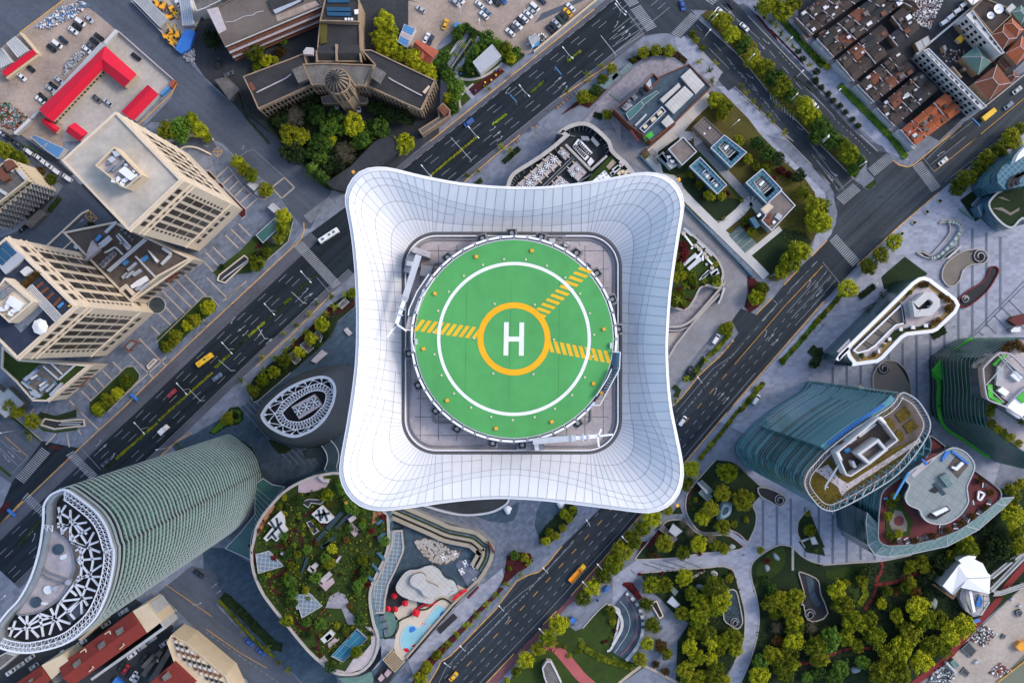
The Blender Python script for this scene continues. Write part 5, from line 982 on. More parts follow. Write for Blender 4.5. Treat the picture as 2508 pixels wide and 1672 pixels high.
def fans(t,s,r,z,m='dark_metal',name='fan',blade='white_paint',n=8):
 for p in px(s):
  c=W(p,z);o=MB().cyl(c,r,z-.5,z,18).build(name,m,t);b=MB()
  for k in range(n):
   a=6.283*k/n+.2;d=Vector((math.cos(a),math.sin(a)));e=Vector((-d.y,d.x));f=lambda u,v:(c[0]+d.x*u+e.x*v,c[1]+d.y*u+e.y*v)
   b.sheet([f(r*.18,-.05*r),f(r*.95,-.17*r),f(r*.95,.17*r),f(r*.18,.05*r)],z+.06)
  b.cyl(c,r*.2,z,z+.12,10);b.build('blades',blade,o)
def gable(name,label,s,he,hr,roof,wall='cream',cat='building',group=None,over=.3):
 """Four traced corners a b c d; a-b and c-d are the gable ends."""
 a,b,c,d=[Vector(W(p,he))for p in px(s)];r0,r1=(a+b)/2,(c+d)/2;P=[tuple(x)for x in(a,b,c,d)]
 t=thing(name,label,cat,(*mid(P),0),group);MB().prism(inset(ccw(P),over),0,he).build('wall',wall,t)
 m=MB()
 for e0,e1,q0,q1 in((a,d,r0,r1),(b,c,r0,r1)):
  pts=[(*e0,he),(*e1,he),(*q1,hr),(*q0,hr)];m.poly(pts);m.poly([(p[0],p[1],p[2]-.25)for p in reversed(pts)])
 for e0,e1,q in((a,b,r0),(c,d,r1)):m.poly([(*e0,he),(*e1,he),(*q,hr)])
 m.build('roof',roof,t);MB().bar((*r0,hr+.03),(*r1,hr+.03),.28,.14).build('ridge',roof,t)
 return t
def rubble(s,n,cols,label_k='rubble',r=.6,z0=.2,h=1.0):
 P=ws(s);bs={c:MB()for c in cols}
 for q in scatter(P,n):
  c=R.choice(cols);k=R.uniform(.35,1.3)*r;z=z0+R.uniform(0,h)*.5;bs[c].box(q,k*1.4,k,z,z+k*.7,R.uniform(0,3),0,R.uniform(.5,.9))
 b=MB();mats=list(cols)
 for i,c in enumerate(cols):
  o=len(b.v);b.v+=bs[c].v;b.f+=[tuple(j+o for j in f)for f in bs[c].f];b.m+=[i]*len(bs[c].f)
 return kind(b.build(label_k,mats),'stuff')
def wall_line(s,h,w,m,label,name='boundary_wall',sm=0):
 P=ws(s,h);P=smooth(P,sm,False)if sm else P
 return tag(MB().path([(p[0],p[1],h/2)for p in P],w,h).build(name,m),label,'wall')
 # the two beige towers and their podiums
def beige_face(t,a,b,top):
 L=math.dist(a,b);B='window_brown'
 windows(t,a,b,top-9,top-3,1,6,B,.62,.8,pad=3);windows(t,a,b,top-14.5,top-11.5,1,6,B,.42,.7,'small_window',pad=3)
 windows(t,a,b,top-67,top-15.5,4,5,B,.62,.9,pad=4.5)
 windows(t,a,b,top-71,top-68,1,6,B,.42,.7,'small_window',pad=3);windows(t,a,b,top-78,top-72.5,1,6,B,.62,.8,pad=3)
 for tt in(3.3,L-4.3):
  for k in range(10):wbox(a,b,tt,tt+1,top-19-5*k,top-16.5-5*k).build('small_window',B,t)
 for z in(top-10.6,top-15.2,top-68):ledge(t,a,b,z,.5,.5,'beige_stone','string_course')
 ledge(t,a,b,top-1.2,1.2,.7,'beige_stone')
T1='01 690,285 1430,1060 2020,500 1290,-256';HT=88.0
t,P=bld('office_tower','beige stone office tower with a bare pale roof beside the red-roofed yard',T1,HT,'beige_stone','beige_roof',1.0,.8)
MARK['the bare-roofed beige tower']=px('01 1350,400')[0]
q=[W(p,HT)for p in px(T1)];beige_face(t,q[1],q[2],HT)
windows(t,q[2],q[3],20,74,4,6,'window_brown',.58,.88,pad=5)
for z in(86,78,72,58,45,32,19):ledge(t,q[2],q[3],z,.8,.25,'beige_stone','string_course')
P2=cw('01 1265,125 1572,440 1392,590 1340,570 1170,430 1050,335',HT+8);MB().ring(P2,.5,HT,HT+8).build('plant_screen','cream',t)
MB().sheet(inset(P2,.5),HT+6).build('plant_floor','deck_tile',t)
unit(t,'01 1375,345 1505,455 1440,500 1310,400',HT+6,3,'white_paint','air_handler')
duct(t,'01 1240,500 1290,510 1330,470|01 1350,560 1360,520 1420,480',1.4,HT+7.2,'white_paint');duct(t,'01 1380,280 1250,400|01 1260,340 1180,410|01 1320,220 1200,320|01 1550,460 1390,580',1.0,HT+7,'mid_metal')
unit(t,'01 1190,270 1240,230 1280,270 1230,310|01 1480,380 1500,400 1480,420 1460,400|01 1510,420 1530,440 1510,460 1490,440|01 1380,310 1410,320 1400,345 1370,335|01 1240,180 1300,170 1330,220 1270,240',HT+6,1.8,'light_metal')
T2='02 200,980 850,400 80,-366 -570,214'
t,P=bld('office_tower','beige stone office tower with a navy roof terrace and white parasol',T2,86,'beige_stone','navy_deck',1.0,.8)
MARK['the beige tower with the roof terrace']=px('02 350,300')[0]
q=[W(p,86)for p in px(T2)];beige_face(t,q[0],q[1],86);beige_face(t,q[1],q[2],86)
P2=cw('02 50,80 370,350 100,580 -150,350',94);MB().prism(P2,86,92.5).build('penthouse','beige_stone',t);MB().ring(P2,.6,92.4,94).build('penthouse_parapet','beige_stone',t)
qq=[W(p,92.5)for p in px('02 100,580 370,350')];windows(t,qq[0],qq[1],87,91,1,4,'window_brown',.3,.5,'penthouse_window')
unit(t,'02 110,280 260,370 200,450 60,360',92.5,2.5,'white_paint','air_handler');duct(t,'02 0,430 60,430 100,380|02 110,500 130,460 200,430',1.5,94,'white_paint');duct(t,'02 140,200 20,310|02 90,160 -20,270|02 60,230 -10,290',1.0,94,'mid_metal')
b=MB();A,B2=px('02 320,190')[0],px('02 650,540')[0]
for k in range(26):
 p=lerp(A,B2,k/25);x,y=W(p,89);d=.9;b.bar((x-d,y-d,89),(x+d,y+d,89),.35,.2)
for o in(-1.1,1.1):b.bar((*[v+o*(1 if i else 1)for i,v in enumerate(W(A,89))],89),(*[v+o for v in W(B2,89)],89),.3)
b.build('pergola','white_wall',t)
b=MB();c=W(px('02 436,622')[0],89);b.cyl(c,.1,86,88.6,8)
for k in range(8):
 a0,a1=k*.785,k*.785+.785;f=lambda a,r,z:(c[0]+math.cos(a)*r,c[1]+math.sin(a)*r,z);b.poly([f(a0,3,88.4),f((a0+a1)/2,2.7,88.5),f(a1,3,88.4),(c[0],c[1],89.6)])
b.build('parasol','white_paint',t)
slab(t,'02 430,390 500,420 230,690 150,600',85,86.12,'grey_paving','terrace_path')
unit(t,'02 570,390 660,295 680,310 600,400',86,1,'rust_metal','red_seat_row');unit(t,'02 385,190 460,125 480,145 400,210|02 440,245 520,185 540,200 460,265|02 500,310 580,240 595,260 520,330',86,.8,'tile_brown','planter');unit(t,'02 630,400 690,350 700,370 650,420',86,.8,'blue_sheet','table_group');unit(t,'02 750,390 775,380 780,395 755,405',86,.8,'bus_yellow','seat')
hedge('02 220,140 410,-10 460,30 270,200',1.2,'leaf_rust','','terrace_hedge',z0=86,parent=t)
unit(t,'01 0,1270 50,1170 270,1350 180,1450 60,1540 -60,1400',86,1.5,'grey_sheet','roof_annex');unit(t,'01 5,1230 60,1175 185,1300 130,1345|01 -50,1300 0,1240 120,1350 70,1400|01 -80,1390 -55,1310 60,1405 30,1440',87.5,.3,'solar','solar_panel');unit(t,'01 220,1510 290,1450 350,1500 270,1560',86,2.5,'white_wall','roof_cabin')
# podium wing between the towers
PH=20.0
t,P=bld('podium','low beige podium wing full of cooling plant between the two beige towers','01 1270,960 2130,1365 1760,1568 02 1445,345 700,-420',PH,'beige_stone','gravel_roof',1.0,.8)
q=[W(p,PH)for p in px('02 1445,345 01 2130,1365')];windows(t,q[0],q[1],2,17,1,9,'window_brown',.5,.7,pad=2);ledge(t,q[0],q[1],18.8,1.2,.5,'beige_stone')
duct(t,'01 1170,1080 1290,960|01 1100,1220 1220,1120|01 1060,1290 1110,1240 1160,1210 1240,1140|01 1790,1430 1890,1330 1880,1300 1800,1250',1.2,PH+1.5,'light_metal');duct(t,'01 1070,1170 1120,1110|01 1370,1430 1420,1390|01 1580,1390 1640,1340',1.5,PH+1,'blue_sheet')
duct(t,'01 1190,1500 1600,1150|01 1210,1510 1620,1160|01 1310,1090 1450,1240|01 1290,1110 1420,1270|01 1330,1200 1350,1180 1440,1260|01 1160,1300 1190,1290 1270,1240 1300,1260 1360,1320|01 1500,1340 1720,1568',.7,PH+2.2,'light_metal','pipe')
unit(t,'01 1630,1270 1650,1280 1750,1390 1730,1410|02 1440,170 1520,110 1610,60 1640,110 1560,160 1460,200',PH,2,'white_paint','air_handler')
unit(t,'02 1460,40 1550,-20 1570,10 1480,70|02 1380,60 1470,0 1490,20 1400,90|02 1340,70 1400,20 1420,40 1360,100|02 1490,210 1570,130 1590,150 1510,230|02 1530,210 1640,130 1660,150 1560,230|01 1400,1480 1500,1400 1520,1420 1420,1510|01 1550,1370 1600,1340 1610,1370 1570,1400',PH,1.6,'steel','duct_bank')
unit(t,'02 1310,210 1390,150 1490,250 1460,280 1390,200 1330,250',PH,2.2,'beige_stone','skylight_curb');fans(t,'01 1250,1310 1210,1350 1170,1385 1130,1425',.9,PH+2,'dark_metal','cooling_fan','mid_metal');unit(t,'01 1090,1430 1250,1280 1290,1310 1140,1470',PH,1.4,'deck_tile','cooling_unit')
fans(t,'01 1350,1045 1390,1085 1430,1120 1465,1155',.8,PH+1,'dark_metal','roof_vent','mid_metal');slab(t,'01 1015,1165 1095,1265 945,1385 970,1270',PH-.1,PH+4,'deck_tile','stair_tower')
unit(t,'02 1880,-10 1980,40 1870,140 1810,90',12,.6,'rust_metal','entrance_canopy')
t,P=bld('podium','low beige podium with a lawn roof and blue-capped air handlers','02 30,830 215,985 1010,1045 530,1450 370,1445 185,1235 20,1080',PH,'beige_stone','lawn',1.0,.8)
q=[W(p,PH)for p in px('02 530,1450 1010,1045')];windows(t,q[0],q[1],2,17,1,7,'window_brown',.5,.7,pad=3);ledge(t,q[0],q[1],18.8,1.2,.5,'beige_stone')
slab(t,'02 500,1020 850,1040 640,1210 500,1360 330,1400 250,1220 420,1050',PH-.1,PH+.15,'worn_roof','plant_terrace')
unit(t,'02 250,1200 400,1090 420,1110 280,1230|02 310,1300 460,1380 430,1410 340,1380|02 430,1310 520,1250 540,1270 450,1340|02 540,1370 670,1240 690,1260 560,1400|02 500,1330 600,1240 610,1260 520,1350|02 240,1220 370,1320 340,1340 230,1240',PH,2,'steel','duct_bank');unit(t,'02 380,1100 410,1085 420,1105 390,1120|02 410,1200 440,1185 450,1200 420,1215|02 490,1215 515,1205 520,1225 500,1235|02 590,1240 610,1230 615,1250 600,1260|02 300,1240 325,1225 335,1240 310,1255',PH+2,.3,'blue_sheet','blue_cap');unit(t,'02 330,1190 400,1150 410,1170 345,1210|02 430,1270 500,1220 510,1235 440,1290',PH,1.5,'white_paint','air_handler');duct(t,'02 320,1290 400,1340 450,1390 350,1420|02 480,1060 650,1210|02 650,1210 840,1040|02 560,1020 690,1150',.7,PH+1,'light_metal')
for s in('02 1370,840 1450,760 1530,800 1420,905','02 835,1255 935,1170 995,1190 880,1300'):
 c=thing('entrance_canopy',{'02 1':'brown framed glass canopy over the terrace tower entrance steps','02 8':'brown framed glass canopy at the lawn-roofed podium wall'}[s[:4]],'canopy',(*mid(ws(s,7)),0));P=cw(s,7);MB().ring(P,.7,6.4,7).build('frame','rust_metal',c);MB().sheet(inset(P,.6),6.8).build('glass_panel','window_pale',c)
 b=MB();[b.cyl(p,.2,0,6.5,8)for p in inset(P,.6)];b.build('posts','rust_metal',c)
 # round pool, gratings, stair wells on the plaza
o=thing('round_basin','round dark glass basin on the plaza between beige towers','basin',(*W(px('02 1742,385')[0]),0));c=W(px('02 1742,385')[0]);MB().cyl(c,3.9,0,.6,32).build('rim','kerb',o);MB().cyl(c,3.55,.6,.63,32).build('water_surface','glass_dark',o)
def stairwell(label,outer_s,inner_s,rail='light_metal'):
 o=thing('stair_entrance',label,'stairwell',(*mid(ws(outer_s)),0));P=ccw(ws(outer_s,1.2));MB().ring(P,.5,0,1.2).build('parapet','beige_stone',o);MB().sheet(inset(P,.4),.42).build('well','court',o)
 a=px(inner_s);b=MB()
 for off in(-.5,.5):b.bar((*[v+off for v in W(a[0],1)],.6),(*[v+off for v in W(a[1],1)],1.0),.35)
 b.build('escalator',rail,o);return o
stairwell('escalator well beside the plaza lawn south of the bare-roofed tower','11 150,1568 160,1545 440,1325 490,1360 480,1410 230,1640 140,1610','11 200,1590 460,1400')
stairwell('curved escalator well in the oval bed by the southwest crossing','03 440,215 490,140 640,165 860,150 930,150 940,230 760,245 600,265','03 660,200 900,195')
stairwell('small long well on the plaza near the yellow bus','02 1620,1055 1700,975 1745,990 1640,1100','02 1640,1070 1720,1000')
o=thing('glass_roof','teal glass roof over a sunken entrance beside plaza trees','skylight',(*mid(ws('11 570,1105 780,915 830,990 815,1040 650,1195')),0));P=cw('11 570,1105 780,915 830,990 815,1040 650,1195',3);MB().prism(P,.3,2.8).build('glass_panel','glass_teal',o);MB().ring(P,.25,2.7,3).build('frame','light_metal',o)
t,P=bld('kiosk','white square glass-topped kiosk on the striped plaza','11 705,800 760,750 830,815 780,865',4,'white_wall','pale_sheet',.2,.2,cat='kiosk');t,P=bld('kiosk','pale grey flat-roofed kiosk between street trees','11 475,545 530,505 605,565 550,615',4,'white_wall','grey_sheet',.2,.2,cat='kiosk');t,P=bld('kiosk','small white cabinet beside the plaza trees','11 555,640 590,600 610,620 580,670',2.5,'white_wall','white_wall',.1,.15,cat='kiosk')
# curved ramp walls by the red-roofed yard
wall_line('01 1830,100 1900,50 2060,0 2200,0 2350,40',2.5,1.0,'beige_stone','curved beige ramp wall behind the bare-roofed tower',sm=4);wall_line('01 1940,190 2050,130 2180,140 2330,210',1.5,.7,'beige_stone','inner curved beige ramp wall beside the box junction',sm=4)
lay('ramp','01 1850,110 2060,20 2350,50 2400,130 2340,200 2180,120 2040,120 1930,190','asphalt_grey',5)
wall_line('01 510,1230 900,870 980,830',1.2,.8,'beige_stone','kerbed beige wall along the driveway north of the terrace tower');wall_line('01 640,1310 900,1080',1.0,.5,'beige_stone','short beige wall beside the oval driveway bush')
# the curved balcony block
P0='01 100,260 315,510 -250,960 -450,700'
t,P=bld('apartment_block','grey-roofed apartment block with wavy curved balconies',P0,28,'cream','worn_roof',1.0,.7)
MARK['the wavy balcony block']=px('01 200,560')[0]
q=[W(p,28)for p in px(P0)];a,b_=Vector(q[2]),Vector(q[1]);u=(b_-a).normalized();n=Vector((u.y,-u.x));L=(b_-a).length
for f in range(8):
 z=2+f*3.1;pts=[tuple(a+u*(L*k/60)+n*(1.0+.85*math.sin(k*1.05)))for k in range(61)]
 MB().prism(pts+[tuple(b_-n*.1),tuple(a-n*.1)],z,z+.35).build('balcony','white_wall',t)
 m=MB();m.path([(p[0],p[1],z+1)for p in pts],.12,.7);m.build('balcony_rail','cream' if f>6 else 'mid_metal',t)
windows(t,q[2],q[1],2,27,8,9,'window_dark',.8,.7)
windows(t,q[1],q[0],18,26,1,8,'window_dark',.3,.25)
unit(t,'01 30,300 110,270 170,340 80,400|01 -60,420 10,360 100,480 40,520',28,3,'tile_brown','stair_head');unit(t,'01 120,360 150,380 130,410 100,390|01 -60,560 80,640 60,670 -70,580|01 180,400 210,380 290,480 270,500',28,1.2,'white_wall','vent')
t,P=bld('garage_roof','flat grey garage slab beside the side street','01 260,980 440,825 505,880 345,1030',4,'worn_roof','worn_roof',.2,.3)
t,P=bld('long_store','grey ridged sheds at the foot of the lawn-roofed podium','02 -60,1250 40,1340 90,1290 280,1470 250,1500 60,1640 -100,1500',5,'worn_roof','pale_sheet',.3,.3)
# red-roofed yard and the dirt lot
t=thing('yard_building','L-shaped building with a bright red ridged roof','building',(*W(px('00 850,900')[0]),0));MARK['the L-shaped red roof']=px('00 900,900')[0]
O=ws('00 430,1215 1165,510 1515,825',5);I=ws('00 590,1350 1138,772 1375,970',5);Rg=[W(p,7.5)for p in px('00 505,1290 1128,650 1440,900')]
MB().prism(inset(ccw(O+I[::-1]),.3),0,5).build('wall','cream',t);m=MB()
for k in(0,1):
 m.poly([(*O[k],5),(*O[k+1],5),(*Rg[k+1],7.5),(*Rg[k],7.5)]);m.poly([(*I[k],5),(*I[k+1],5),(*Rg[k+1],7.5),(*Rg[k],7.5)])
m.poly([(*O[0],5),(*I[0],5),(*Rg[0],7.5)]);m.poly([(*O[2],5),(*I[2],5),(*Rg[2],7.5)]);m.build('roof','red_roof',t);MB().path([(*p,7.52)for p in Rg],.2).build('ridge','red_roof',t)
q=[W(p,5)for p in px('00 590,1350 1138,772')];windows(t,q[0],q[1],1.5,3.5,1,16,'window_dark',.5,.8)
gable('yard_building','bright red gabled roof beside the yard gate','00 1340,1240 1480,1335 1755,1045 1635,938',4.5,6.3,'red_roof','white_wall');gable('yard_building','square bright red gabled roof touching the bare-roofed beige tower','00 725,1460 830,1355 975,1470 885,1570',4.5,6.5,'red_roof','white_wall');gable('yard_building','small red lean-to roof at the foot of the L-shaped one','00 455,1355 505,1305 665,1420 612,1482',3.5,4.5,'red_roof','cream')
gable('yard_building','long narrow red roof with cream wall on the dirt lot edge','00 20,790 70,848 402,598 363,543',4,5.2,'red_roof','cream')
t,P=bld('long_store','long pale grey lean-to along the L-shaped red roof','00 1120,470 1168,490 622,1078 580,1050',4,'white_wall','grey_sheet',.15,.2)
for s,lab in(('00 70,480 165,405 320,560 195,640','white ribbed shed roof next to the narrow red roof'),('00 -20,540 20,535 140,690 -20,770','white shed roof with a blue patch at the lot edge'),('01 335,20 395,0 545,70 470,140','pale blue sheet roof beside the side yard'),('01 480,150 535,70 720,150 640,262','cream slatted roof beside the blue sheet roof'),('00 1478,5 1590,-60 1855,210 1765,300','long pale grey workshop roof along the northwest road'),('00 1985,-10 2105,-10 2148,275 2020,285','blue-grey sheet roof of the construction lot'),('20 1330,425 1400,370 1460,430 1370,510','white slab hut at the car park corner'),('10 2140,465 2215,268 2340,320 2240,525','blue and pink striped shed roof beside the car park')):
 m='blue_sheet' if 'blue sheet' in lab or 'striped' in lab else 'cream' if 'slatted' in lab else 'steel' if 'blue-grey' in lab else 'pale_sheet' if 'grey' in lab else 'white_wall'
 t,P=bld('shed',lab,s,4,'white_wall',m,.12,.2,cat='shed',group='sheds round the lots')
 a,c,d,e=[W(p,4.1)for p in px(s)]
 for k in range(1,6):MB().bar((*lerp(a,c,k/6),4.06),(*lerp(e,d,k/6),4.06),.16,.12).build('roof_rib','mid_metal',t)
 if 'striped' in lab:MB().sheet(ws('10 2160,400 2185,340 2310,400 2285,460',4.1),4.09).build('pink_strip','deck_tile',t)
o=tag(MB().prism(ws('00 1940,540 2050,320 2158,350 2095,545 2000,595',3),.2,3).build('tarpaulin','tarp_blue'),'bright blue tarpaulin stretched over a stack','tarpaulin')
tag(MB().prism(ws('20 1355,495 1390,440 1455,455 1440,500 1370,530',3),.2,2.5).build('tarpaulin','blue_sheet'),'small blue sheet on the white slab hut','tarpaulin');tag(MB().prism(ws('20 500,290 530,235 578,265 550,320',3),.2,2.5).build('tarpaulin','blue_sheet'),'blue tarpaulin heap beside the yellow car','tarpaulin')
wall_line('20 1390,570 2120,-35',2.5,.6,'cream','cream wall between the car park and the main road');wall_line('00 160,1480 330,1320',3,1.4,'white_wall','low cream wall at the dirt lot corner');wall_line('00 340,1310 430,1225',3,1.0,'grey_sheet','grey wall stub at the end of the L-shaped roof');wall_line('00 1290,335 1160,480',3,1.6,'white_wall','broad white wall at the top of the L-shaped roof');wall_line('00 1300,340 1920,885',2,.5,'deck_tile','brick wall along the northwest road');wall_line('00 225,365 430,605 70,865',3,.9,'cream','cream wall round the white sheds');wall_line('00 1780,1045 1870,960',2.5,1.2,'blue_sheet','blue hoarding by the yard gate');wall_line('00 1880,960 1930,890',2.5,1.6,'rust_roof','orange gate hut wall at the yard corner');wall_line('00 1450,10 1800,370 1960,560',2,.4,'deck_tile','brick wall along the workshop roof');wall_line('01 0,-60 250,110 640,300 790,430',2,.5,'court','dark fence behind the row of parked vans')
rubble('00 400,300 640,110 900,10 1000,70 720,260 520,340',420,['deck_tile','pale_sheet','grey_paving','blue_sheet','white_paint']);rubble('00 720,730 880,560 960,600 700,860',260,['deck_tile','grey_paving','pale_sheet']);rubble('00 0,1150 100,1140 310,1290 170,1450 0,1380',420,['slate_green','deck_tile','rust_roof','copper_green','lawn']);rubble('40 950,0 1450,0 1300,340 1150,260 1050,90',800,['white_paint','pale_sheet','rust_metal','grey_paving','deck_tile']);rubble('44 1260,1568 1350,1430 1450,1380 1580,1480 1480,1600',300,['white_paint','slate_green','dark_metal','grey_paving','pale_sheet']);rubble('44 1960,1450 2080,1340 2200,1420 2060,1500',160,['rust_roof','dark_metal','pale_sheet','white_paint']);rubble('44 1740,1080 1900,920 2050,1020 1900,1160',160,['dark_metal','pale_sheet','rust_metal','white_paint']);rubble('00 2010,600 2160,540 2160,680 2080,690',120,['pale_sheet','deck_tile','mid_metal']);rubble('20 1300,520 1340,400 1480,370 1540,440',90,['pale_sheet','dark_metal','white_paint'])
rubble('00 1850,150 1900,80 1830,60 1780,130',40,['mid_metal','rust_metal'])
def excavator(s,a,label):
 x,y=W(px(s)[0],1.5);o=thing('excavator',label,'excavator',(x,y,.2),'excavators in the construction lot');o.rotation_euler=(0,0,a)
 for k in(-1,1):local(MB().box((0,k*1.1),3.4,.6,0,.8,0,0,.8),'track','dark_metal',o)
 local(MB().box((-.3,0),2.8,2.3,.9,2.0,0,0,.92),'body','lamp_orange',o);local(MB().box((.6,.6),1.3,.9,2.0,2.9,0,0,.8),'cab','window_dark',o);local(MB().bar((1,-.3,1.6),(3,-.3,3.4),.4).bar((3,-.3,3.4),(4.2,-.3,1.2),.35),'arm','bus_yellow',o);local(MB().box((4.3,-.3),.8,.9,.5,1.3,0,0,.7),'bucket','mid_metal',o)
for i,(s,a,w_)in enumerate((('00 1730,35',2.4,'northmost in the row by the workshop roof'),('00 1800,60',1.2,'behind the workshop roof, nearest its ridge'),('00 1910,110',-1,'beside the blue-grey sheet roof'),('00 1880,180',.4,'at the east corner of the workshop roof'),('00 1890,355',2.0,'at the top of the cluster beside the blue tarpaulin'),('00 1845,395',.3,'westmost of the cluster beside the blue tarpaulin'),('00 1955,380',1.8,'touching the blue tarpaulin'),('00 1915,425',-.8,'in the middle of the cluster beside the blue tarpaulin'),('00 1890,465',2.6,'southmost of the cluster beside the blue tarpaulin'))):excavator(s,a,'orange excavator '+w_)
# the old domed building and its neighbours
t=thing('domed_building','dark stone building with wings and an octagonal dome tower','building',(*W(px('10 1480,950')[0]),0));MARK['the domed stone building']=px('10 1480,950')[0]
HB=17.0
for s,h,roof in(('10 430,850 950,655 1110,590 1195,945 600,1213 520,1030',HB,'old_roof'),('10 1740,558 1850,555 20 300,890 140,1228 10 1805,958 1890,725',HB,'old_roof'),('10 1090,712 1340,700 1885,722 1790,955 1190,945',20,'worn_roof'),('10 1280,250 1725,270 1740,690 1240,690',15,'old_roof'),('10 1350,-60 1620,-60 1720,10 1715,250 1280,240',18,'old_roof')):
 P=cw(s,h);MB().prism(P,0,h-.02,top=False).build('wall','old_stone',t);MB().sheet(inset(P,.3),h-.02).build('roof',roof,t);MB().ring(P,.5,h-.1,h+.7).build('parapet','old_stone',t)
for s,n_,h in(('10 600,1213 1195,945',14,HB),('10 1805,958 2350,1205',11,HB),('20 0,1175 140,1228',3,HB),('20 140,1228 300,890',8,HB),('10 1190,945 1375,948',4,20),('10 1620,955 1790,955',4,20)):
 q=[W(p,h)for p in px(s)];windows(t,q[0],q[1],2,h-2,2,n_,'window_dark',.55,.62,pad=.5);L=math.dist(*q)
 for k in range(n_+1):wbox(q[0],q[1],.3+k*(L-1)/n_,.8+k*(L-1)/n_,0,h+(.9 if k%4==0 else 0),-.1,.45).build('buttress','old_stone',t)
 ledge(t,q[0],q[1],h-1,.7,.45,'old_stone')
c0=W(px('10 1478,905')[0],36);oc=lambda r,n=8,a=.39:[(c0[0]+math.cos(a+i*6.283/n)*r,c0[1]+math.sin(a+i*6.283/n)*r)for i in range(n)]
dm=MB().prism(oc(5.0),0,36).build('dome_tower','old_stone',t)
O8=oc(5.0)
for i in range(8):
 a,b_=O8[i],O8[(i+1)%8];windows(dm,a,b_,21,35,4,2,'window_dark',.5,.6);MB().bar((*a,0),(*a,37.5),.7).build('pier','old_stone',dm)
MB().ring(oc(5.4,24,0),.6,35.6,36.8).build('balcony','old_stone',dm)
m=MB();n=32;prev=None
for k in range(9):
 th=math.pi/2*k/9;r=4.6*math.cos(th);z=36.5+5.6*math.sin(th)
 cur=[(c0[0]+math.cos(i*6.283/n)*r,c0[1]+math.sin(i*6.283/n)*r,z)for i in range(n)]
 if prev:
  for i in range(n):m.poly([prev[i],prev[(i+1)%n],cur[(i+1)%n],cur[i]],1 if i%2 else 0)
 prev=cur
m.poly(prev);m.build('dome',['old_stone','court'],t);MB().cyl(c0,1.3,41.5,42.6,12).cyl(c0,.9,42.6,44,12,0,.3).build('lantern','court',t)
m=MB()
for i in range(16):
 a=i*6.283/16;pts=[(c0[0]+math.cos(a)*4.68*math.cos(th),c0[1]+math.sin(a)*4.68*math.cos(th),36.5+5.68*math.sin(th))for th in[j*.16 for j in range(9)]];m.path(pts,.32)
m.build('dome_ribs','court',t)
unit(t,'10 970,770 1085,725 1150,875 1040,920',20,3,'worn_roof','stair_head');unit(t,'10 1840,850 1890,735 2005,800 1940,920',20,3,'worn_roof','stair_head');unit(t,'10 1095,570 1130,525 1205,530 1200,605 1100,600',HB,3,'deck_tile','roof_hut');unit(t,'10 490,920 525,910 570,990 530,1010',HB,.8,'tile_brown','skylight')
unit(t,'20 155,1020 225,945 240,960 185,1040',HB,.8,'cream','roof_hatch')
m=MB();m.path([(*W(p,HB+.4),HB+.3)for p in px('10 580,1025 900,870 960,825')],.5,.5);m.path([(*W(p,HB+.4),HB+.3)for p in px('10 2040,860 2085,890 2350,1030 20 150,1060')],.5,.5);m.build('roof_kerb','deck_tile',t)
for s in('10 1365,0 1605,0 1605,30 1365,30','10 1355,80 1620,85 1620,125 1355,125','10 1360,135 1620,140 1620,180 1365,175'):unit(t,s,18,.8,'solar','solar_panel')
m=MB();rd=[W(p,17.5)for p in px('10 1255,590 1725,590')];e1=ws('10 1270,500 1720,500',15);e2=ws('10 1245,685 1735,685',15);m.poly([(*e1[0],15.2),(*e1[1],15.2),(*rd[1],17.5),(*rd[0],17.5)]).poly([(*e2[0],15.2),(*e2[1],15.2),(*rd[1],17.5),(*rd[0],17.5)]);m.build('hall_roof','old_roof',t);unit(t,'10 1450,490 1475,490 1475,680 1455,680|10 1235,560 1250,560 1250,690 1235,690|10 1715,590 1735,590 1745,690 1730,690',15,2.8,'old_stone','gable_wall')
unit(t,'10 1280,260 1360,255 1355,475 1285,490',15,1.0,'lawn_dry','side_roof');unit(t,'10 1660,110 1705,105 1705,155 1665,160|10 1555,200 1580,200 1580,225 1555,225|10 1590,200 1612,200 1612,225 1590,225|10 1622,200 1645,200 1645,225 1622,225',18,1.2,'white_paint','tank')
t,P=bld('office_block','flat brown-grey roofed block with stepped red-brown ledges','10 30,108 150,78 420,-60 1240,-60 1312,60 232,512 160,375',16,'grey_roof','grey_roof',.8,.5);MARK['the stepped grey-roofed block']=px('10 600,200')[0]
q=[W(p,16)for p in px('10 232,512 1312,60')]
for k,(z,d,m_)in enumerate(((15.2,.5,'white_wall'),(12.6,1.4,'rust_metal'),(11,2.2,'deck_tile'),(8.5,2.6,'rust_metal'),(6.5,3.1,'deck_tile'),(3.5,3.5,'tile_brown'))):ledge(t,q[0],q[1],z,.6,d,m_,'ledge')
windows(t,q[0],q[1],2,14,3,14,'window_dark',.6,.6)
unit(t,'10 30,110 150,80 245,330 160,375',16,.9,'deck_tile','raised_roof');unit(t,'10 700,0 1080,-60 1100,10 790,150 750,110',16,1.2,'old_roof','roof_shed');unit(t,'10 760,115 1060,-5 1075,15 790,155',17.2,.2,'steel','metal_flashing');unit(t,'10 790,170 1230,10 1290,60 810,240',16,.2,'dirt','dusty_roof');duct(t,'10 230,250 330,240 440,185 540,170 580,140 660,125',.3,16.2,'pale_sheet','cable_run')
t,P=bld('back_block','pale windowed block cut off at the top edge beside the grey-roofed block','00 2130,0 2350,-40 10 190,10 10,100 00 2180,130',12,'white_wall','worn_roof',.5,.4)
q=[W(p,12)for p in px('00 2350,100 10 190,20')]
t,P=bld('guard_house','small dark-roofed guard house with a white end wall','10 115,885 250,850 395,990 280,1110',5,'worn_roof','worn_roof',.2,.3)
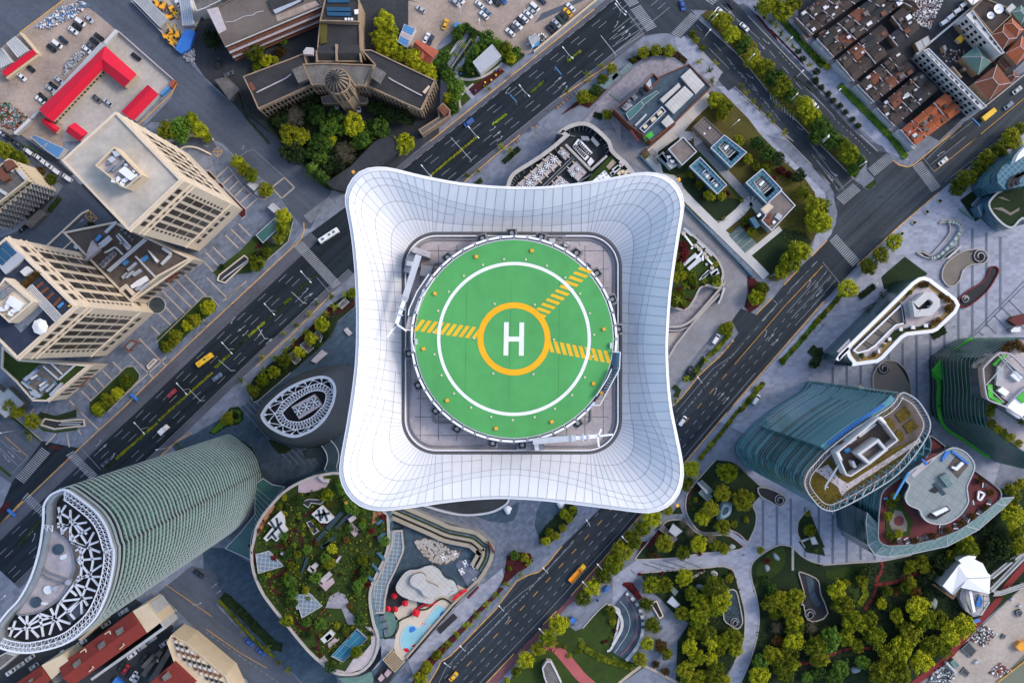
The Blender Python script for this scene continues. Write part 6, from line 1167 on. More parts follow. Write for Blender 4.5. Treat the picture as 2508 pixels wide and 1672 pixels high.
t,P=bld('gate_house','long narrow old gatehouse beside the main road','20 155,1500 112,1440 335,1300 325,1200 385,1140 470,1225 462,1290',6,'old_stone','worn_roof',.9,.6);unit(t,'20 330,1205 385,1155 455,1225 390,1285',6,3,'rust_metal','gate_tower')
t,P=bld('porch','grey entrance porch roof at the foot of the dome tower','10 1290,1075 1430,1040 1660,1040 1815,1090 1800,1150 1310,1150',6,'old_stone','worn_roof',.4,.4,cat='porch')
t,P=bld('tarmac_roof','flat dark walled tarmac roof beside the white tower rim','11 1620,350 1880,80 1910,60 2080,0 2205,140 1960,345 1560,620 1440,600 1350,530',7,'court','court',.5,.4)
tag(MB().path([(*W(p,3),3)for p in px('10 350,940 440,1230 560,1290 850,1560')],.4,3).build('boundary_wall','lawn_dark'),'ivy-grown wall of the domed building grounds','wall')
g=gable('park_house','house with a rust and crimson gabled roof beside the car park','20 50,520 215,745 338,570 105,440'.replace('50,520 215,745 338,570 105,440','105,440 45,525 215,742 340,568'),6,8,'rust_roof','white_wall',cat='house');unit(g,'20 160,570 180,610 160,660 120,640',7,.8,'tile_orange','dormer')
t,P=bld('pavilion','pavilion with a smooth pale grey roof in the small park','20 928,490 1030,620 800,812 712,690',7,'white_wall','grey_sheet',.12,.2)
for x in(0,):
 for s,lab in(('20 480,560 560,430 600,470 450,620','slatted planting bed between the upper pair of park paths'),('20 620,520 690,430 700,450 500,770 470,760','slatted planting bed between the two long park paths'),('20 620,640 700,540 720,560 600,720','slatted planting bed east of the two long park paths')):
  P=ws(s,.5);o=thing('slatted_bed',lab,'planting bed',(*mid(P),0));a,b_,c,d=P[0],P[1],P[2],P[-1];m=MB()
  for k in range(11):m.bar((*lerp(a,b_,k/10),.45),(*lerp(d,c,k/10),.45),.28,.3)
  m.build('slats','white_wall',o);MB().sheet(P,.36).build('soil','court',o)
for s,m_ in(('20 580,822','paint blue'),('20 717,820','bus_yellow'),('20 918,893','bus_yellow'),('20 968,838','lamp_orange'),('20 1012,787','paint red'),('20 970,787','paint blue'),('20 848,920','bus_yellow'),('20 838,960','leaf_lime'),('20 742,1010','paint blue'),('20 1152,697','paint red'),('20 520,1165','steel')):
 c=W(px(s)[0]);m=MB()
 for k in range(5):
  th0,th1=-1.57+3.14*k/5,-1.57+3.14*(k+1)/5
  for i in range(10):f=lambda th,i:(c[0]+math.cos(i*.628)*.55*math.cos(th),c[1]+math.sin(i*.628)*.55*math.cos(th),.8+.55*math.sin(th));m.poly([f(th0,i),f(th0,i+1),f(th1,i+1),f(th1,i)])
 o=m.build('ball_ornament',m_,sm=True);o['category']='ornament';later(o,{'paint blue':'blue','bus_yellow':'yellow','lamp_orange':'orange','paint red':'red','leaf_lime':'lime','steel':'pale blue'}[m_]+' lawn ball',px(s)[0],'coloured balls in the small park')
cellmat('curtain_teal',[(.01,.035,.04),(.02,.08,.09),(.12,.33,.38),(.05,.17,.19),(.01,.045,.05)],4.5,1.95,(.02,.07,.075),.25)
cellmat('wing_glass',[(.09,.25,.29),(.12,.31,.36),(.10,.27,.32),(.13,.33,.38),(.09,.25,.29),(.015,.05,.055)],7,2.2,(.06,.17,.2),.25)
cellmat('curtain_green',[(.004,.018,.012),(.008,.034,.022),(.014,.05,.034),(.006,.022,.016)],2.6,3.6)
cellmat('curtain_blue',[(.02,.07,.10),(.045,.13,.18),(.07,.18,.24),(.03,.09,.12)],2.4,3.0,(.16,.26,.32),.3)
cellmat('curtain_jade',[(.02,.09,.06),(.035,.13,.09),(.06,.19,.14),(.012,.05,.038)],1.6,3.56)
cellmat('curtain_dark',[(.006,.022,.026),(.014,.05,.056),(.03,.08,.09)],4,5,(.10,.18,.19),.35)
mat('band_teal',(.085,.22,.25),.35,.45,.25);mat('fin_pale',(.34,.40,.38),.5,.12,.2);mat('fin_green',(.05,.42,.035),.5,.3,.3);mat('meadow',(.105,.075,.010),.95,.45,.35,fine=1.5);mat('gold_grass',(.30,.20,.07),.95,.3,.4);mat('deck_red',(.13,.035,.036),.9,.2,.15);mat('teal_roof',(.24,.27,.27),.7,.2,.12);mat('white_roof',(.86,.86,.87),.5,.04,.2);mat('pit_floor',(.20,.175,.15),.9,.2,.15);mat('pit_dark',(.03,.03,.034),.8,.3,.2);mat('shell',(.25,.36,.42),.4,.25,.4);mat('timber',(.17,.10,.055),.85,.3,.5);mat('brown_roof',(.19,.155,.14),.9,.3,.25,fine=1.2);mat('gold',(.75,.42,.03),.4,.1,.5);mat('cobble',(.30,.28,.31),.85,.4,.6,fine=2.2)
gridmat('blue_frame',(.035,.11,.16),(.10,.24,.31),1.9,1.9,.8,.3,.3);gridmat('teal_panels',(.25,.28,.28),(.14,.165,.17),3.0,3.0,.6,.12,.7);gridmat('slab_lines',(.50,.48,.45),(.30,.30,.30),3.2,1.6,.75,.12,.7);gridmat('glass_grid',(.16,.22,.27),(.42,.42,.44),1.75,1.75,.1,.24,.4);gridmat('timber_roof',(.17,.14,.125),(.10,.085,.08),1.4,1.4,.8,.25,.9)
gridmat('jade_panels',(.12,.20,.19),(.26,.31,.31),2.0,2.0,.8,.14,.3)
# wedge-shaped building and the sunken courts
O='42 265,985 300,925 1110,130 1180,82 1240,68 1310,90 1600,310 1638,385 1600,470 1390,668 1330,692 1060,722 1005,752 790,980 730,1020 445,1060 452,1022 402,962 385,915 300,1003'
P=cw(O,25);t=thing('wedge_building','wedge-shaped low building with a white rim and planted roof court','building',(*mid(P),0));MARK['the wedge-shaped building']=px('42 1000,560')[0]
MB().prism(P,0,24.4,top=False).build('wall','curtain_dark',t);MB().ring(P,1.5,24,25.4).build('rim','white_roof',t);MB().sheet(inset(P,1.3),24.3).build('roof','gold_grass',t);MB().prism(inset(P,3.3),24.2,24.5).build('roof_deck','deck_tile',t)
I=cw('42 450,885 985,372 1005,400 1035,588 930,612 855,680 700,838 620,890 500,922',25);MB().ring(I,.55,24.4,26).build('court_rim','white_roof',t);MB().sheet(inset(I,.5),24.6).build('court_floor','pit_floor',t)
for s in('42 850,510 950,590','42 820,545 925,600','42 710,645 800,710','42 680,675 785,730','42 590,780 670,830','42 560,800 640,850'):duct(t,s,.22,25,'pit_dark','beam')
slab(t,'42 985,350 1005,345 1045,590 1020,595',24.4,26,'mid_metal','screen_wall');slab(t,'42 430,880 1010,330 1040,300 1095,205 1080,260 1010,340 440,905',24.4,24.7,'pit_dark','gutter')
P8=cw('42 1110,340 1140,345 1250,245 1340,240 1420,318 1422,400 1335,497 1140,517',30);MB().ring(P8,3.0,24.5,30).build('penthouse','white_wall',t);MB().sheet(inset(P8,2.9),27).build('penthouse_floor','pit_dark',t);unit(t,'42 1285,395 1320,390 1330,420 1295,430',27,1.5,'light_metal','cooling_unit')
unit(t,'42 975,630 1005,630 1010,670 975,670|42 1105,610 1140,610 1150,650 1105,650|42 1245,595 1285,590 1290,630 1250,630|42 850,740 880,740 885,775 850,780|42 735,875 755,875 760,915 735,915',24.4,1.4,'white_paint','bench_pod');slab(t,'42 920,660 1320,600 1330,640 1020,680 900,780 830,800 800,790',24.4,24.62,'lawn_dark','roof_lawn')
for c,x,y,r in(('y',1215,165,40),('y',1270,160,35),('o',1090,245,30),('y',1440,285,40),('y',1500,325,40),('y',1510,425,50),('y',1550,400,35),('y',1350,575,40),('y',1400,545,35),('y',690,930,32),('o',550,945,38),('o',790,830,25)):plant({'o':'u'}.get(c,c),px('42 %d,%d'%(x,y))[0],r*.0403*.948,24.4)
def court(label,s,floor,sm=3,h=1.1,m='kerb',spiral=None,dark=None):
 P=smooth(cw(s),sm);o=thing('sunken_court',label,'sunken court',(*mid(P),0));MB().ring(P,.45,0,h).build('parapet',m,o);MB().sheet(inset(P,.4),.46).build('floor',floor,o)
 if dark:MB().prism(cw(dark),.3,.52).build('pit_shade','pit_dark',o)  # dark sheet over the floor: painted shadow, and the deeper pit's darkness
 if spiral:
  c=W(px(spiral[0])[0]);b=MB();pts=[(c[0]+math.cos(a*.4)*spiral[1]*(1-a/40),c[1]+math.sin(a*.4)*spiral[1]*(1-a/40),.6+a*.06)for a in range(26)];MB().cyl(c,spiral[1],.4,.6,24).build('spiral_base','pit_dark',o);b.path(pts,.4,.5);b.build('spiral_stair','mid_metal',o)
 return o
court('round sunken court with sandy floor on the banded plaza','42 665,1190 700,1085 770,1010 860,990 960,1020 1050,1120 1095,1260 1085,1400 900,1420 700,1380','pit_floor',spiral=('42 790,1085',2.6),dark='42 930,1015 1050,1125 1080,1260 1010,1130')
o=court('teardrop sunken court with a green and white striped canopy edge','41 1400,985 1440,945 1520,930 1620,950 1670,1010 1655,1085 1550,1220 1420,1345 1330,1372 1230,1352 1150,1300 1230,1290 1300,1330 1370,1260 1470,1150 1520,1060 1500,975','plaza',2,dark='41 1190,1290 1230,1280 1300,1330 1330,1350 1250,1345')
C0=px('41 1510,960 1600,970 1650,1020 1640,1080 1540,1215 1415,1335 1330,1365');C0=smooth(C0,5,False);b=MB()
for i in range(len(C0)-1):p,q=W(C0[i],2),W(C0[i+1],2);b.bar((*p,1.9),(*q,1.9),1.3,.25,i%2)
b.build('striped_canopy',['copper_green','pale_sheet'],o)
court('snail-shaped sunken court with a coiled ramp on the plaza','41 1430,1560 1440,1480 1500,1390 1610,1310 1720,1268 1850,1258 1930,1300 1945,1370 1890,1425 1760,1440 1670,1500 1640,1600 42 1580,170 1500,180 1440,110','pit_floor',2,spiral=('41 1850,1345',3.2),dark='41 1700,1290 1850,1270 1930,1320 1930,1380 1850,1300')
court('dark red lined sunken channel east of the wedge roof','42 1620,310 1730,215 1880,130 1940,40 1960,-30 2020,-50 2065,-10 2045,60 1930,240 1740,395 1665,418 1622,380','pit_dark',2,m='red_path',spiral=('42 1690,320',1.8))
court('small bean-shaped court under the meadow-roofed tower','33 1600,905 1630,1000 1740,1060 1830,1115 1895,1090 1920,1020 1850,960 1700,900','pit_dark',2,spiral=('33 1845,1040',2.6))
court('long dark pond court with a spiral stair in the park','34 1255,565 1310,522 1370,545 1400,650 1430,800 1440,900 1380,970 1290,920 1225,860 1225,700','glass_dark',2,spiral=('34 1345,890',2.1))
court('largest dark planted court in the park lawn','34 2050,350 2100,335 2250,400 2290,470 44 100,580 180,790 60,880 -60,860 -100,700 34 2080,700 2110,560','pit_dark',2,spiral=('34 2175,800',2.6));slab(bpy.data.objects['sunken_court.006']if 'sunken_court.006' in bpy.data.objects else o,'34 2140,380 2220,400 2240,560 2300,700 2250,720 2180,600',.3,.58,'dark_paving','walkway')
t,P=bld('stair_shed','low dark wedge roof on the plaza between two sunken courts','41 1435,1375 1500,1310 1650,1215 1655,1225 1530,1350',3,'white_wall','pit_dark',.1,.15,cat='shed')
unit(t,'41 1500,1355 1650,1222 1658,1235 1515,1368',3,.3,'white_wall','edge_slab')
stairwell('pale escalator well on the banded plaza beside the round court','42 475,1310 540,1265 655,1355 590,1380','42 500,1320 620,1370');stairwell('escalator bank at the amphitheatre entrance','34 420,690 490,650 570,830 520,860','34 450,700 540,820','dark_metal')
# meadow-roofed glass tower
HM=116.0
S='43 -70,850 -35,740 60,625 190,490 500,250 870,20 990,-131 1080,-116 1180,-46 1260,70 1310,180 1300,290 1230,420 1100,600 900,800 560,1010 300,1140 200,1160 100,1120 0,1010 -50,930'
P=smooth(cw(S,HM),3);t=thing('glass_tower','teal glass tower with a golden meadow roof and white truss edge','tower',(*mid(P),0));MARK['the meadow-roofed tower']=px('43 650,550')[0]
MB().prism(P,0,HM-4,top=False).build('curtain_wall','curtain_teal',t);b=MB()
for k in range(1,29):b.ring(inset(P,-.1),.15,k*3.9-.1,k*3.9+.35)
b.build('floor_bands','band_teal',t);A=smooth(ws('43 175,500 500,250 870,20 960,-70',HM),4,False);MB().prism(ccw(A+[(x-1.6,y+1.3)for x,y in A[::-1]]),18,HM-3).build('glass_wing','wing_glass',t);MB().sheet(inset(P,.1),HM-4).build('roof','gravel_roof',t);MB().ring(inset(P,-.3),.35,HM-.6,HM).build('rim','pale_sheet',t)
b=MB();Q=inset(P,1.7);b.ring(Q,.2,HM-1.5,HM-1.1)
for i in range(0,len(P)):b.bar((*P[i],HM-.3),(*Q[(i+1)%len(P)],HM-2.5),.1)
b.build('edge_truss','steel',t)
MEADOW='43 0,1000 -40,860 60,700 200,590 330,780 420,800 900,480 1180,370 1190,420 900,660 560,880 380,960 330,1060 150,1130 60,1080|43 925,100 1040,10 1100,85 1080,130 990,192|43 1012,222 1110,150 1188,232 1072,312|43 800,170 860,135 912,180 922,230 900,285|43 930,300 962,262 1022,310 1010,400 960,400|43 770,110 880,30 905,45 800,130'
for q in MEADOW.split('|'):slab(t,q,HM-4,HM-3.6,'meadow','meadow')
b=MB()
for q in MEADOW.split('|'):
 PP=ws(q,HM-3.5);n_=int(abs(area(PP))*2.5)
 for c in scatter(PP,min(n_,1500)):b.leaf((c[0],c[1],HM-3.5+R.uniform(0,.25)),.22,(0,0,1),R)
b.build('meadow_grass','leaf_rust',t)['kind']='stuff'
slab(t,'43 300,800 400,860 1190,360 1210,400 400,935 370,960',HM-4,HM-3.5,'deck_tile','roof_path');slab(t,'43 40,720 180,650 300,800 380,960 330,1000 290,900 140,790',HM-4,HM-3.48,'deck_tile','roof_path')
P2=cw('43 270,520 740,125 830,200 965,385 845,475 620,665 435,788 380,770',HM+3);MB().ring(P2,.5,HM-4,HM+3).build('plant_screen','white_wall',t);MB().sheet(inset(P2,.4),HM-3).build('plant_floor','gravel_roof',t);P2=cw('43 505,535 740,365 845,490 640,655',HM+5);MB().ring(P2,.9,HM-4,HM+5).build('lift_tower','white_wall',t);MB().sheet(inset(P2,.8),HM+2).build('lift_tower_roof','grey_roof',t)
unit(t,'43 310,420 365,390 420,445 370,475',HM-3,2,'rust_metal','tank');unit(t,'43 360,490 410,460 440,500 385,525',HM-3,2,'blue_sheet','tank_lid');unit(t,'43 270,520 300,500 345,600 300,600|43 730,140 770,120 830,190 800,215|43 440,620 470,610 500,680 470,690',HM-3,4,'white_paint','plant_box');unit(t,'43 510,330 700,190 720,210 540,350|43 400,410 490,350 500,370 420,430',HM-3,1.5,'light_metal','duct_bank')
b=MB();b.bar((*W(px('43 335,600')[0],HM+2),HM+2),(*W(px('43 150,890')[0],HM),HM),.55);b.bar((*W(px('43 150,890')[0],HM),HM),(*W(px('43 185,905')[0],HM),HM),.3).bar((*W(px('43 150,890')[0],HM),HM),(*W(px('43 150,930')[0],HM),HM),.3);b.build('crane_jib','steel',t)
b=MB();A0=px('43 175,410 480,215 790,-20');
for i in range(22):
 f=i/22;p=lerp(A0[0],A0[2],f);q=lerp(A0[0],A0[2],f+.036);sh=12*math.sin(f*3.14);b.prism([W((p[0]+1,p[1]-sh*.3),HM-2),W((q[0]+1,q[1]-sh*.3),HM-2),W((q[0]+7,q[1]+5-sh*.3),HM-2),W((p[0]+7,p[1]+5-sh*.3),HM-2)],HM-2.6,HM-2.2)
b.build('blue_fascia','tarp_blue',t)
b=MB()
for i in range(13):
 f=i/12;a=lerp(px('43 1190,450')[0],px('43 190,1100')[0],f);c=(a[0]+28,a[1]+8+3*math.sin(f*3.14));b.bar((*W(a,HM-2),HM-2),(*W(c,HM),HM),.35);b.bar((*W((a[0]+12,a[1]-5),HM-3),HM-3),(*W((a[0]+9,a[1]+22),HM-1),HM-1),.25)
b.build('canopy_struts','band_teal',t)
# terrace building with the cloud-shaped roof
HD=45.0
S='43 1290,340 1345,345 1500,465 1800,710 2040,890 2095,960 2085,1025 2030,1080 1700,1330 1500,1430 1200,1520 900,1552 800,1540 735,1490 725,1380 750,1050 800,920 1000,770 1300,520'
P=smooth(cw(S,HD),2);t=thing('terrace_building','glass terrace building with a brick-red deck and cloud-shaped grey roof','building',(*mid(P),0));MARK['the cloud-shaped roof']=px('43 1450,950')[0]
MB().prism(P,0,HD,top=False).build('curtain_wall','curtain_teal',t);MB().sheet(P,HD-.1).build('deck','deck_red',t);MB().ring(P,.35,HD-.2,HD+.9).build('parapet','teal_roof',t)
b=MB()
for k in range(1,11):b.ring(inset(P,-.2),.28,k*4-.3,k*4+.5)
b.build('floor_bands','band_teal',t)
SK=px('43 2240,1010 2150,1105 1850,1370 1500,1555 1100,1640 850,1672 700,1650 625,1540 600,1300 615,1180');DE=px('43 2085,1025 2030,1080 1700,1330 1500,1430 1200,1520 900,1552 800,1540 735,1490 725,1380 735,1300');b=MB();f_=MB()
for i in range(9):
 a,b1,c,d=(*W(DE[i],HD),HD-.3),(*W(DE[i+1],HD),HD-.3),(*W(SK[i+1],HD-3),HD-3),(*W(SK[i],HD-3),HD-3);b.poly([a,b1,c,d]);b.poly([(p[0],p[1],p[2]-.2)for p in(d,c,b1,a)]);f_.bar(a,d,.25).bar(d,c,.3).bar(a,c,.16)
b.build('glass_skirt','jade_panels',t);b=MB()
for i in range(9):p,q=W(SK[i],HD-3),W(SK[i+1],HD-3);b.poly([(*p,0),(*q,0),(*q,HD-3.1),(*p,HD-3.1)])
b.poly([(*p,0),(*q,0),(*W(px('43 735,1300')[0],HD),0)]);b.build('outer_shell','curtain_dark',t);f_.build('skirt_frame','pale_sheet',t)
S='43 1040,820 1080,870 1070,920 1035,1000 1060,1080 1120,1120 1190,1150 1220,1220 1280,1280 1380,1310 1500,1300 1640,1210 1730,1080 1730,1000 1720,900 1760,800 1800,700 1790,620 1720,530 1640,480 1560,465 1480,500 1290,610 1100,720'
P=smooth(cw(S,HD+7),3);MB().prism(P,HD,HD+6.9,top=False).build('pavilion_wall','glass_dark',t);MB().sheet(P,HD+6.95).build('cloud_roof','teal_panels',t);MB().ring(inset(P,-.2),.5,HD+6.3,HD+7.3).build('roof_rim','pale_sheet',t)
slab(t,'43 1510,680 1600,560 1735,660 1620,800',HD+6.9,HD+7.2,'gravel_roof','service_yard');slab(t,'43 1100,770 1280,560 1390,570 1130,800',HD+6.9,HD+7.15,'deck_tile','roof_bay');slab(t,'43 1240,600 1330,530 1400,520 1290,650',HD+6.9,HD+7.2,'deck_red','roof_opening')
unit(t,'43 1420,790 1490,748 1567,872 1512,912',HD+7,2,'jade_panels','skylight');unit(t,'43 1340,870 1380,850 1490,975 1460,995',HD+7,.5,'glass_dark','glass_panel');unit(t,'43 1545,505 1565,495 1742,635 1730,655|43 1215,595 1235,590 1292,640 1280,658|43 1440,590 1490,500 1540,505 1450,620',HD+7,.9,'tarp_blue','blue_screen');unit(t,'43 1550,690 1610,720 1690,640 1660,620 1600,680 1560,670|43 1335,1190 1490,1120 1520,1150 1380,1220',HD+7,1.6,'white_paint','air_handler');unit(t,'43 1280,1235 1320,1190 1500,1110 1540,1160 1380,1260',HD+7,.7,'pit_dark','plant_recess');unit(t,'43 1300,940 1370,890 1400,950 1370,970 1340,960',HD+7,.3,'pit_dark','round_hole')
c_=px('43 1075,735')[0];b=MB();b.bar((*W(c_,HD+9),HD+9),(*W(px('43 905,1030')[0],HD+8),HD+8),.8,.7);b.build('roof_crane','blue_sheet',t)
slab(t,'43 815,1400 830,1180 930,1010 990,1070 1060,1190 1130,1290 1090,1390 1090,1440 900,1440',HD-.1,HD+.15,'lawn','deck_garden');slab(t,'43 860,1300 920,1150 1000,1170 1060,1300 1050,1390 900,1400',HD,HD+.22,'pit_floor','gravel_bed');c=W(px('43 965,1272')[0],HD);MB().cyl(c,2.0,HD,HD+.35,24).build('round_seat','deck_red',t)
slab(t,'43 805,1020 840,1015 840,1040 800,1040',HD,HD+1,'blue_sheet','planter');o=MB();Tp=ws('43 1850,945 1915,975 1870,1045 1840,1030',HD+1);o.path([(*p,HD+.8)for p in Tp+[Tp[0]]],.75,.8);tag(o.build('ring_sculpture','white_roof'),'white rounded triangle sculpture on the brick-red deck','sculpture')
for x,y in((1860,830),(1990,960),(1915,1120),(1790,1222),(1655,1300),(1510,1378),(1350,1440),(1145,1492),(915,1500)):plant('y',px('43 %d,%d'%(x,y))[0],1.55,HD)
for x,y in((870,1080),(930,1000),(850,1220),(870,1440),(960,1420)):plant('u',px('43 %d,%d'%(x,y))[0],2.0,HD)
for x,y in((1915,880),(1960,1060),(1850,1170),(1710,1260),(1590,1330),(1435,1392),(1265,1455),(1195,1472),(1050,1492),(965,1497),(1760,1075),(1440,1332),(1700,1140),(1670,1205)):
 c=W(px('43 %d,%d'%(x,y))[0],HD);o=thing('table_set','','table',(*c,HD));later(o,'dark table with benches on the brick-red deck',px('43 %d,%d'%(x,y))[0],'tables on the brick-red deck');o.rotation_euler=(0,0,R.uniform(0,3));local(MB().box((0,0),1.7,.9,.68,.78).box((0,0),.3,.3,0,.68),'table_top','dark_metal',o)
 for s_ in(-1,1):local(MB().box((0,s_*.95),1.9,.45,.38,.5).box((0,s_*.95),1.2,.2,0,.38),'bench','dark_metal' if R.random()<.6 else 'steel',o)
 # dark green tower at the right edge
HG_=56.0
S='42 1925,1350 1905,1020 2000,925 2130,830 2280,752 2420,760 2900,900 43 2900,760 2350,520 2000,270 1935,180 1920,0'
P=smooth(cw(S,HG_),3);t=thing('green_tower','dark green glass tower with a ringed roof terrace at the frame edge','tower',(*mid(P),0));MARK['the dark green tower']=px('42 2150,1250')[0]
MB().prism(P,0,HG_,top=False).build('curtain_wall','curtain_green',t);MB().sheet(P,HG_-.2).build('roof','deck_tile',t);MB().ring(P,.4,HG_-.3,HG_+.8).build('parapet','dark_paving',t);b=MB()
for k in range(1,15):b.ring(inset(P,-.2),.25,k*3.9-.2,k*3.9+.35)
b.build('floor_bands','copper_green',t)
S='42 1897,1130 1912,1060 2045,930 2110,905 2200,918 2290,990 2420,1110 2700,1250 43 2700,300 2300,120 2150,20 42 1985,1450 1930,1385'
P=smooth(cw(S,HG_+14),3);MB().ring(P,.5,HG_+12.5,HG_+14).build('crown_ring','deck_tile',t);MB().prism(inset(P,.7),HG_,HG_+8,top=False).build('upper_storey','glass_dark',t);MB().sheet(inset(P,.7),HG_+8).build('upper_roof','gravel_roof',t)
Z=HG_+8;slab(t,'42 2020,1190 2060,1060 2130,960 2350,1130 2600,1300 2350,1568 2100,1400',Z,Z+.4,'deck_tile','plant_deck');unit(t,'42 2040,1270 2060,1050 2130,1080 2110,1290|42 2110,960 2150,970 2350,1140 2350,1180',Z+.4,1.5,'pale_sheet','cooling_unit');unit(t,'42 2205,1160 2260,1110 2340,1180 2290,1235|42 2060,1330 2110,1285 2190,1345 2150,1395',Z+.4,2,'white_roof','white_tank');unit(t,'42 2005,1040 2110,935 2180,950 2120,965 2030,1060|42 1945,1260 2000,1265 2010,1390 2120,1460 2090,1480 1960,1400',Z+.4,.8,'fin_green','green_ledge');unit(t,'42 2170,1500 2400,1280 2500,1500 2300,1640 2190,1560',Z+.4,2.5,'white_roof','white_canopy');unit(t,'42 2270,1410 2360,1330 2400,1420 2340,1470',Z+3,.6,'fin_green','green_roof_panel')
for a,c in(('42 2060,930','42 2400,1300'),('42 1930,1270','42 2230,930'),('42 1950,1290','42 2130,1460')):duct(t,a+' '+c[3:],.3,HG_+13,'pale_sheet','stay')
for x,y,k in((2200,830,'y'),(2280,820,'y'),(2330,860,'y'),(2150,870,'y')):plant(k,px('42 %d,%d'%(x,y))[0],2.2,HG_)
for x,y in((1980,90),(2000,200),(2060,260),(2130,300),(2200,350),(2290,420),(1990,30),(2320,160)):plant('u',px('43 %d,%d'%(x,y))[0],2.0,HG_)
bP=px('42 1780,750 1690,810 1600,880 1560,930');b=MB()
b.path([(*W(p,16),16)for p in smooth(bP,4,False)],1.2,.8);b.path([(*W(p,12),12)for p in smooth(px('42 1340,1140 1390,1200 1410,1260 1400,1400 1405,1500 43 1400,0 1425,150 1500,265 1700,395 1960,575'),4,False)],1.3,.8);b.prism(ws('42 1340,1110 1440,985 1480,968 1540,1020 1510,1070 1480,1130 1480,1245 1400,1180',14),12,14)
tag(b.build('green_ribbon','fin_green'),'bright green ribbon sculpture wrapping the dark green tower','sculpture')
t,P=bld('container_shop','dark red container shop at the right edge of the plaza','42 2190,555 2240,510 2420,470 2420,590 2270,612',4,'rust_metal','deck_red',.1,.15,cat='kiosk');t,P=bld('container_shop','pale blue container shop beside the dark red one','42 2205,660 2240,630 2320,625 2310,680 2210,685',3,'steel','steel',.1,.15,cat='kiosk')
# blue glass building in the east
S='41 1950,775 1990,690 2110,605 2420,570 2420,960 2330,930 2240,1020 2180,1030 2100,985 2000,880'
P=smooth(cw(S,12),3);t=thing('blue_building','blue glass building with a garden roof and white sail at the right edge','building',(*mid(P),0));MARK['the blue glass building']=px('41 2200,700')[0]
MB().prism(P,0,12,top=False).build('curtain_wall','curtain_blue',t);MB().sheet(P,11.8).build('roof_garden','lawn_dark',t);MB().ring(P,.8,11.6,12.5).build('parapet','pale_sheet',t)
for q in('41 2000,810 2110,800 2200,860 2300,800 2300,830 2200,890 2110,840','41 2060,690 2110,685 2200,730 2150,720'):slab(t,q,11.8,12.1,'pit_floor','garden_path')
P=cw('41 2050,460 2055,430 2110,350 2250,230 2480,60 2480,540 2130,600 2060,520',26);MB().prism(P,0,26,top=False).build('upper_wall','curtain_blue',t);MB().sheet(P,26).build('upper_roof','blue_frame',t);MB().prism(ws('41 2250,300 2290,210 2380,110 2400,200',30),26,30).build('sail','white_roof',t)
for k in range(3):
 pts=smooth(px('41 %d,%d %d,%d %d,%d %d,%d'%(2190+50*k,590-20*k,2180+50*k,540-20*k,2230+50*k,470-20*k,2300+50*k,440-20*k)),4,False);MB().path([(*W(p,26.6),26.4)for p in pts],1.4,.6).build('roof_arc','pit_dark',t)
P=cw('41 1830,800 2130,480 2200,450 2180,500 1900,800 1880,900',8);MB().prism(P,0,8).build('ramp_wing','glass_blue',t)
tag(MB().path([(*W(p,1.5),1.5)for p in px('41 1640,815 1720,880 1790,930')],.5,1.6).build('glass_screen','copper_green'),'teal glass screen beside the dark planted square','screen')
# white fan roof, footbridges, sandy site
P=cw('44 1450,492 1625,262 1655,243 1625,208 1680,175 1735,157 1822,166 1808,200 1895,245 1950,352 1980,375 1968,582 1650,512 1560,592',10);t=thing('fan_building','building with a dazzling white fan-shaped roof beside the river site','building',(*mid(P),0));MARK['the white fan roof']=px('44 1750,420')[0]
MB().prism(P,0,9.9,top=False).build('wall','white_wall',t);r0,r1=W(px('44 1710,400')[0],11),W(px('44 1690,270')[0],10.5);b=MB()
for q in('44 1450,492 1625,262 1690,285 1712,403 1560,592','44 1625,262 1655,243 1625,208 1680,175 1735,157 1822,166 1808,200 1895,245 1950,352 1980,375 1978,390 1712,403 1690,285','44 1712,403 1978,390 1968,582 1650,512'):
 pts=px(q);b.poly([(*W(p,10),11.3 if abs(p[0]-px('44 1712,403')[0][0])<1.5 else 10)for p in pts])
b.build('roof','white_roof',t);MB().path([(*W(p,10),11.4)for p in px('44 1712,403 1978,390')],.3).build('ridge','pale_sheet',t);MB().path([(*W(p,10),10.9)for p in px('44 1712,403 1560,592')],.3).build('ridge','pale_sheet',t)
Q=cw('44 1650,520 1960,585 1972,680 1890,815 1790,832 1700,765 1640,640',4);MB().prism(Q,0,4).build('lower_deck','deck_tile',t);b=MB()
for s in('44 1690,540 1710,650 1770,790','44 1680,620 1770,810 1850,820 1950,680','44 1800,600 1960,610','44 1820,660 1970,660','44 1800,720 1940,740','44 1900,590 1900,760'):b.path([(*W(p,6),6)for p in px(s)],.3)
b.build('deck_frame','copper_green',t);duct(t,'44 1750,545 1795,780',1.2,7,'white_roof','white_beam');unit(t,'44 1825,680 1860,590 1890,650 1880,720 1830,735',4,1.5,'tarp_blue','blue_cover');unit(t,'44 1330,478 1360,470 1570,610 1640,530 1655,545 1565,645',3,1.2,'timber','timber_terrace');unit(t,'44 1405,480 1480,395 1495,410 1430,490',6,.5,'deck_tile','side_roof')
FB='white footbridges by the river site'
for s,lab in(('44 2400,60 1995,395','northmost grey-white footbridge reaching the fan-shaped roof'),('44 2420,110 2330,190 1985,545','long grey-white footbridge parallel to the red path'),('44 2420,460 2100,570 2020,580','lower grey-white footbridge ending in a round landing')):
 P=[(*W(p,4),4)for p in px(s)];o=thing('footbridge',lab,'footbridge',(P[0][0],P[0][1],0),FB);MB().path(P,2.1,.4).build('deck','pale_sheet',o);b=MB()
 for d in(-1,1):b.path([(p[0]+d*.75,p[1]+d*.75,4.6)for p in P],.12,.8)
 b.build('railing','white_wall',o);b=MB();[b.cyl(lerp(P[0],P[-1],f),.35,0,3.9,8)for f in(.15,.5,.85)];b.build('columns','pale_sheet',o)
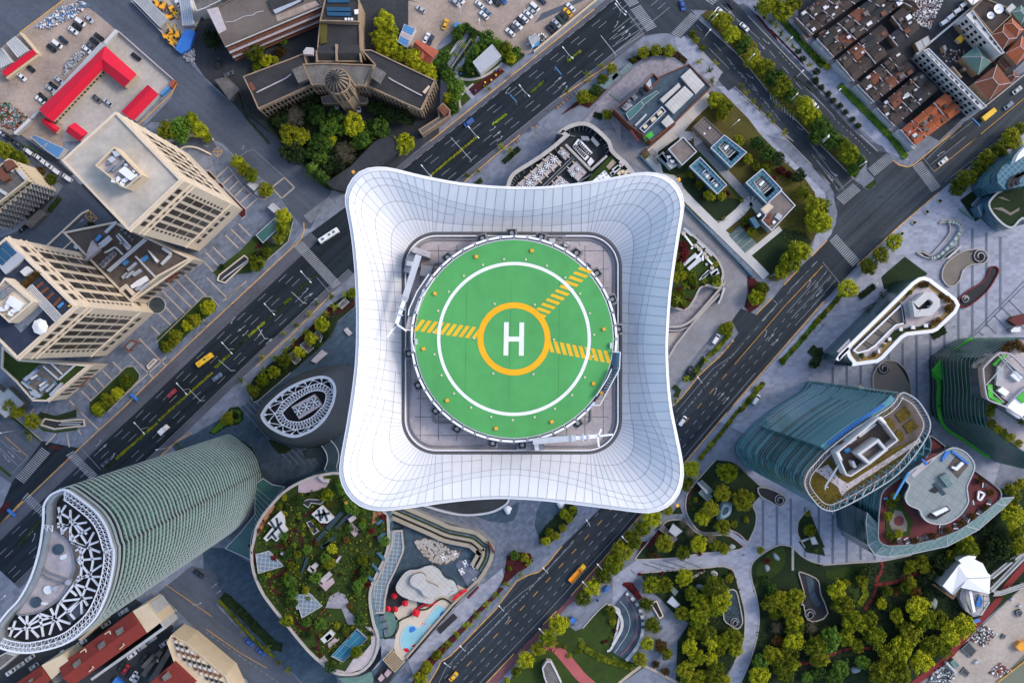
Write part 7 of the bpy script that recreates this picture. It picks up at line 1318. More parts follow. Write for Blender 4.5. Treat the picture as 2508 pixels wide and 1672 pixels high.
for s,m,h,lab in(('44 1530,1340 1570,1300 1640,1370 1600,1415','copper_green',2.6,'teal site cabin beside the long white trailer'),('44 1485,1350 1500,1330 1615,1450 1600,1470','white_paint',2.6,'long white trailer on the sandy site'),('44 2255,1165 2310,1110 2420,1100 2420,1190 2310,1225','truck_orange',2.6,'orange shipping container at the right edge of the sandy site'),('44 1650,1190 1740,1110 1830,1210 1760,1290','dark_metal',1.2,'dark slatted steel stack on the sandy site'),('44 1640,1450 1690,1390 1755,1455 1720,1500','dark_metal',.8,'black tarred sheet near the site cabin'),('44 2095,1065 2120,1020 2155,1040 2130,1085','dark_metal',1,'black skip on the open sand'),('44 1805,1340 1845,1310 1860,1330 1825,1360','white_paint',1.6,'small white pickup-sized box on the sand'),('44 2205,640 2230,620 2245,650 2220,665','white_paint',1,'small white crate near the red path'),('44 2290,710 2325,690 2335,715 2300,735','white_paint',1.4,'white tank at the right edge of the sand'),('44 1785,870 1860,850 1870,885 1800,912','tarp_blue',1.0,'blue tarpaulin on the red path'),('44 2260,770 2310,750 2340,790 2310,840 2270,820','dark_metal',1.5,'black bush-like scrap heap on the sand')):
 P=cw(s,h);o=thing('site_container' if h>2 else 'site_pile',lab,'container' if h>2 else 'pile',(*mid(P),0));MB().prism(P,.15,h).build('body',m,o);MB().ring(inset(P,.12),.2,h-.02,h+.08).build('top_frame','mid_metal',o)
wall_line('44 2420,1280 2060,1560',1.2,.35,'kerb_yellow','yellow chain fence along the canal edge','canal_fence')
# park furniture
def shell(label,s,m='shell',h=2.5,hole=None):
 P=smooth(cw(s),4);c=mid(P);o=thing('shell_pod',label,'pod',(*c,0),'pale pods on the park lawns');b=MB();loft(b,[(.1,P),(h*.6,[lerp(c,p,.9)for p in P]),(h*.9,[lerp(c,p,.7)for p in P]),(h,[lerp(c,p,.45)for p in P])]);b.build('shell',m,o,sm=True)
 Q=[lerp(c,p,.42)for p in P];MB().sheet(Q,h+.03).build('opening','glass_dark' if hole else 'shell',o)
shell('large blue-grey shell pod with a dark oval opening','33 1195,1075 1245,1045 1305,1060 1325,1115 1290,1210 1200,1265 1150,1250 1165,1150','shell',3.5,1)
for s,lab in(('34 1280,60 1310,30 1350,40 1360,65 1320,90','small white oval pod at the corner of the promenade'),('34 1075,345 1110,318 1155,335 1165,370 1120,385','white oval pod on the lawn below the straight promenade'),('34 1770,135 1800,125 1850,180 1840,212 1790,195','pale oval pod at the top of the big park lawn'),('34 1675,270 1700,245 1740,280 1735,320 1695,335','pale oval pod beside a red bush in the big lawn'),('34 920,490 960,468 1000,490 1000,515 950,530','grey oval pod among the park trees'),('44 430,1400 470,1380 540,1400 530,1440 450,1455','grey oval pod under the southern park trees'),('44 1310,680 1350,625 1390,660 1370,740 1330,740','brown-grey oval mound between park trees')):shell(lab,s,'pale_sheet' if 'white' in lab else 'teal_roof',1.2)
for s,m,h,lab in(('33 955,850 990,818 1115,940 1075,985','slate_green',3,'teal glass shelter roof north of the T-shaped pair'),('33 950,965 985,930 1110,1000 1050,1060','slate_green',3,'teal glass shelter roof south of the T-shaped pair'),('33 930,850 950,840 1065,950 1045,985','pale_sheet',3.6,'pale wall slab crossing the teal shelter roofs'),('33 620,1390 670,1300 780,1388 700,1452','pale_sheet',4,'white stair pavilion roof beside the curved path'),('33 515,1370 560,1315 720,1470 680,1512','grey_roof',2,'dark stair pit wall beside the white pavilion'),('34 645,540 670,500 728,552 690,605','slate_green',3,'teal glass hut roof among the park trees'),('34 600,670 660,600 750,700 700,745','steel',2.5,'blue-grey hut roof by the escalator bank'),('33 2085,1490 2190,1455 2195,1475 2100,1510','pale_sheet',1,'pale ribbed bench in the pointed lawn'),('33 2185,1460 2240,1445 2280,1530 2210,1540','white_wall',2.5,'white hut on the red terrace of the pointed lawn'),('12 1540,660 1580,632 1640,695 1600,728','deck_tile',1.0,'small stone bench block on the stone plaza'),('12 1180,1000 1300,880 1365,920 1240,1030','deck_tile',1.4,'large stone bench block on the stone plaza'),('42 700,150 735,120 755,150 720,170','white_wall',2.5,'white round kiosk by the dark hedge'),('42 560,430 780,300 745,290 750,270 800,215 800,235 780,330 590,440','pit_dark',3,'dark ramp shed along the wedge building'),('32 1160,370 1190,310 1230,170 1260,200 1190,375','white_wall',3,'white wedge wall at the end of the drive ramp'),('23 20,1420 60,1400 70,1568 30,1568','plaza',.5,'pale kerb slab near the pebble terrace'),('20 2105,945 2290,778 2350,850 2180,985','jade_panels',3,'glass bicycle shelter roof beside the cobbled terrace'),('30 75,800 195,695 218,725 100,835','jade_panels',3,'pale glass canopy beside the cobbled terrace'),('30 -10,850 60,780 85,830 0,910','jade_panels',3,'small pale glass canopy at the terrace edge'),('20 2220,1040 2260,1020 2350,1100 2350,1140','teal_roof',.6,'dark flat grating in the cobbled terrace')):
 P=cw(s,h);o=thing('shelter' if h>=2 else 'slab_seat',lab,'shelter' if h>=2 else 'slab',(*mid(P),0))
 if h>=2:MB().prism(P,h-.35,h,bottom=True).build('roof_slab',m,o);MB().prism(inset(P,.8),.1,h-.3,top=False).build('glass_wall','glass_dark',o);MB().ring(P,.18,h-.1,h+.12).build('edge','mid_metal',o)
 else:MB().prism(P,.1,h).build('slab',m,o);MB().prism(inset(P,.25),h,h+.06).build('seat_top',m,o)
o=thing('amphitheatre','open-air amphitheatre with dark stage and white stepped seats','amphitheatre',(*W(px('34 150,900')[0]),0));MARK['the amphitheatre']=px('34 150,900')[0]
MB().sheet(ws('34 70,660 150,560 250,690 330,800 345,950 310,1090 240,1210 150,1310 20,1240 0,1220 60,1100 105,960 100,860 60,760 20,720'),.50).build('stage','dark_paving',o)
A=smooth(px('34 150,565 235,645 300,740 330,850 335,960 310,1080 245,1200 150,1310'),3,False);
for k in range(len(A)-1):
 p,q=W(A[k]),W(A[k+1])
 if k%2==0 or k>12:MB().bar((*p,.9),(*q,.9),1.4,.9).build('seat_step','white_wall',o)
A2=smooth(px('34 0,735 40,760 90,830 105,900 90,980 30,1090 0,1140'),3,False);MB().path([(*W(p),.8)for p in A2],1.3,.9).build('inner_wall','white_wall',o)
A3=smooth(px('34 80,655 150,740 190,850 185,960 140,1060 25,1225'),3,False);MB().strip([W(p)for p in A3],.25,.56).build('stage_line','pale_sheet',o);A4=smooth(px('34 140,600 210,690 260,800 275,920 250,1050 180,1160 90,1260'),3,False);MB().strip([W(p)for p in A4],.3,.56).build('stage_line','pink_path',o)
A5=smooth(px('24 2280,720 2350,830 34 100,820'),3,False);MB().path([(*W(p),.5)for p in smooth(px('24 2210,700 2280,720 2340,800 34 0,1150 -60,1210'),3,False)],.9,.8).build('outer_wall','white_wall',o)
t,P=bld('stage_building','white-rimmed lozenge roof on the lawn beside the brick path','24 1480,1400 1530,1320 1580,1325 1640,1440 1700,1568 1690,1640 1540,1600 1500,1500',4,'white_wall','worn_roof',.5,.5)
for s,lab in(('41 1380,730 1420,697 1465,722 1425,760','square stone planter nearest the east zebra crossing'),('41 1242,848 1280,818 1318,845 1280,880','second square stone planter along the east kerb'),('41 1100,970 1140,938 1180,962 1138,1000','third square stone planter along the east kerb'),('41 962,1090 1000,1060 1040,1085 1000,1120','square stone planter beside the kerb tree')):
 P=cw(s,.8);o=thing('planter',lab,'planter',(*mid(P),0),'square planters on the east pavement');MB().ring(P,.3,0,.8).build('box','kerb',o);MB().sheet(inset(P,.28),.65).build('soil','lawn_dark',o)
for s,lab in(('12 1480,380 1555,312 1605,350 1525,425','white pavilion frame nearest the tower rim'),('12 1212,705 1262,655 1310,735 1285,795','small white pavilion frame between two round trees'),('12 1062,825 1130,775 1215,855 1145,915','largest white pavilion frame in the roadside bed'),('12 925,945 990,890 1070,985 1010,1040','southmost white pavilion frame in the roadside bed')):
 P=ws(s,3.4);Q=ws(s,.3);c=mid(P);Q=[lerp(c,p,.7)for p in Q];o=thing('pergola_pavilion',lab,'pavilion',(*c,0),'pavilion frames in the roadside bed');b=MB();b.path([(*p,3.4)for p in P+[P[0]]],.22);[b.bar((*p,3.4),(*q,2.4),.16)for p,q in zip(P,Q)];b.path([(*p,2.4)for p in Q+[Q[0]]],.16);b.build('frame','pale_sheet',o);MB().sheet(Q,.7).build('deck','brown_roof',o);b=MB();[b.bar((*p,.3),(*p,3.4),.2)for p in Q];b.build('posts','pale_sheet',o)
 # campus of glass boxes and the cooling plant
def glass_box(label,s,h=8,inner=()):
 P=cw(s,h);t=thing('glass_box',label,'building',(*mid(P),0),'roofless blue glass boxes on the campus');MB().prism(P,0,h-2,top=False).build('outer_wall','blue_frame',t);MB().ring(P,.35,h-2.2,h).build('rim','steel',t);MB().ring(inset(P,.3),1.7,h-5.5,h-.5).build('glass_lining','blue_frame',t);MB().sheet(inset(P,.4),h-5.5).build('floor','pit_dark',t)
 for q in inner:
  a,b_,c,d=[W(p,h)for p in px(q)];m=MB();m.path([(*p,h-1.5)for p in(a,b_,c,d,a)],.45,.4)
  for k in range(1,8):m.bar((*lerp(a,b_,k/8),h-1.6),(*lerp(d,c,k/8),h-1.6),.13)
  for k in range(1,6):m.bar((*lerp(a,d,k/6),h-1.6),(*lerp(b_,c,k/6),h-1.6),.22)
  m.build('louver_frame','pale_sheet',t)
  e=mid([a,b_,c,d]);MB().box(e,2.6,1.2,h-3,h-1.2,.8).build('cooling_unit','white_paint',t)
 return t
glass_box('roofless blue glass box nearest the avenue','31 1085,140 1240,-5 1492,190 1312,362',8,('31 1160,100 1245,10 1390,150 1290,245',));t=glass_box('long roofless blue glass box on the dark lawn','31 850,345 972,240 1270,552 1160,657',7,('31 1005,435 1065,405 1110,450 1050,500','31 1100,540 1150,510 1200,570 1150,610'));duct(t,'31 975,440 1075,350|31 1075,535 1165,460',.5,6,'steel','cross_wall');slab(t,'31 880,330 970,255 1075,350 975,430',5.2,5.5,'glass_blue','blue_floor');glass_box('roofless blue glass box joined to the grey flat roof','31 1475,525 1662,368 1882,600 1712,762',8,('31 1550,490 1640,415 1780,560 1675,650',))
MARK['the campus glass boxes']=px('31 1300,400')[0]
t,P=bld('campus_block','grey concrete roof with a small plant deck beside the white path','31 612,158 782,20 935,185 768,340',8,'steel','brown_roof',.7,.4);MB().prism(ws('31 512,232 560,182 722,332 650,372',6),0,6).build('annex','pale_sheet',t);unit(t,'31 570,210 610,190 705,290 680,325',6,.3,'pit_dark','plant_recess');unit(t,'31 600,230 640,225 650,250 610,260|31 640,270 690,280 680,310 640,300',6.2,1.2,'light_metal','cooling_unit');unit(t,'31 515,235 550,200 610,290 580,335',5,1,'glass_blue','glass_corner')
t,P=bld('campus_block','square brown slatted roof with two white vents on the campus','30 890,1402 1012,1295 1240,1510 1105,1610',7,'brown_roof','timber_roof',.5,.3);fans(t,'30 1020,1480 1078,1418',.45,7.8,'white_paint','roof_vent','white_paint')
t,P=bld('campus_block','grey flat roof with cluttered plant end at the south glass box','31 1740,722 1868,612 2025,780 1760,1062 1645,948 1690,890 1655,850',8,'steel','brown_roof',.6,.4);unit(t,'31 1640,820 1730,745 1790,795 1695,885',8,.8,'deck_tile','roof_light');unit(t,'31 1650,820 1728,755 1775,793 1695,868',8.8,.1,'cream','roof_light_panel');unit(t,'31 1795,905 1835,858 1885,895 1850,945',8,1.2,'grey_sheet','cabin');unit(t,'31 1770,960 1795,940 1810,965 1785,985|31 1600,890 1630,860 1650,880 1620,910',8,1.2,'white_paint','cooling_unit');unit(t,'31 1660,950 1740,900 1790,950 1740,1000 1700,960|31 1700,900 1760,860 1770,880 1720,920',8,.5,'tile_brown','rust_pipes');MB().prism(ws('31 1518,925 1570,900 1640,1000 1590,1035',7),0,7).build('glass_corner','glass_blue',t)
# building with white panel roofs
S='30 10,1215 500,860 845,710 1088,968 680,1365 660,1380 430,1575 180,1385'
t,P=bld('plant_building','long flat building with white panel roofs and glass ridges by the corner',S,9,'rust_metal','dark_paving',.9,.4);MARK['the white-panelled plant building']=px('30 550,1100')[0]
for q in('30 755,850 860,760 1022,940 922,1042','30 525,1100 735,918 757,960 565,1142','30 580,1160 800,953 900,1047 680,1262','30 540,1352 620,1270 685,1350 600,1412'):MB().prism(ws(q,11),9,11).build('panel_roof','slab_lines',t)
for q in('30 150,1255 310,1120 350,1170 190,1330','30 315,1110 490,1005 515,1025 350,1160'):
 a,b_,c,d=[W(p,10.5)for p in px(q)];MB().prism(ccw([a,b_,c,d]),9,10).build('glass_ridge','glass_teal',t);MB().path([(*p,10.1)for p in(a,b_,c,d,a)],.2).build('ridge_frame','pale_sheet',t)
unit(t,'30 100,1190 170,1120 230,1170 150,1230|30 205,1070 245,1040 280,1080 240,1110',9,1.3,'mid_metal','cooling_unit');fans(t,'30 140,1175 187,1123 238,1072',.9,10.6,'dark_metal','cooling_fan','mid_metal',6)
P2=cw('30 355,930 455,808 525,880 410,995',14);MB().ring(P2,.5,9,14).build('stair_tower','rust_metal',t);MB().sheet(inset(P2,.4),12).build('stair_tower_roof','glass_blue',t);unit(t,'30 360,920 420,870 440,980 410,990',12,1,'steel','tower_panel');unit(t,'30 290,985 330,960 380,1030 350,1050',9,1.6,'dark_metal','plant_box')
P2=cw('30 295,1425 545,1180 595,1235 350,1475',10);MB().ring(P2,.4,9,10.5).build('sunk_plant','steel',t);unit(t,'30 335,1400 370,1375 395,1400 360,1430|30 420,1320 465,1288 490,1315 440,1355|30 490,1255 535,1215 560,1245 510,1285',9,1.6,'cream','air_handler');unit(t,'30 245,1385 370,1258 385,1272 265,1397',9,1,'pale_sheet','vent_row');unit(t,'30 340,1520 430,1450 460,1500 370,1568',9,.5,'fin_green','green_mat');fans(t,'30 382,1535',.7,10,'dark_metal','round_vent','dark_metal');unit(t,'30 190,1440 215,1440 300,1555 280,1568',9,.5,'deck_red','red_strip')
lay('cobbled_terrace','20 1640,1690 30 0,1120 80,1120 280,960 430,810 590,940 785,740 660,672 540,650 400,672 240,755 0,975 20 2070,1150 2290,1000 2350,950 30 0,970','cobble',6);lay('cobbled_terrace','20 2070,1150 2350,920 2350,1568 2210,1290 2120,1240','cobble',5)
lines('deck_slats',['31 %d,%d %d,%d'%(355+16*k,208+15*k,395+16*k,168+15*k)for k in range(9)]+['31 %d,%d %d,%d'%(410+12*k,190-8*k+22*k,450+12*k,150+14*k)for k in range(5)],.35,'brown_roof',7)
wall_line('31 305,225 470,400',2,.5,'glass_blue','blue glass fence north of the tower corner');wall_line('31 800,775 1080,1070 1400,1400 1560,1568',2,.6,'glass_blue','long blue glass fence along the white campus path');wall_line('31 330,200 560,0 30 700,1370',1.6,.5,'rust_metal','brown fence beside the white-panelled plant building')
# sunken cooling yard
S='21 1080,640 1085,560 1105,490 1150,415 1250,345 1450,220 1720,5 20 1640,1480 1760,1388 1890,1348 2000,1358 2110,1428 2240,1558 21 2265,150 2330,220 2480,370 2480,640'
P=ccw(smooth(px(S),2));PW=ccw([W(p,14)for p in P]);t=thing('cooling_yard','walled cooling yard of white fans with a smooth pale rim','plant yard',(*mid(PW),0));MARK['the cooling yard']=px('21 1700,250')[0]
MB().prism(PW,0,14,top=False).build('wall','forecourt',t);MB().ring(PW,1.7,13,14).build('rim','kerb',t);MB().sheet(inset(PW,1.5),9).build('yard_floor','court',t);MB().ring(inset(PW,1.6),.3,9,13.5).build('inner_wall','window_dark',t);b=MB();Q=inset(PW,1.6);Q2=inset(PW,3.0)
for i in range(len(Q)):b.bar((*Q[i],13),(*Q2[i],9.3),.3);b.bar((*Q[i],12),(*Q[i],9),.25)
b.build('buttress_fins','mid_metal',t)
Z=9.0
unit(t,'21 1190,560 1580,200 1700,300 1310,640',Z,2.2,'deck_tile','cooling_tower_deck');fans(t,'21 1615,268 1545,335 1478,400 1410,465 1342,530 1275,600',1.75,Z+2.7,'dark_metal','cooling_fan')
unit(t,'21 1650,190 1700,130 1790,210 1740,275|21 1760,390 1860,290 1975,410 1880,510|21 1560,580 1680,450 1790,540 1720,640',Z,2.2,'deck_tile','cooling_tower_deck');fans(t,'21 1718,200 1825,432 1880,372',1.3,Z+2.7,'dark_metal','cooling_fan');fans(t,'21 1710,525 1650,560',1.5,Z+2.7,'dark_metal','cooling_fan')
b=MB()
for s in('21 1560,195 1590,225','21 1640,290 1690,340','21 1490,262 1520,292','21 1570,350 1615,400','21 1420,325 1450,355','21 1500,420 1550,465','21 1350,392 1380,422','21 1430,490 1480,530','21 1285,458 1315,488','21 1215,525 1245,555','21 1680,135 1700,155','21 1760,230 1785,250','21 1820,290 1840,310','21 1760,350 1780,370','21 1930,410 1950,430','21 1590,505 1610,525','21 1650,455 1670,475'):p,q=px(s);b.bar((*W(p,Z+3),Z+2.6),(*W(q,Z+3),Z+2.6),.45)
b.build('lifting_davits','cream',t)
for s in('21 1820,120 1880,40 1910,55 2040,195 1995,225 1890,100','21 1820,130 1860,110 2000,240 1960,280'):
 unit(t,s,Z,1.6,'white_paint','chiller')
b=MB()
for i in range(8):
 for j in range(2):b.cyl(W(px('21 %d,%d'%(1892+17*i-12*j,78+17.5*i+12*j))[0],Z+1.7),.42,Z+1.6,Z+1.75,10);b.cyl(W(px('21 %d,%d'%(1840+16*i+12*j,130+16*i-14*j))[0],Z+1.7),.42,Z+1.6,Z+1.75,10)
b.build('chiller_fans','dark_metal',t)['kind']='stuff'
unit(t,'21 1910,10 1990,15 2010,60 1920,55|21 2040,10 2120,100 2090,130 2020,50',Z,2.5,'mid_metal','tank');unit(t,'21 1980,300 2020,245 2060,290 2010,350',Z,1,'white_paint','pipe_frame');duct(t,'21 1740,105 2020,390 2200,230',1.0,Z+3,'kerb','low_wall');duct(t,'21 1480,570 1820,240|21 1500,590 1840,260|21 1870,530 2030,430|21 1240,600 1560,300',.35,Z+2,'mid_metal','pipe')
slab(t,'21 2030,440 2250,215 2480,440 2480,640 1900,640',Z,12.6,'lawn','roof_lawn');slab(t,'21 2190,350 2265,265 2300,305 2225,385',12.6,12.9,'dirt','bare_patch');unit(t,'21 2040,505 2170,390 2240,465 2150,560',12.6,1.2,'white_paint','condenser');unit(t,'21 2250,380 2320,330 2350,370 2290,420|21 2230,420 2260,400 2290,430 2250,450',12.6,1.5,'light_metal','air_handler');fans(t,'21 2100,460 2140,430 2120,490 2160,470 2200,440 2180,410',.5,14,'white_paint','condenser_fan','mid_metal')
unit(t,'31 10,390 90,310 110,340 30,400|31 70,300 100,280 130,330 110,350|31 150,390 175,370 210,410 185,420|31 -20,430 10,400 30,420 0,450',12.6,1.5,'deck_tile','air_handler');duct(t,'31 60,440 90,410 130,410 160,430',1.6,13.5,'cream','duct_bend')
# roof garden with silver air handlers south of the campus drive
S='31 770,1075 800,1060 900,1110 1060,1260 1160,1360 1220,1480 1232,1568 32 1228,70 1205,180 1160,200 1050,170 970,205 920,310 850,410 780,440 700,420 560,330 500,0 31 600,1400 700,1100'
P=smooth(cw(S,8),2);t=thing('garden_roof','raised garden roof with rows of silver air handlers beside the campus drive','roof garden',(*mid(P),0));MB().prism(P,0,8,top=False).build('wall','kerb',t);MB().sheet(P,7.9).build('roof','lawn',t);MB().ring(inset(P,-.2),.9,7.6,8.5).build('rim','kerb',t)
for s in('31 780,1420 920,1300 945,1330 800,1448','31 825,1470 960,1345 1010,1370 850,1500','31 980,1568 1060,1490 1085,1510 1000,1600','31 1080,1520 1160,1470 1185,1530 1110,1560','32 955,100 1070,0 1090,10 965,115','32 1090,50 1150,0 1175,10 1120,65'):
 unit(t,s,8,1.4,'light_metal','air_handler')
fans(t,'31 790,1090 925,1222 965,1260 1020,1312 1045,1352 1105,1470',.9,9.6,'deck_tile','round_hood','cream');duct(t,'31 800,1110 900,1240|31 940,1235 990,1280 980,1310 920,1365|31 1000,1330 1000,1390|31 1050,1370 1105,1430|31 870,1260 910,1220',.8,9.2,'white_paint');unit(t,'31 930,1180 950,1168 1025,1240 1005,1255|31 1020,1270 1040,1255 1110,1330 1090,1345|31 780,1040 870,1120 900,1110 800,1020|31 1025,1425 1045,1408 1062,1430 1040,1448',8,.8,'pale_sheet','plinth')
for c,x,y,r in(('r',780,1220,60),('r',800,1300,60),('r',770,1370,50),('u',720,1340,45),('o',740,1450,55),('u',1140,1430,35)):plant('r' if c=='r' else 'u',px('31 %d,%d'%(x,y))[0],r*.0396,8)
for c,x,y,r in(('s',812,170,50),('s',735,325,45),('r',730,215,34),('r',890,185,34),('r',840,330,28),('u',1160,110,55),('s',1160,160,48),('s',1018,110,38),('u',700,80,60),('u',770,60,55),('u',870,60,60),('u',900,130,55),('u',760,260,50),('u',810,370,50),('u',700,250,45),('u',690,370,50),('r',790,415,20),('r',1010,155,20)):plant(c,px('32 %d,%d'%(x,y))[0],r*.0396,8)
lay('ramp_paving','32 620,610 780,600 960,500 1130,200 1060,170 970,200 920,310 850,410 780,440 700,420 630,380','cobble',6)
wall_line('32 620,625 760,615 870,560 960,470 1220,170 1235,120',2.4,1.1,'kerb','white curved wall of the drive ramp north of the drop-off',sm=3);wall_line('32 620,970 700,830 870,610 1010,450 1190,260',2.4,.8,'kerb','straight white wall of the drive ramp below the curved one');wall_line('32 620,665 740,665 850,620',1.6,.5,'deck_tile','inner curved lip of the drive ramp',sm=3)
lay('ramp_floor','32 620,690 740,680 850,625 620,950','sand',6)
# old lane houses and the white hotel
def lanes(rows):
 for(a,b_,c,d),n,roof,nrow in rows:
  A,B_,C_,D_=px('40 '+' '.join('%d,%d'%q for q in(a,b_,c,d)))
  for k in range(n):
   f0,f1=(k+.015)/n,(k+.985)/n
   for j in(0,1):
    if R.random()<.06:continue
    g0,g1=(-.05,.49)if j==0 else(.5,1.06);f=lambda u,v:lerp(lerp(A,B_,v),lerp(D_,C_,v),u)
    Q=[f(f0,g0),f(f0,g1),f(f1,g1),f(f1,g0)];he=R.uniform(6.2,7.4);hr=he+R.uniform(1.3,2.0);m=R.choice(roof)
    g=gable('lane_house','','S '+' '.join('%f,%f'%p for p in Q),he,hr,m,'old_stone','house',None,.35);p=mid(Q);later(g,{'tile_dark':'dark tiled lane house','tile_brown':'brown tiled lane house','tile_orange':'orange tiled lane house','old_roof':'black roofed lane house','rust_roof':'rust roofed lane house'}[m],p,'old lane houses in terraces')
    for _ in range(R.randint(1,3)):
     u,v=R.uniform(f0,f1-.02),R.uniform(g0+.05,g1-.05);q=f(u,v);z=he+.4;w=R.uniform(.8,2.6)
     MB().box(W(q,z),w,w*R.uniform(.5,.9),z-1,z+R.uniform(.8,1.8),.58).build('roof_hut',R.choice(['white_wall','pale_sheet','tile_brown','tile_brown','grey_roof','grey_roof','tile_dark','tile_dark','worn_roof','steel']),g)
    q=W(f((f0+f1)/2,g1),he);MB().bar((*W(f(f0,g0),hr),he+.3),(*W(f(f0,g1),hr),he+.3),.3,1.2).build('party_wall','deck_tile',g)
D_=['tile_dark']*5+['old_roof','tile_brown']
lanes([(((-160,200),(0,365),(590,-50),(330,-190)),5,D_,0),(((70,430),(240,620),(990,30),(760,-80)),6,D_,1),(((290,670),(465,885),(1190,300),(1020,90)),6,D_,2),(((520,940),(690,1120),(1140,770),(960,570)),5,D_,3),(((740,1200),(915,1385),(1390,985),(1200,800)),5,D_,4),(((1000,1440),(1140,1600),(1640,1225),(1490,1040)),4,['tile_orange','rust_roof','tile_orange'],5),(((590,-80),(1000,20),(1190,100),(900,-200)),2,D_,6)])
SF='curved pale shop fronts at the lane ends'
for s,lab in(('40 20,465 70,440 165,500 200,560 235,640 210,655','pale curved shop front at the northmost lane end'),('40 245,705 285,680 400,745 440,800 468,885 440,900','pale curved shop front with a red sign, second lane end from the north'),('40 465,960 500,940 620,985 670,1060 695,1120 660,1150','pale curved shop front at the third lane end from the north'),('40 690,1210 730,1190 850,1240 890,1310 920,1385 880,1400','pale curved shop front at the fourth lane end from the north'),('40 920,1470 965,1430 1060,1500 1100,1568 41 1150,120 1130,160','pale curved shop front with red awnings beside the junction')):
 t,P=bld('shop_front',lab,s,5,'white_wall','grey_sheet',.2,.25,cat='shop',group=SF);a,c=px(s)[0],px(s)[-1]
 for k in range(5):p=lerp(a,c,(k+.5)/5);MB().box(W(p,3),1.8,1.2,2.4,3,-.8).build('awning',('deck_red','tile_orange','steel')[k%3]if 'red' not in lab else 'deck_red',t)
t,P=bld('hotel','long white hotel block with dark roof openings and a windowed front','40 1228,562 1292,540 1932,1182 1868,1222',14,'white_wall','white_wall',.7,.3);MARK['the white hotel']=px('40 1580,880')[0]
q=[W(p,14)for p in px('40 1228,562 1868,1222')];windows(t,q[0],q[1],1,13,3,12,'window_dark',.55,.6,pad=.6);windows(t,q[0],q[1],5,9,1,12,'white_wall',.12,1.0,'frame_post')
for k in range(11):p=lerp(px('40 1265,585')[0],px('40 1830,1135')[0],k/10);MB().box(W(p,14),1.9,.9,14,14.15,-.9).build('roof_opening','window_dark',t)
t,P=bld('hotel','short white hotel wing with roof openings by the satellite dishes','40 1700,172 1772,120 2130,592 2080,602 1985,500',14,'white_wall','white_wall',.7,.3)
q=[W(p,14)for p in px('40 1700,172 1985,500')];windows(t,q[0],q[1],2,13,3,5,'window_dark',.5,.6,pad=1)
for x,y in((1805,200),(1805,278),(1910,328),(1985,430),(2030,485),(2080,535)):MB().box(W(px('40 %d,%d'%(x,y))[0],14),1.7,1.0,14,14.15,-.9).build('roof_opening','window_dark',t)
t,P=bld('dish_roof','dark flat roof carrying two white satellite dishes','40 1770,110 1900,-20 2150,80 2205,182 1990,380',12,'old_stone','tile_dark',.6,.4)
for s,r,lab in(('40 2072,100',2.1,'larger white satellite dish on the dark flat roof'),('40 1982,172',1.55,'smaller white satellite dish on the dark flat roof')):
 c=W(px(s)[0],14);o=thing('satellite_dish',lab,'dish',(*c,12.2),'satellite dishes');m=MB();n=24;rings=[(r,1.0),(r*.7,.6),(r*.35,.35),(.05,.3)]
 loft(m,[(14+z-1,[(c[0]+math.cos(i*6.283/n)*q,c[1]+math.sin(i*6.283/n)*q)for i in range(n)])for q,z in rings]);m.build('reflector','white_roof',o);MB().cyl(c,.2,12.2,14.6,8).build('mast','mid_metal',o)
tag(MB().prism(ws('40 2155,100 2225,35 2270,80 2195,145',14),12,13.6).build('skylight_cabin','slab_lines'),'white gridded roof cabin by the satellite dishes','cabin')
def hip(label,s,he,hr,m,k=.3,wall='old_stone',grp=None):
 P=[W(p,he)for p in px(s)];t=thing('hip_roof_house',label,'house',(*mid(P),0),grp);MB().prism(inset(ccw(P),.3),0,he).build('wall',wall,t);a,b_,c,d=P;r0,r1=lerp(lerp(a,b_,.5),lerp(c,d,.5),k),lerp(lerp(c,d,.5),lerp(a,b_,.5),k);b=MB();A,B_,C_,D_=[(*p,he)for p in P];R0,R1=(*r0,hr),(*r1,hr)
 if k>=.5:[b.poly([x,y,R0])for x,y in((A,B_),(B_,C_),(C_,D_),(D_,A))]
 else:b.poly([A,B_,R0]).poly([B_,C_,R1,R0]).poly([C_,D_,R1]).poly([D_,A,R0,R1])
 b.build('roof',m,t);e=MB()
 for p,q in((A,R0),(B_,R0),(C_,R1),(D_,R1),(R0,R1)):e.bar(p,q,.22)
 e.build('hip_tiles','deck_tile' if m!='gold' else 'gold',t);return t
hip('large brown hipped roof between the white hotel and the road','40 1800,920 2052,718 2212,920 1968,1112',9,11.5,'tile_brown',.3);hip('brown gabled roof below the satellite dishes','40 1980,390 2130,275 2270,422 2118,550',9,11,'tile_brown',.25);hip('orange tiled roof at the top right corner','40 2130,272 2218,203 2350,330 2270,420',9,10.5,'tile_orange',.25);hip('orange hipped roof cut by the right edge','40 2150,590 2330,400 2480,520 2270,722',9,11.5,'tile_orange',.3);hip('weathered green pyramid roof in the hotel court','40 1662,632 1822,508 1990,690 1842,832',7,12,'copper_green',.5);hip('small golden pyramid pavilion in the hotel court','40 1598,430 1650,385 1700,430 1652,482',3.5,5.5,'gold',.5,'cream');hip('low brown roof wing at the roadside corner','40 2170,850 2240,780 2300,850 2215,915',6,7.2,'tile_brown',.3);hip('long green-grey roof at the top right corner','40 2210,140 2320,60 2420,160 2320,270',7,8.5,'copper_green',.3)
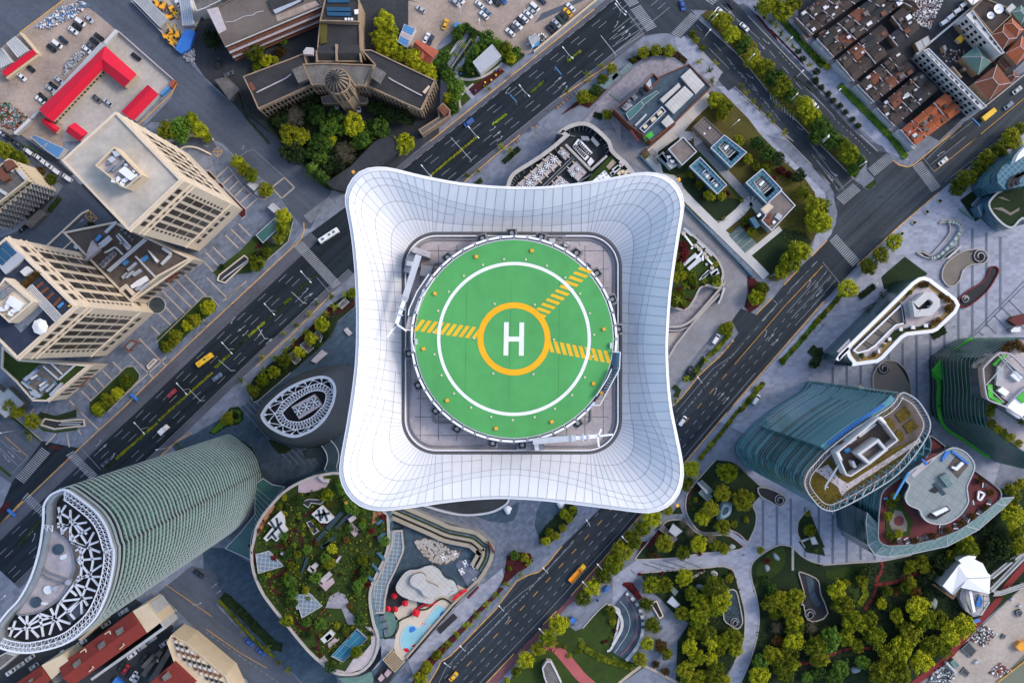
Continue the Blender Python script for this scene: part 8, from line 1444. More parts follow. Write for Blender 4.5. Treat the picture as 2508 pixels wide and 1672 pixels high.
for s,m,lab in(('40 1630,230 1710,180 1790,260 1730,310','blue_sheet','blue sheet canopy in the hotel court'),('40 1612,285 1650,255 1730,320 1680,360','white_wall','white canopy beside the blue sheet canopy'),('40 1700,-20 1900,-20 1780,70','steel','pale blue sheet roof at the top edge'),('40 1140,480 1290,395 1320,470 1190,580','pale_sheet','grey corrugated roof at the hotel corner'),('40 1450,510 1480,500 1500,550 1470,570','white_wall','small white van-sized hut in the hotel court'),('40 1670,755 1700,740 1720,775 1690,790','white_wall','tiny white hut beside the green pyramid roof'),('40 1870,520 1920,490 2060,640 2010,690','teal_roof','glass-roofed passage beside the green pyramid roof'),('40 1920,490 1985,445 2070,560 2010,600','deck_red','dark red roof terrace beside the short hotel wing'),('40 2060,680 2130,620 2200,720 2150,790','tile_brown','small brown roof terrace with planters'),('40 1550,740 1570,738 1670,855 1650,868','white_wall','long white skylight strip in the hotel court'),('30 2110,130 2160,80 2185,130 2130,185','tile_orange','small orange hut roof west of the lane houses'),('30 2030,210 2110,220 2230,380 2180,400','steel','pale blue sheet roof west of the lane houses'),('30 2090,380 2110,372 2168,440 2145,455','white_wall','small white shed beside the pale blue sheet roof'),('30 2290,370 2350,330 2420,400 2350,450','tile_orange','orange hut roof at the end of the first lane')):
 t,P=bld('court_shed',lab,s,4,'old_stone',m,.15,.2,cat='shed');a,c,d,e=([W(p,4)for p in px(s)]+[P[0]])[:4]
 MB().path([(*lerp(a,c,.5),4.08),(*lerp(e,d,.5),4.08)],.2).build('ridge_strip','mid_metal',t)
rubble('40 1400,560 1700,560 1650,700 1500,720',60,['deck_tile','tile_brown','pale_sheet']);wall_line('40 1160,600 1880,0',3,.8,'white_wall','long white wall north of the hotel court');wall_line('40 1930,1170 2400,790',2.2,.5,'kerb','pale wall between the brown hipped roof and the road')
# oval building with the truss roof
mat('louvre_grey',(.13,.145,.17),.5,.15,.2);mat('pool_water',(.26,.52,.58),.15,.2,.12);mat('pool_deck',(.62,.53,.43),.85,.12,.2);mat('court_blue',(.02,.17,.27),.7,.2,.2);mat('pink_deck',(.45,.34,.36),.85,.15,.3);mat('orange_deck',(.42,.19,.10),.9,.25,.2);mat('beige_terrace',(.36,.31,.24),.85,.15,.3);mat('umbrella_red',(.62,.01,.02),.6,.05,1);mat('white_truss',(.74,.75,.78),.5,.05,.5);mat('ring_steel',(.28,.30,.31),.5,.25,.5)
TOPS='12 640,1568 700,1480 850,1345 1000,1255 1150,1195 1280,1165 1385,1180 1445,1245 1465,1340 1440,1470 13 1420,20 1350,150 1230,265 1100,330 1000,355 880,330 740,260 655,180 625,110'
BASES='12 590,1568 640,1490 760,1380 900,1270 1040,1160 1300,1070 1500,1040 1620,1055 1665,1110 1668,1300 1650,1480 13 1640,60 1580,260 1450,370 1300,430 1150,465 1000,450 850,400 700,310 620,210 590,110'
HO=40.0;T_=smooth([W(p,HO)for p in px(TOPS)],4);B_=smooth([W(p,0)for p in px(BASES)],4)
def res(P,n,start):return by_length(P,n,start)
c=mid(T_);st=(c[0]-30,c[1]);T_=res(T_,64,st);B_=res(B_,64,st);t=thing('oval_building','oval grey louvred building with a white triangulated truss roof','building',(*c,0));MARK['the oval louvred building']=px('12 1130,1500')[0]
b=MB();b2=MB();n=64
for k in range(16):
 f0,f1=k/16,(k+.72)/16;A=[lerp(p,q,f0**1.3)for p,q in zip(B_,T_)];B2=[lerp(p,q,(k+1)**1.3/16**1.3)for p,q in zip(B_,T_)];z0,z1=HO*k/16,HO*(k+.7)/16
 for i in range(n):
  j=(i+1)%n;b.poly([(*A[i],z0),(*A[j],z0),(*A[j],z1),(*A[i],z1)]);b2.poly([(*A[i],z1),(*A[j],z1),(*B2[j],HO*(k+1)/16),(*B2[i],HO*(k+1)/16)])
b.build('louvres','louvre_grey',t);b2.build('ledges','dark_metal',t);MB().ring(T_,1.1,HO-2,HO+.6).build('rim','light_metal',t);MB().sheet(inset(ccw(T_),.9),HO-7).build('roof_floor','pit_dark',t);MB().ring(inset(ccw(T_),.9),.4,HO-7,HO-1.5).build('inner_wall','glass_dark',t)
R1=res(smooth([W(p,HO-1)for p in px('12 800,1568 880,1450 1000,1360 1150,1290 1270,1250 1370,1290 1430,1360 1420,1440 13 1380,60 1300,150 1180,220 1050,260 950,250 840,190 790,100')],4),44,st);R2=res(smooth([W(p,HO-1)for p in px('12 870,1568 960,1480 1100,1380 1200,1335 1290,1330 1350,1370 1330,1480 13 1290,30 1200,120 1080,175 1000,180 920,160 870,90')],4),44,st);Ti=res(ccw(inset(ccw(T_),1.0)),44,st)
if area(R1)*area(Ti)<0:Ti=[Ti[0]]+Ti[:0:-1]
b=MB();z=HO-1;b.path([(*p,z)for p in R1+[R1[0]]],.32).path([(*p,z)for p in R2+[R2[0]]],.32)
for i in range(44):
 b.bar((*R1[i],z),(*R2[i],z),.2);b.bar((*R1[i],z),(*R2[(i+1)%44],z),.2)
 if i%4==0:
  for d in(-2,0,2):b.bar((*R1[i],z),(*Ti[(i+d)%44],z),.24)
b.build('roof_truss','white_truss',t);b=MB();[b.cyl(lerp(R1[i],Ti[i],.85),.45,z-.3,z+.4,8)for i in range(0,44,2)];b.build('truss_nodes','white_truss',t)
o=unit(t,'12 965,1510 1220,1370 1310,1495 13 1310,-5 1050,150',HO-5,3,'deck_tile','cooling_unit');fans(t,'12 1220,1455 1130,1505 13 1042,60',1.75,HO-1.6,'dark_metal','cooling_fan','white_paint',6)
# crescent tower
HC=178.0
S='03 470,1200 480,1090 550,985 650,935 740,925 900,1030 1080,1180 1190,1350 1250,1545 04 1270,100 1260,300 1200,560 1080,830 900,1020 700,1150 400,1230 200,1235 0,1185 -70,1110 -60,960 70,780 200,640 330,400 420,110 03 465,1320'
P=smooth(cw(S,HC),4);t=thing('crescent_tower','curved jade glass tower with a crescent roof of white crossing beams','tower',(*mid(P),0));MARK['the crescent glass tower']=px('04 700,300')[0]
MB().prism(P,0,HC-9,top=False).build('curtain_wall','curtain_jade',t);b=MB()
for k in range(1,50):b.ring(inset(P,-.3),.35,k*3.56-.35,k*3.56+.5)
b.build('floor_fins','fin_pale',t);b=MB();[b.bar((*p,0),(*p,HC-9),.16)for p in inset(P,-.08)];b.build('mullions','pit_dark',t);MB().sheet(inset(P,.2),HC-9.5).build('roof_void','pit_dark',t)
b=MB();Q0,Q1,Q2=inset(P,.25),inset(P,1.6),inset(P,3.0)
for Q,w in((Q0,.5),):b.path([(*p,HC)for p in Q+[Q[0]]],w,.5)
N=len(P)
for i in range(N):
 if i and(P[i][1]-P[i-1][1])*-.9-(P[i][0]-P[i-1][0])*.4>.45*math.dist(P[i],P[i-1]):continue
 b.bar((*Q0[i],HC),(*Q2[i],HC-.5),.16);b.bar((*Q0[i],HC),(*Q1[(i+1)%N],HC-.2),.13);b.bar((*Q2[i],HC),(*Q2[(i+1)%N],HC),.3);b.bar((*Q1[i],HC),(*Q1[(i+1)%N],HC),.2);b.bar((*Q1[i],HC),(*Q2[(i+1)%N],HC-.2),.13)
b.build('rim_truss','white_truss',t);MB().ring(inset(P,.5),.9,HC-6,HC-1.5).build('rim_screen','ring_steel',t)
S='03 500,1340 570,1350 700,1430 790,1530 04 835,200 835,320 760,520 650,650 500,755 350,805 190,795 330,560 420,340 450,100'
D=smooth(cw(S,HC-4),3);MB().prism(D,HC-9,HC-4).build('roof_deck','deck_tile',t);MB().ring(D,.4,HC-4,HC-3.2).build('deck_kerb','mid_metal',t);ZC=HC-4
b=MB();b.path([(*W(p,ZC),ZC+.5)for p in px('04 550,0 490,230 490,290 540,340 745,410')],.35,.7).path([(*W(p,ZC),ZC+.5)for p in px('04 490,0 425,230 440,330 520,400 720,470')],.35,.7).path([(*W(p,ZC),ZC+.4)for p in px('04 380,500 200,790')],.35,.6);b.build('crane_track','mid_metal',t)
unit(t,'04 735,425 785,440 765,490 712,470|04 580,500 640,490 620,560 570,540',ZC,1.8,'grey_sheet','machine_box');unit(t,'04 655,190 670,160 720,140 745,160 725,190 680,205|04 440,690 460,672 520,678 525,695 490,708',ZC,.5,'white_paint','oval_hatch')
for s,r,m in(('04 652,85',1.5,'dark_paving'),('04 405,668',1.5,'dark_paving'),('04 540,530',1.2,'white_paint')):MB().cyl(W(px(s)[0],ZC),r,ZC,ZC+.9,20).build('round_vent',m,t)
X='03 650,1120 690,1420|03 730,1100 640,1240|03 780,1150 780,1490|03 660,1180 780,1250 960,1420|03 880,1210 690,1400|03 960,1290 640,1340|03 640,1300 780,1340|03 820,1310 970,1540|03 1000,1350 790,1480|03 780,1410 860,1550|03 1040,1400 960,1550|03 790,1510 960,1568|04 790,0 1110,120|04 1090,0 840,100|04 1000,0 860,210|04 860,210 1120,185|04 990,60 1030,220 1000,390|04 880,60 915,200 890,420|04 870,220 1090,490|04 1130,260 830,460|04 860,390 1120,390|04 1000,390 900,640|04 820,470 1060,550|04 830,480 970,710|04 860,420 650,700|04 680,660 1020,620|04 900,640 760,800|04 900,640 905,800|04 670,680 830,860|04 900,640 610,880|04 780,540 850,600|04 650,690 550,1030|04 560,740 680,980|04 440,800 780,910|04 610,880 330,970|04 440,800 480,1050|04 430,810 160,1060|04 300,820 300,1080|04 210,830 430,1060|04 300,940 470,850|04 90,960 300,970|04 170,880 110,1050|04 620,820 430,880'
b=MB()
for q in X.split('|'):b.path([(*W(p,HC-3),HC-3)for p in px(q)],.52,.6)
b.build('crossing_beams','white_truss',t);slab(t,'04 700,760 830,660 950,780 780,900',HC-9.4,HC-8,'grey_paving','void_floor')
# skirt canopies of the crescent tower
o=thing('glass_canopy','teal glass canopy between crescent tower and roof garden','canopy',(*mid(ws('13 620,900 650,800 760,870 900,900 760,1060 640,1210 560,1300',9)),0));Pc=cw('13 560,870 650,800 760,870 900,895 760,1065 640,1215 540,1400 14 515,30 515,210 400,150 230,80 13 400,1400 560,1200',9);MB().prism(Pc,8.5,9).build('glass_roof','glass_teal',o);MB().ring(Pc,.3,8.8,9.3).build('frame','light_metal',o)
b=MB();a,e=px('13 570,900 760,1065'),px('13 620,880 560,1350')
for k in range(9):b.bar((*W(lerp(a[0],e[1],k/8),9),9.1),(*W(lerp(a[1],(630,1330),k/8),9),9.1),.14)
b.build('glazing_bars','steel',o)
o=thing('glass_dome','dark glass canopy with curved white ribs beside the oval building','canopy',(*mid(ws('13 1350,600 1500,500',5)),0));MB().prism(cw('13 1300,450 1420,380 1540,430 1600,600 1480,700 1330,710 1370,600 1350,520',5),4.6,5).build('glass_roof','glass_dark',o);b=MB();[b.path([(*W(p,5),5.1)for p in smooth(px(s),4,False)],.35)for s in('13 1300,440 1350,520 1365,610 1330,710','13 1400,380 1470,470 1490,580 1460,690')];b.build('ribs','light_metal',o)
o=thing('glass_pond','dark reflecting glass roof light on the stone plaza','skylight',(*W(px('13 1220,520')[0]),0));MB().prism(cw('13 1110,510 1180,470 1300,455 1340,530 1300,570 1140,585',1),0,1).build('glass','glass_dark',o);MB().ring(cw('13 1110,510 1180,470 1300,455 1340,530 1300,570 1140,585',1),.3,.8,1.15).build('rim','dark_metal',o)
# roof garden podium
HP_=24.0
S='13 1560,735 1300,752 1160,790 1000,862 880,942 760,1062 640,1212 565,1360 525,1560 14 515,20 520,250 565,425 640,580 740,722 980,1020 1140,1212 1280,1342 1420,1452 1560,1482 1720,1462 1840,1372 1920,1232 1942,1060 1900,930 1870,800 1850,640 1875,470 2000,220 2055,40 13 2055,1390 2050,1260 2010,1170 1800,900'
P=cw(S,HP_);P=smooth(P,2);t=thing('roof_garden_building','pear-shaped building covered by a lush roof garden with glass skylights','building',(*mid(P),0));MARK['the roof garden']=px('14 1200,500')[0]
MB().prism(P,0,HP_,top=False).build('wall','curtain_blue',t);MB().sheet(P,HP_-.1).build('roof','lawn',t);MB().ring(P,1.1,HP_-.4,HP_+.8).build('rim','kerb',t);Z=HP_
def on(s,m,name,h=.12):return slab(t,s,Z-.1,Z+h,m,name)
on('13 740,1080 785,1110 700,1250 625,1400 585,1450 600,1300 660,1180','orange_deck','orange_strip');on('13 1045,842 1250,780 1385,848 1350,900 1250,938 1120,965 1040,960','pink_deck','pink_terrace',.3);on('13 1570,1350 1640,1300 1730,1390 1668,1452','pink_deck','pink_terrace',.3);on('14 1240,440 1300,480 1420,400 1445,455 1345,550','pink_deck','pink_terrace',.3);on('14 1370,1130 1440,1070 1500,1085 1380,1180','pink_deck','pink_terrace',.3);on('14 1340,735 1392,605 1480,558 1560,592 1600,680 1585,745 1700,870 1690,920 1590,922 1520,745','cobble','paved_court',.2);on('14 1280,1310 1330,1260 1420,1400 1560,1440 1650,1300 1760,1240 1850,1130 1845,1000 1780,940 1880,960 1920,1100 1880,1280 1780,1400 1600,1460 1430,1440','deck_tile','brown_walk',.15);on('13 1870,1170 2000,1170 1990,1260 1860,1310','orange_deck','rust_lawn')
for q,w in(('13 560,1440 545,1568 14 560,250',.9),('13 770,1568 940,1510 960,1400 1010,1370 1060,1440 1110,1568 14 1160,120',1.1),('14 960,0 880,80 950,220 940,290 820,370 730,420 740,500 860,620',1.1),('14 940,800 1050,930 1150,970 1340,740',.9),('14 1180,980 1250,1060 1270,1260',.8),('13 1290,1130 1100,1220|13 1240,1290 1370,1330',1.2)):
 for u in q.split('|'):Pp=smooth([W(p,Z)for p in px(u)],4,False);MB().strip(Pp,w*1.25,Z+.2).build('flower_strip','soil_red',t)
for s in('14 568,142 715,103 884,275 595,358','14 983,597 1160,568 1308,717 1080,852 1050,750 1020,752'):
 Q=cw(s,Z+1.2);MB().prism(Q,Z,Z+1.1).build('skylight','glass_grid',t);MB().ring(Q,.35,Z+1,Z+1.3).build('skylight_frame','pale_sheet',t)
for s,q in(('13 1188,1200 1300,1105 1438,1240 1365,1300 1290,1298','13 1225,1215 1390,1190|13 1265,1150 1290,1275|13 1315,1145 1365,1275|13 1330,1170 1300,1245'),('13 655,1467 760,1342 700,1300 842,1168 886,1215 886,1330 922,1382 800,1502 742,1458 692,1503','13 730,1275 800,1380|13 800,1240 820,1330|13 860,1290 700,1470|13 820,1340 870,1410|13 745,1405 800,1480')):
 MB().prism(cw(s,Z+2.5),Z,Z+2.5).build('white_pavilion','white_wall',t)
 for u in q.split('|'):a,e=px(u);MB().bar((*W(a,Z+2.6),Z+2.55),(*W(e,Z+2.6),Z+2.55),1.0,.1).build('roof_light_slot','glass_dark',t)
for s in('13 1068,1072 1150,1030 1342,1040 1290,1092 1185,1078 1155,1132','13 1130,1290 1180,1268 1272,1388 1210,1430'):Q=cw(s,Z+.8);MB().prism(Q,Z,Z+.7).build('dark_well','pit_dark',t);MB().ring(Q,.3,Z+.6,Z+1).build('well_rim','pale_sheet',t)
for s in('13 1335,1355 1510,1165 1545,1190 1380,1380','13 1440,1350 1610,1170 1640,1190 1470,1370','13 1230,1480 1330,1370 1360,1390 1270,1500','13 1300,1555 1420,1440 1450,1470 1350,1568','14 1070,345 1130,165 1160,175 1095,350','14 1280,60 1390,0 1410,15 1300,80'):MB().prism(cw(s,Z+.9),Z,Z+.9).build('bar_skylight','glass_dark',t)
for s in('13 1898,1308 2010,1205 2020,1240 1930,1318','13 1918,1455 1970,1408 2020,1412 1925,1510','14 1900,125 1940,118 2005,190 1995,225','14 1852,260 1865,232 1945,325 1930,350','14 1805,400 1818,365 1885,430 1870,455'):MB().prism(cw(s,Z+1),Z,Z+1).build('glass_panel','glass_blue',t)
for s in('14 1140,312 1165,270 1240,330 1195,362','14 1165,290 1230,235 1265,265 1205,340','14 1270,430 1380,335 1420,370 1320,470','14 1335,1060 1390,1018 1425,1060 1365,1110','14 1285,1080 1395,982 1445,1030 1330,1130','13 1255,790 1290,770 1320,815 1380,810 1380,850 1310,845','13 1590,1255 1650,1210 1680,1250 1620,1300','14 840,135 865,115 890,140 865,160','14 1450,220 1495,165 1515,178 1470,240'):MB().prism(cw(s,Z+2),Z,Z+2).build('roof_hut','white_wall' if R.random()<.6 else 'deck_tile',t)
Q=cw('14 1408,1260 1690,958 1812,1066 1540,1328',Z+.3);MB().prism(Q,Z,Z+.3).build('sports_court','court_blue',t);MB().ring(Q,.12,Z+.3,Z+1.8).build('court_fence','steel',t);b=MB();a=px('14 1440,1270 1680,1000 1780,1070 1540,1300');b.strip([W(p,Z)for p in a+[a[0]]],.12,Z+.34).strip([W(lerp(a[0],a[3],.5),Z),W(lerp(a[1],a[2],.5),Z)],.12,Z+.34).strip([W(lerp(a[0],a[1],.5),Z),W(lerp(a[3],a[2],.5),Z)],.12,Z+.34);b.build('court_lines','steel',t)
rq=random.Random(3);GP=inset(P,1.6)
BL=[cw(s,Z)for s in('14 540,90 900,280 600,370','14 960,560 1340,730 1060,870','13 640,1470 760,1300 830,1150 900,1330 800,1520','13 1170,1200 1300,1090 1450,1240 1300,1320','13 1030,840 1250,770 1390,850 1120,970','14 1390,1260 1690,940 1830,1066 1540,1345','14 1350,735 1480,545 1600,680 1700,920 1590,930','14 1230,440 1390,320 1450,460 1340,560','14 1280,1310 1420,1400 1650,1300 1850,1130 1950,1000 1900,1300 1600,1500','13 600,1450 740,1060 800,1110','13 1330,1370 1520,1150 1650,1180 1460,1380','13 1050,1130 1150,1020 1350,1030 1200,1100','14 1130,320 1240,210 1280,270 1190,370')]
k=0
while k<150:
 q=scatter(GP,1,rq)[0]
 if any(inside(q,b_)for b_ in BL):continue
 f=K*(H-Z-2)/H;p=(q[0]/f+1254,836-q[1]/f);k+=1;code=rq.choice('uuuyyruvgs' if k>28 else 'bgggo');plant(code,p,rq.uniform(1.5,2.6)if code in 'bgo' else rq.uniform(.7,1.5),Z)
GC=[]
for q in scatter(GP,3400,rq):
 if not any(inside(q,b_)for b_ in BL):GC.append(q)
for i,lf in enumerate(('leaf_olive','leaf_rust','leaf_green','leaf_dark')):
 b=MB();[b.leaf((x,y,Z+rq.uniform(.1,.6)),.5,(0,0,1),rq)for x,y in GC[i::4]];b.build('ground_cover',lf,t)['kind']='stuff'
 # curved glass roof arcade
S='13 2085,1380 2195,1372 2215,1568 14 2205,130 2120,330 2045,480 2010,640 2000,795 1885,800 1855,700 1870,500 1990,250 2065,60'
Q=cw(S,16);t=thing('glass_arcade','curved glass-roofed arcade along the roof garden','arcade',(*mid(Q),0));MB().prism(Q,0,15.6,top=False).build('wall','glass_dark',t);MB().sheet(Q,15.8).build('glass_roof','glass_grid',t);MB().ring(Q,.8,15.4,16.2).build('edge','kerb',t)
# pool terrace building
S='24 0,1310 500,735 700,540 800,445 880,330 935,230 955,130 940,20 23 880,1480 820,1420 740,1375 600,1345 300,1260 0,1130 -300,1000 13 2000,1150 2060,1300 14 2060,60 1990,260 1870,500 1850,700 1890,850 1990,1070 1960,1300 1850,1430 1700,1500 1480,1510 1600,1640 2000,1640 24 -100,1420'
HT_=9.0;P=cw(S,HT_);t=thing('pool_terrace','terrace building with a curvy pool, white blob roof and banded ramps','building',(*mid(P),0));MARK['the pool terrace']=px('24 200,600')[0]
MB().prism(P,0,HT_,top=False).build('wall','forecourt',t);MB().sheet(P,HT_-.1).build('deck','dark_paving',t);Z=HT_
OR=smooth(px('24 0,1300 500,722 700,527 795,435 870,320 920,225 940,130 925,30 23 870,1490 800,1430 730,1390 600,1362 450,1330 300,1262 0,1132 -300,1000'),3,False)
for d,w,m,z in((-3,3.4,'beige_terrace',1.6),(-9,1.0,'lawn',1.5),(-13,1.6,'grey_paving',1.0),(-18,1.2,'lawn',1.3),(-24,2.4,'beige_terrace',2.2),(-30,1.0,'pit_dark',1.2),(-38,3.2,'beige_terrace',2.6)):
 Pp=[W(p,Z+z)for p in offs(OR[len(OR)//4:]if d<-3 else OR,d)];MB().path([(*p,Z+z/2)for p in Pp],w*.5,z).build('ramp_band',m,t)
b=MB();b.path([(*W(p,Z),Z+.8)for p in px('24 0,1290 500,715 780,455')],.8,1.6);b.build('parapet','kerb',t)
for s in('24 880,20 890,0 960,130 940,130','24 650,632 770,505 782,520 668,635'):unit(t,s,Z,3.2,'deck_red','red_awning')
def deck(s,m,name,z=.1,sm=2):Q=cw(s,Z+z);MB().prism(smooth(Q,sm)if sm else Q,Z-.1,Z+z).build(name,m,t)
deck('24 -20,840 120,755 310,645 430,665 520,722 200,1060 0,1290 14 2150,1330 2100,1180 2140,900 2200,830','pool_deck','pool_deck',.25,0);deck('14 1960,800 2060,780 2140,850 2140,950 2090,1030 2000,1060','copper_green','splash_deck',.2);deck('14 2010,620 2100,480 2270,650 2220,720 2100,800 2005,770','pit_dark','black_terrace',.15);deck('14 2100,770 2270,640 2350,660 24 100,720 0,830 14 2200,860 2120,870','pool_deck','sand_terrace',.2,0);deck('24 420,440 540,480 640,530 560,640 500,700 300,640','pool_deck','sand_terrace',.22,0)
POOL='24 50,928 120,960 150,940 220,845 300,735 350,712 390,725 412,770 395,830 330,920 245,915 215,960 130,1100 60,1180 0,1225 14 2215,1215 2175,1130 2190,1010 2250,935'
Q=smooth(cw(POOL,Z+.4),2);MB().prism(Q,Z,Z+.35).build('pool','pool_water',t);MB().ring(inset(Q,-.35),.4,Z,Z+.42).build('pool_rim','white_wall',t)
for s in('24 10,960 60,940 80,980 20,1010','24 350,800 385,770 390,820 360,840'):MB().sheet(smooth(cw(s,Z+.4),3),Z+.38).build('pool_mosaic','tarp_blue',t)
for s in('14 2200,1190 2250,1180 2270,1215 2220,1225','24 150,910 180,895 185,915 160,925','24 40,1150 80,1140 85,1160 50,1170'):MB().sheet(smooth(cw(s,Z+.4),3),Z+.385).build('pool_mosaic','umbrella_red',t)
BLOB='14 2120,505 2195,375 2262,322 24 60,315 110,310 180,280 260,268 345,318 400,400 500,440 538,520 540,560 440,602 330,612 270,680 230,690 100,665 0,640 14 2262,640 2165,592'
Q=smooth(cw(BLOB,Z+5),3);MB().prism(Q,Z,Z+4.6,top=False).build('blob_wall','glass_dark',t);MB().prism(Q,Z+4.5,Z+5).build('blob_roof','slab_lines',t);Q2=smooth(cw('24 20,430 60,370 140,350 190,385 200,440 262,472 322,505 322,560 270,612 180,608 130,540 40,490',Z+7),3);MB().prism(Q2,Z+5,Z+6.6,top=False).build('upper_blob_wall','timber',t);MB().prism(Q2,Z+6.6,Z+7).build('upper_blob_roof','slab_lines',t)
b=MB();[b.cyl(W(p,Z+5),.22,Z+5,Z+5.15,8)for p in px('24 400,355 425,385 445,420 480,410 485,510 485,552 452,577')];b.build('roof_dots','dark_metal',t)
deck('24 60,0 200,-40 380,0 470,100 580,95 560,180 400,262 280,240 150,150','gravel_roof','pebble_bed',.2,2);b=MB()
for q in scatter(cw('24 70,0 200,-30 370,10 460,100 570,110 540,180 400,250 280,230 150,140',Z),330,rq):b.cyl(q,rq.uniform(.3,.6),Z,Z+rq.uniform(.3,.5),8)
b.build('round_stones','concrete',t)['kind']='stuff'
deck('24 520,250 620,200 760,240 800,320 780,420 690,510 640,470 600,400','grey_paving','striped_terrace',.2);deck('14 1480,1510 1700,1500 1850,1440 1900,1600 1600,1640','copper_green','green_play_deck',.2,0);deck('14 1880,1500 1990,1370 2110,1450 2000,1640 1860,1640','pit_dark','black_terrace',.25,0);deck('14 1960,1070 2120,1080 2100,1180 1990,1300 1900,1400 1850,1440 1960,1300','plaza','pale_walk',.2,0)
a,c_,d,e=[W(p,Z+3)for p in px('14 1978,1305 2085,1200 2212,1335 2110,1445')];b=MB();b.path([(*p,Z+3)for p in(a,c_,d,e,a)],.25)
for k in range(1,7):b.bar((*lerp(a,c_,k/7),Z+3),(*lerp(e,d,k/7),Z+3),.16);b.bar((*lerp(a,e,k/7),Z+3.1),(*lerp(c_,d,k/7),Z+3.1),.16)
[b.bar((*p,Z),(*p,Z+3),.2)for p in(a,c_,d,e)];b.build('pergola','cream',t);MB().sheet([a,c_,d,e],Z+2.6).build('pergola_shade','timber',t)
for s in('14 1940,830 1990,815 2000,870 1950,880','14 1960,900 2010,890 2025,950 1975,960','14 1985,980 2030,965 2045,1025 1995,1040'):unit(t,s,Z,2.4,'grey_paving','cabana')
for s in('14 1920,1520 1960,1470 2000,1510 1955,1555','14 1990,1470 2030,1415 2075,1450 2025,1505'):unit(t,s,Z,2,'pink_deck','daybed')
for s,r,lab in(('14 2105,605',1.5,'red parasol at the top of the black terrace'),('14 2035,750',1.4,'red parasol beside the glass arcade end'),('14 2222,690',1.5,'red parasol nearest the white blob roof'),('14 2115,755',1.4,'red parasol with a blue tail at the splash deck'),('24 85,795',2.2,'largest red square parasol between pool and blob roof')):
 c=W(px(s)[0],Z+3);o=thing('parasol',lab,'parasol',(*c,Z),'red parasols on the pool terrace');b=MB();m_=4 if r>2 else 6
 for k in range(m_):f=lambda a:(c[0]+math.cos(a)*r,c[1]+math.sin(a)*r,Z+2.4);b.poly([f(k*6.283/m_+.4),f((k+1)*6.283/m_+.4),(*c,Z+3.1)])
 b.build('canopy','umbrella_red',o);MB().cyl(c,.06,Z,Z+3,6).build('pole','white_paint',o)
b=MB();Pp=px('24 500,650 530,600 570,590 600,555 645,535');b.path([(*W(p,Z+2),Z+2+.3*(i%2))for i,p in enumerate(Pp)],1.4,.12);b.build('red_sails','umbrella_red',t);MB().path([(*W(p,Z),Z+.6)for p in smooth(px('24 100,740 180,690 220,710 320,660'),4,False)],.6,.9).build('red_bench','umbrella_red',t);MB().path([(*W(p,Z),Z+.5)for p in smooth(px('14 2000,1070 2100,1040 2150,950 2160,880 2250,830 24 0,830 120,760 220,740 330,650 410,635 520,720'),4,False)],.55,.8).build('low_hedge','leaf_dark',t)
for s in('24 385,175','24 520,140','24 630,245','24 727,275','24 590,335','24 745,440'):
 c=W(px(s)[0],Z+1);o=thing('dining_set','','table',(*c,Z));later(o,'white table with chairs',px(s)[0],'white dining sets on the pool terrace');o.rotation_euler=(0,0,.5);local(MB().box((0,0),1.7,.9,.6,.75).box((0,0),.4,.4,0,.6),'table_top','white_paint',o)
 for x in(-.6,.6):
  for y in(-1,1):local(MB().box((x,y),.75,.7,0,.45).box((x,y*1.3),.75,.15,.45,.9),'chair','white_paint',o)
for s in('23 1100,1150','23 1685,1085'):
 c=W(px(s)[0]);b=MB();loft(b,[(z,[(c[0]+math.cos(i*.4488)*r*(1+.25*math.sin(i*1.3)),c[1]+math.sin(i*.4488)*r*1.2)for i in range(14)])for z,r in((0,1.0),(1,1.7),(1.8,1.2),(2.2,.4))]);o=b.build('white_sculpture','white_paint',sm=True);tag(o,'white lumpy sculpture on the dark plaza, '+('south of the tower rim' if s[3:5]=='11' else 'half hidden under the tower rim'),'sculpture')
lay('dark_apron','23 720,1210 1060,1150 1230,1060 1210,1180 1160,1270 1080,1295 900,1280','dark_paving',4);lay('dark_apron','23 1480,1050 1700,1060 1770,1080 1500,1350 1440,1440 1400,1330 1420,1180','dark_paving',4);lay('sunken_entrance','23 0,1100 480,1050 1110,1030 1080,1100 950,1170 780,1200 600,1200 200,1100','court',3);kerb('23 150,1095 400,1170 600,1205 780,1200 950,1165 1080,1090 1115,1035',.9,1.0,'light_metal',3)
# dark vent pits on the drive
unit(thing('vent_pit','row of dark glass vents sunk along the ramp walk','vent',(*W(px('24 430,930')[0]),0)),'24 320,970 500,800 545,845 355,1025',.2,.6,'pit_dark','vent_panel');lay('ramp_walk','24 0,1320 510,745 800,470 830,470 1040,300 1060,400 950,560 500,1020 0,1530 14 2350,1560','plaza',3)
# apartment rows at the lower left
t=gable('apartment_row','long red-roofed apartment row with a yellow end roof','04 1465,772 1628,1012 800,1600 648,1372',18,21,'tile_red','cream','building',None,.2);MARK['the long red roof']=px('04 1150,1200')[0]
unit(t,'04 1468,772 1622,688 1785,890 1628,1012',0,18.5,'cream','end_block');unit(t,'04 1640,690 1660,690 1840,960 1020,1540 1000,1520 1800,950',0,17,'pale_sheet','gallery');unit(t,'04 1275,990 1345,945 1368,1000 1300,1050|04 1075,1150 1140,1100 1168,1150 1100,1205|04 800,1360 875,1300 895,1355 825,1410',18,3,'worn_roof','dormer');b=MB()
for q in('1160,1025 1215,990 1225,1025','890,1225 945,1185 955,1225','1325,1190 1380,1140 1360,1130','985,1440 1040,1395 1020,1380'):b.path([(*W(p,20.5),20.6)for p in px('04 '+q)],.4)
b.build('dormer_edges','cream',t)
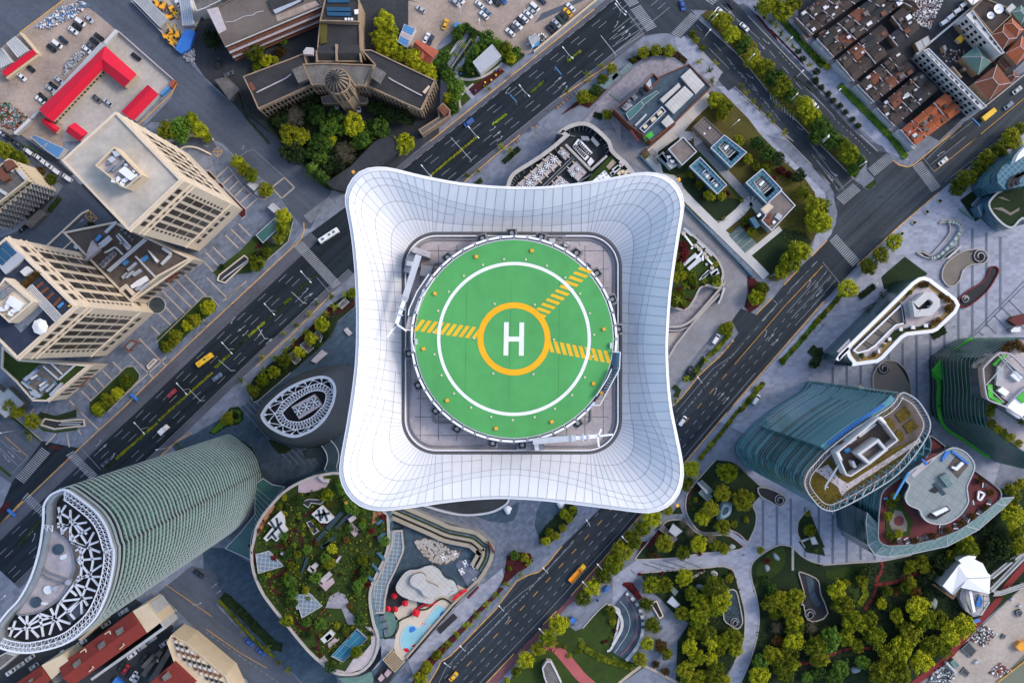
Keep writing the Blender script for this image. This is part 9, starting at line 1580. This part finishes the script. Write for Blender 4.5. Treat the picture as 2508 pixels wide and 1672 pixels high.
t=gable('apartment_row','second red-roofed apartment row at the bottom left corner','04 455,1372 570,1530 60,1900 -40,1720',18,21,'tile_red','cream','building',None,.2);unit(t,'04 460,1370 690,1250 780,1340 570,1525',0,18.5,'cream','end_block');unit(t,'04 310,1540 355,1515 360,1545 320,1568',19,2,'worn_roof','dormer');unit(t,'04 575,1525 740,1400 780,1440 600,1600',0,16,'worn_roof','gallery')
t,P=bld('apartment_block','apartment block with yellow balconies at the bottom edge','04 1900,1030 2060,1110 2500,1480 2600,1700 1620,1700 1930,1335 1850,1110',18,'cream','cream',.7,.4)
unit(t,'04 1640,1580 1925,1338 2160,1560 2000,1760',18,2.5,'tile_red','red_roof');unit(t,'04 1790,1500 1850,1445 1885,1510 1820,1550',20.5,2,'worn_roof','dormer')
for k in range(6):
 for j in range(9):p=(1945+62*j+8*k,1110+52*j+36*k-60+20);MB().box(W(px('04 %d,%d'%p)[0],18),1.5,.8,18,18.9,-.7).build('balcony',('tile_brown','beige_stone','window_dark','white_wall')[(k+j)%4],t)
tag(MB().prism(ws('04 2125,1225 2150,1215 2190,1250 2150,1285',14),12,14).build('blue_tank','tarp_blue'),'bright blue tank on the yellow balcony block','tank')
for s,lab in(('04 1555,1385 1690,1245 1770,1280 1600,1410','dark flat shed roof in the apartment court'),('04 1560,1470 1760,1200 1800,1230 1600,1500','long dark slatted shed row in the apartment court'),('04 1690,1290 1760,1290 1760,1340 1700,1340','small tan shed in the apartment court'),('04 1640,1540 1860,1180 1900,1220 1700,1568','second dark slatted shed row in the apartment court')):
 t,P=bld('court_shed',lab,s,3.5,'worn_roof','worn_roof' if 'dark' in lab else 'cream',.2,.25,cat='shed')
tag(MB().prism(ws('04 1235,1568 1280,1505 1350,1560 1340,1600',3),.2,3).build('tarpaulin','tarp_blue'),'blue tarpaulin in the apartment court','tarpaulin')
t,P=bld('apartment_row','pale apartment row peeking out below the crescent tower rim','04 870,1085 1110,885 1135,895 900,1105',10,'cream','cream',.3,.3);t,P=bld('apartment_row','low mixed-roof row under the crescent tower tip','04 -60,1300 60,1230 180,1260 -60,1460',10,'white_wall','worn_roof',.3,.3)
lay('bike_lot','04 1740,600 1960,790 1840,940 1660,680','court',4);lay('corner_pavement','04 2080,890 2350,1130 2350,1300 1900,1000 1980,800','grey_paving',4);lay('red_carpet','03 545,440 680,450 680,490 550,470','soil_red',6);lay('red_carpet','03 80,1050 125,1090 -20,1240 -40,1180','soil_red',6)
for s,lab in(('03 80,1150 165,1220','blue hoarding panel by the southwest kerb'),('02 1440,1370 1520,1435','blue hoarding panel by the west road kerb')):wall_line(s,1.5,1.0,'tarp_blue',lab,'hoarding')
# camera, sun, sky
finish_labels()
for o in bpy.data.objects:
 if '_o' in o:del o['_o']
sc=bpy.context.scene
cam=bpy.data.cameras.new('camera');co=bpy.data.objects.new('camera',cam);C.objects.link(co);co.location=(0,0,H);co.rotation_euler=(0,0,0)
cam.sensor_width=36;cam.lens=36*H/(2508*K);cam.clip_start=1;cam.clip_end=3000;sc.camera=co
EL,AZ=math.radians(42),math.radians(18)
sd=bpy.data.lights.new('sun','SUN');sd.energy=.6;sd.angle=math.radians(12);sd.color=(1.0,.88,.76)
so=bpy.data.objects.new('sun',sd);C.objects.link(so)
so.rotation_euler=Vector((math.cos(AZ)*math.cos(EL),math.sin(AZ)*math.cos(EL),math.sin(EL))).to_track_quat('Z','Y').to_euler()
w=bpy.data.worlds.new('World');sc.world=w;w.use_nodes=True;nt=w.node_tree
sky=nt.nodes.new('ShaderNodeTexSky');sky.sky_type='NISHITA';sky.sun_disc=False;sky.sun_elevation=EL;sky.sun_rotation=math.pi/2-AZ;sky.dust_density=2.0;sky.ozone_density=1.0
bg=nt.nodes['Background'];bg.inputs['Strength'].default_value=.15;nt.links.new(sky.outputs[0],bg.inputs['Color'])
sc.view_settings.view_transform='Standard';sc.view_settings.look='None';sc.view_settings.gamma=1;sc.view_settings.exposure=.95
sc.cycles.max_bounces=4;sc.cycles.diffuse_bounces=2;sc.cycles.glossy_bounces=2;sc.cycles.transparent_max_bounces=6
sc.cycles.use_denoising=True
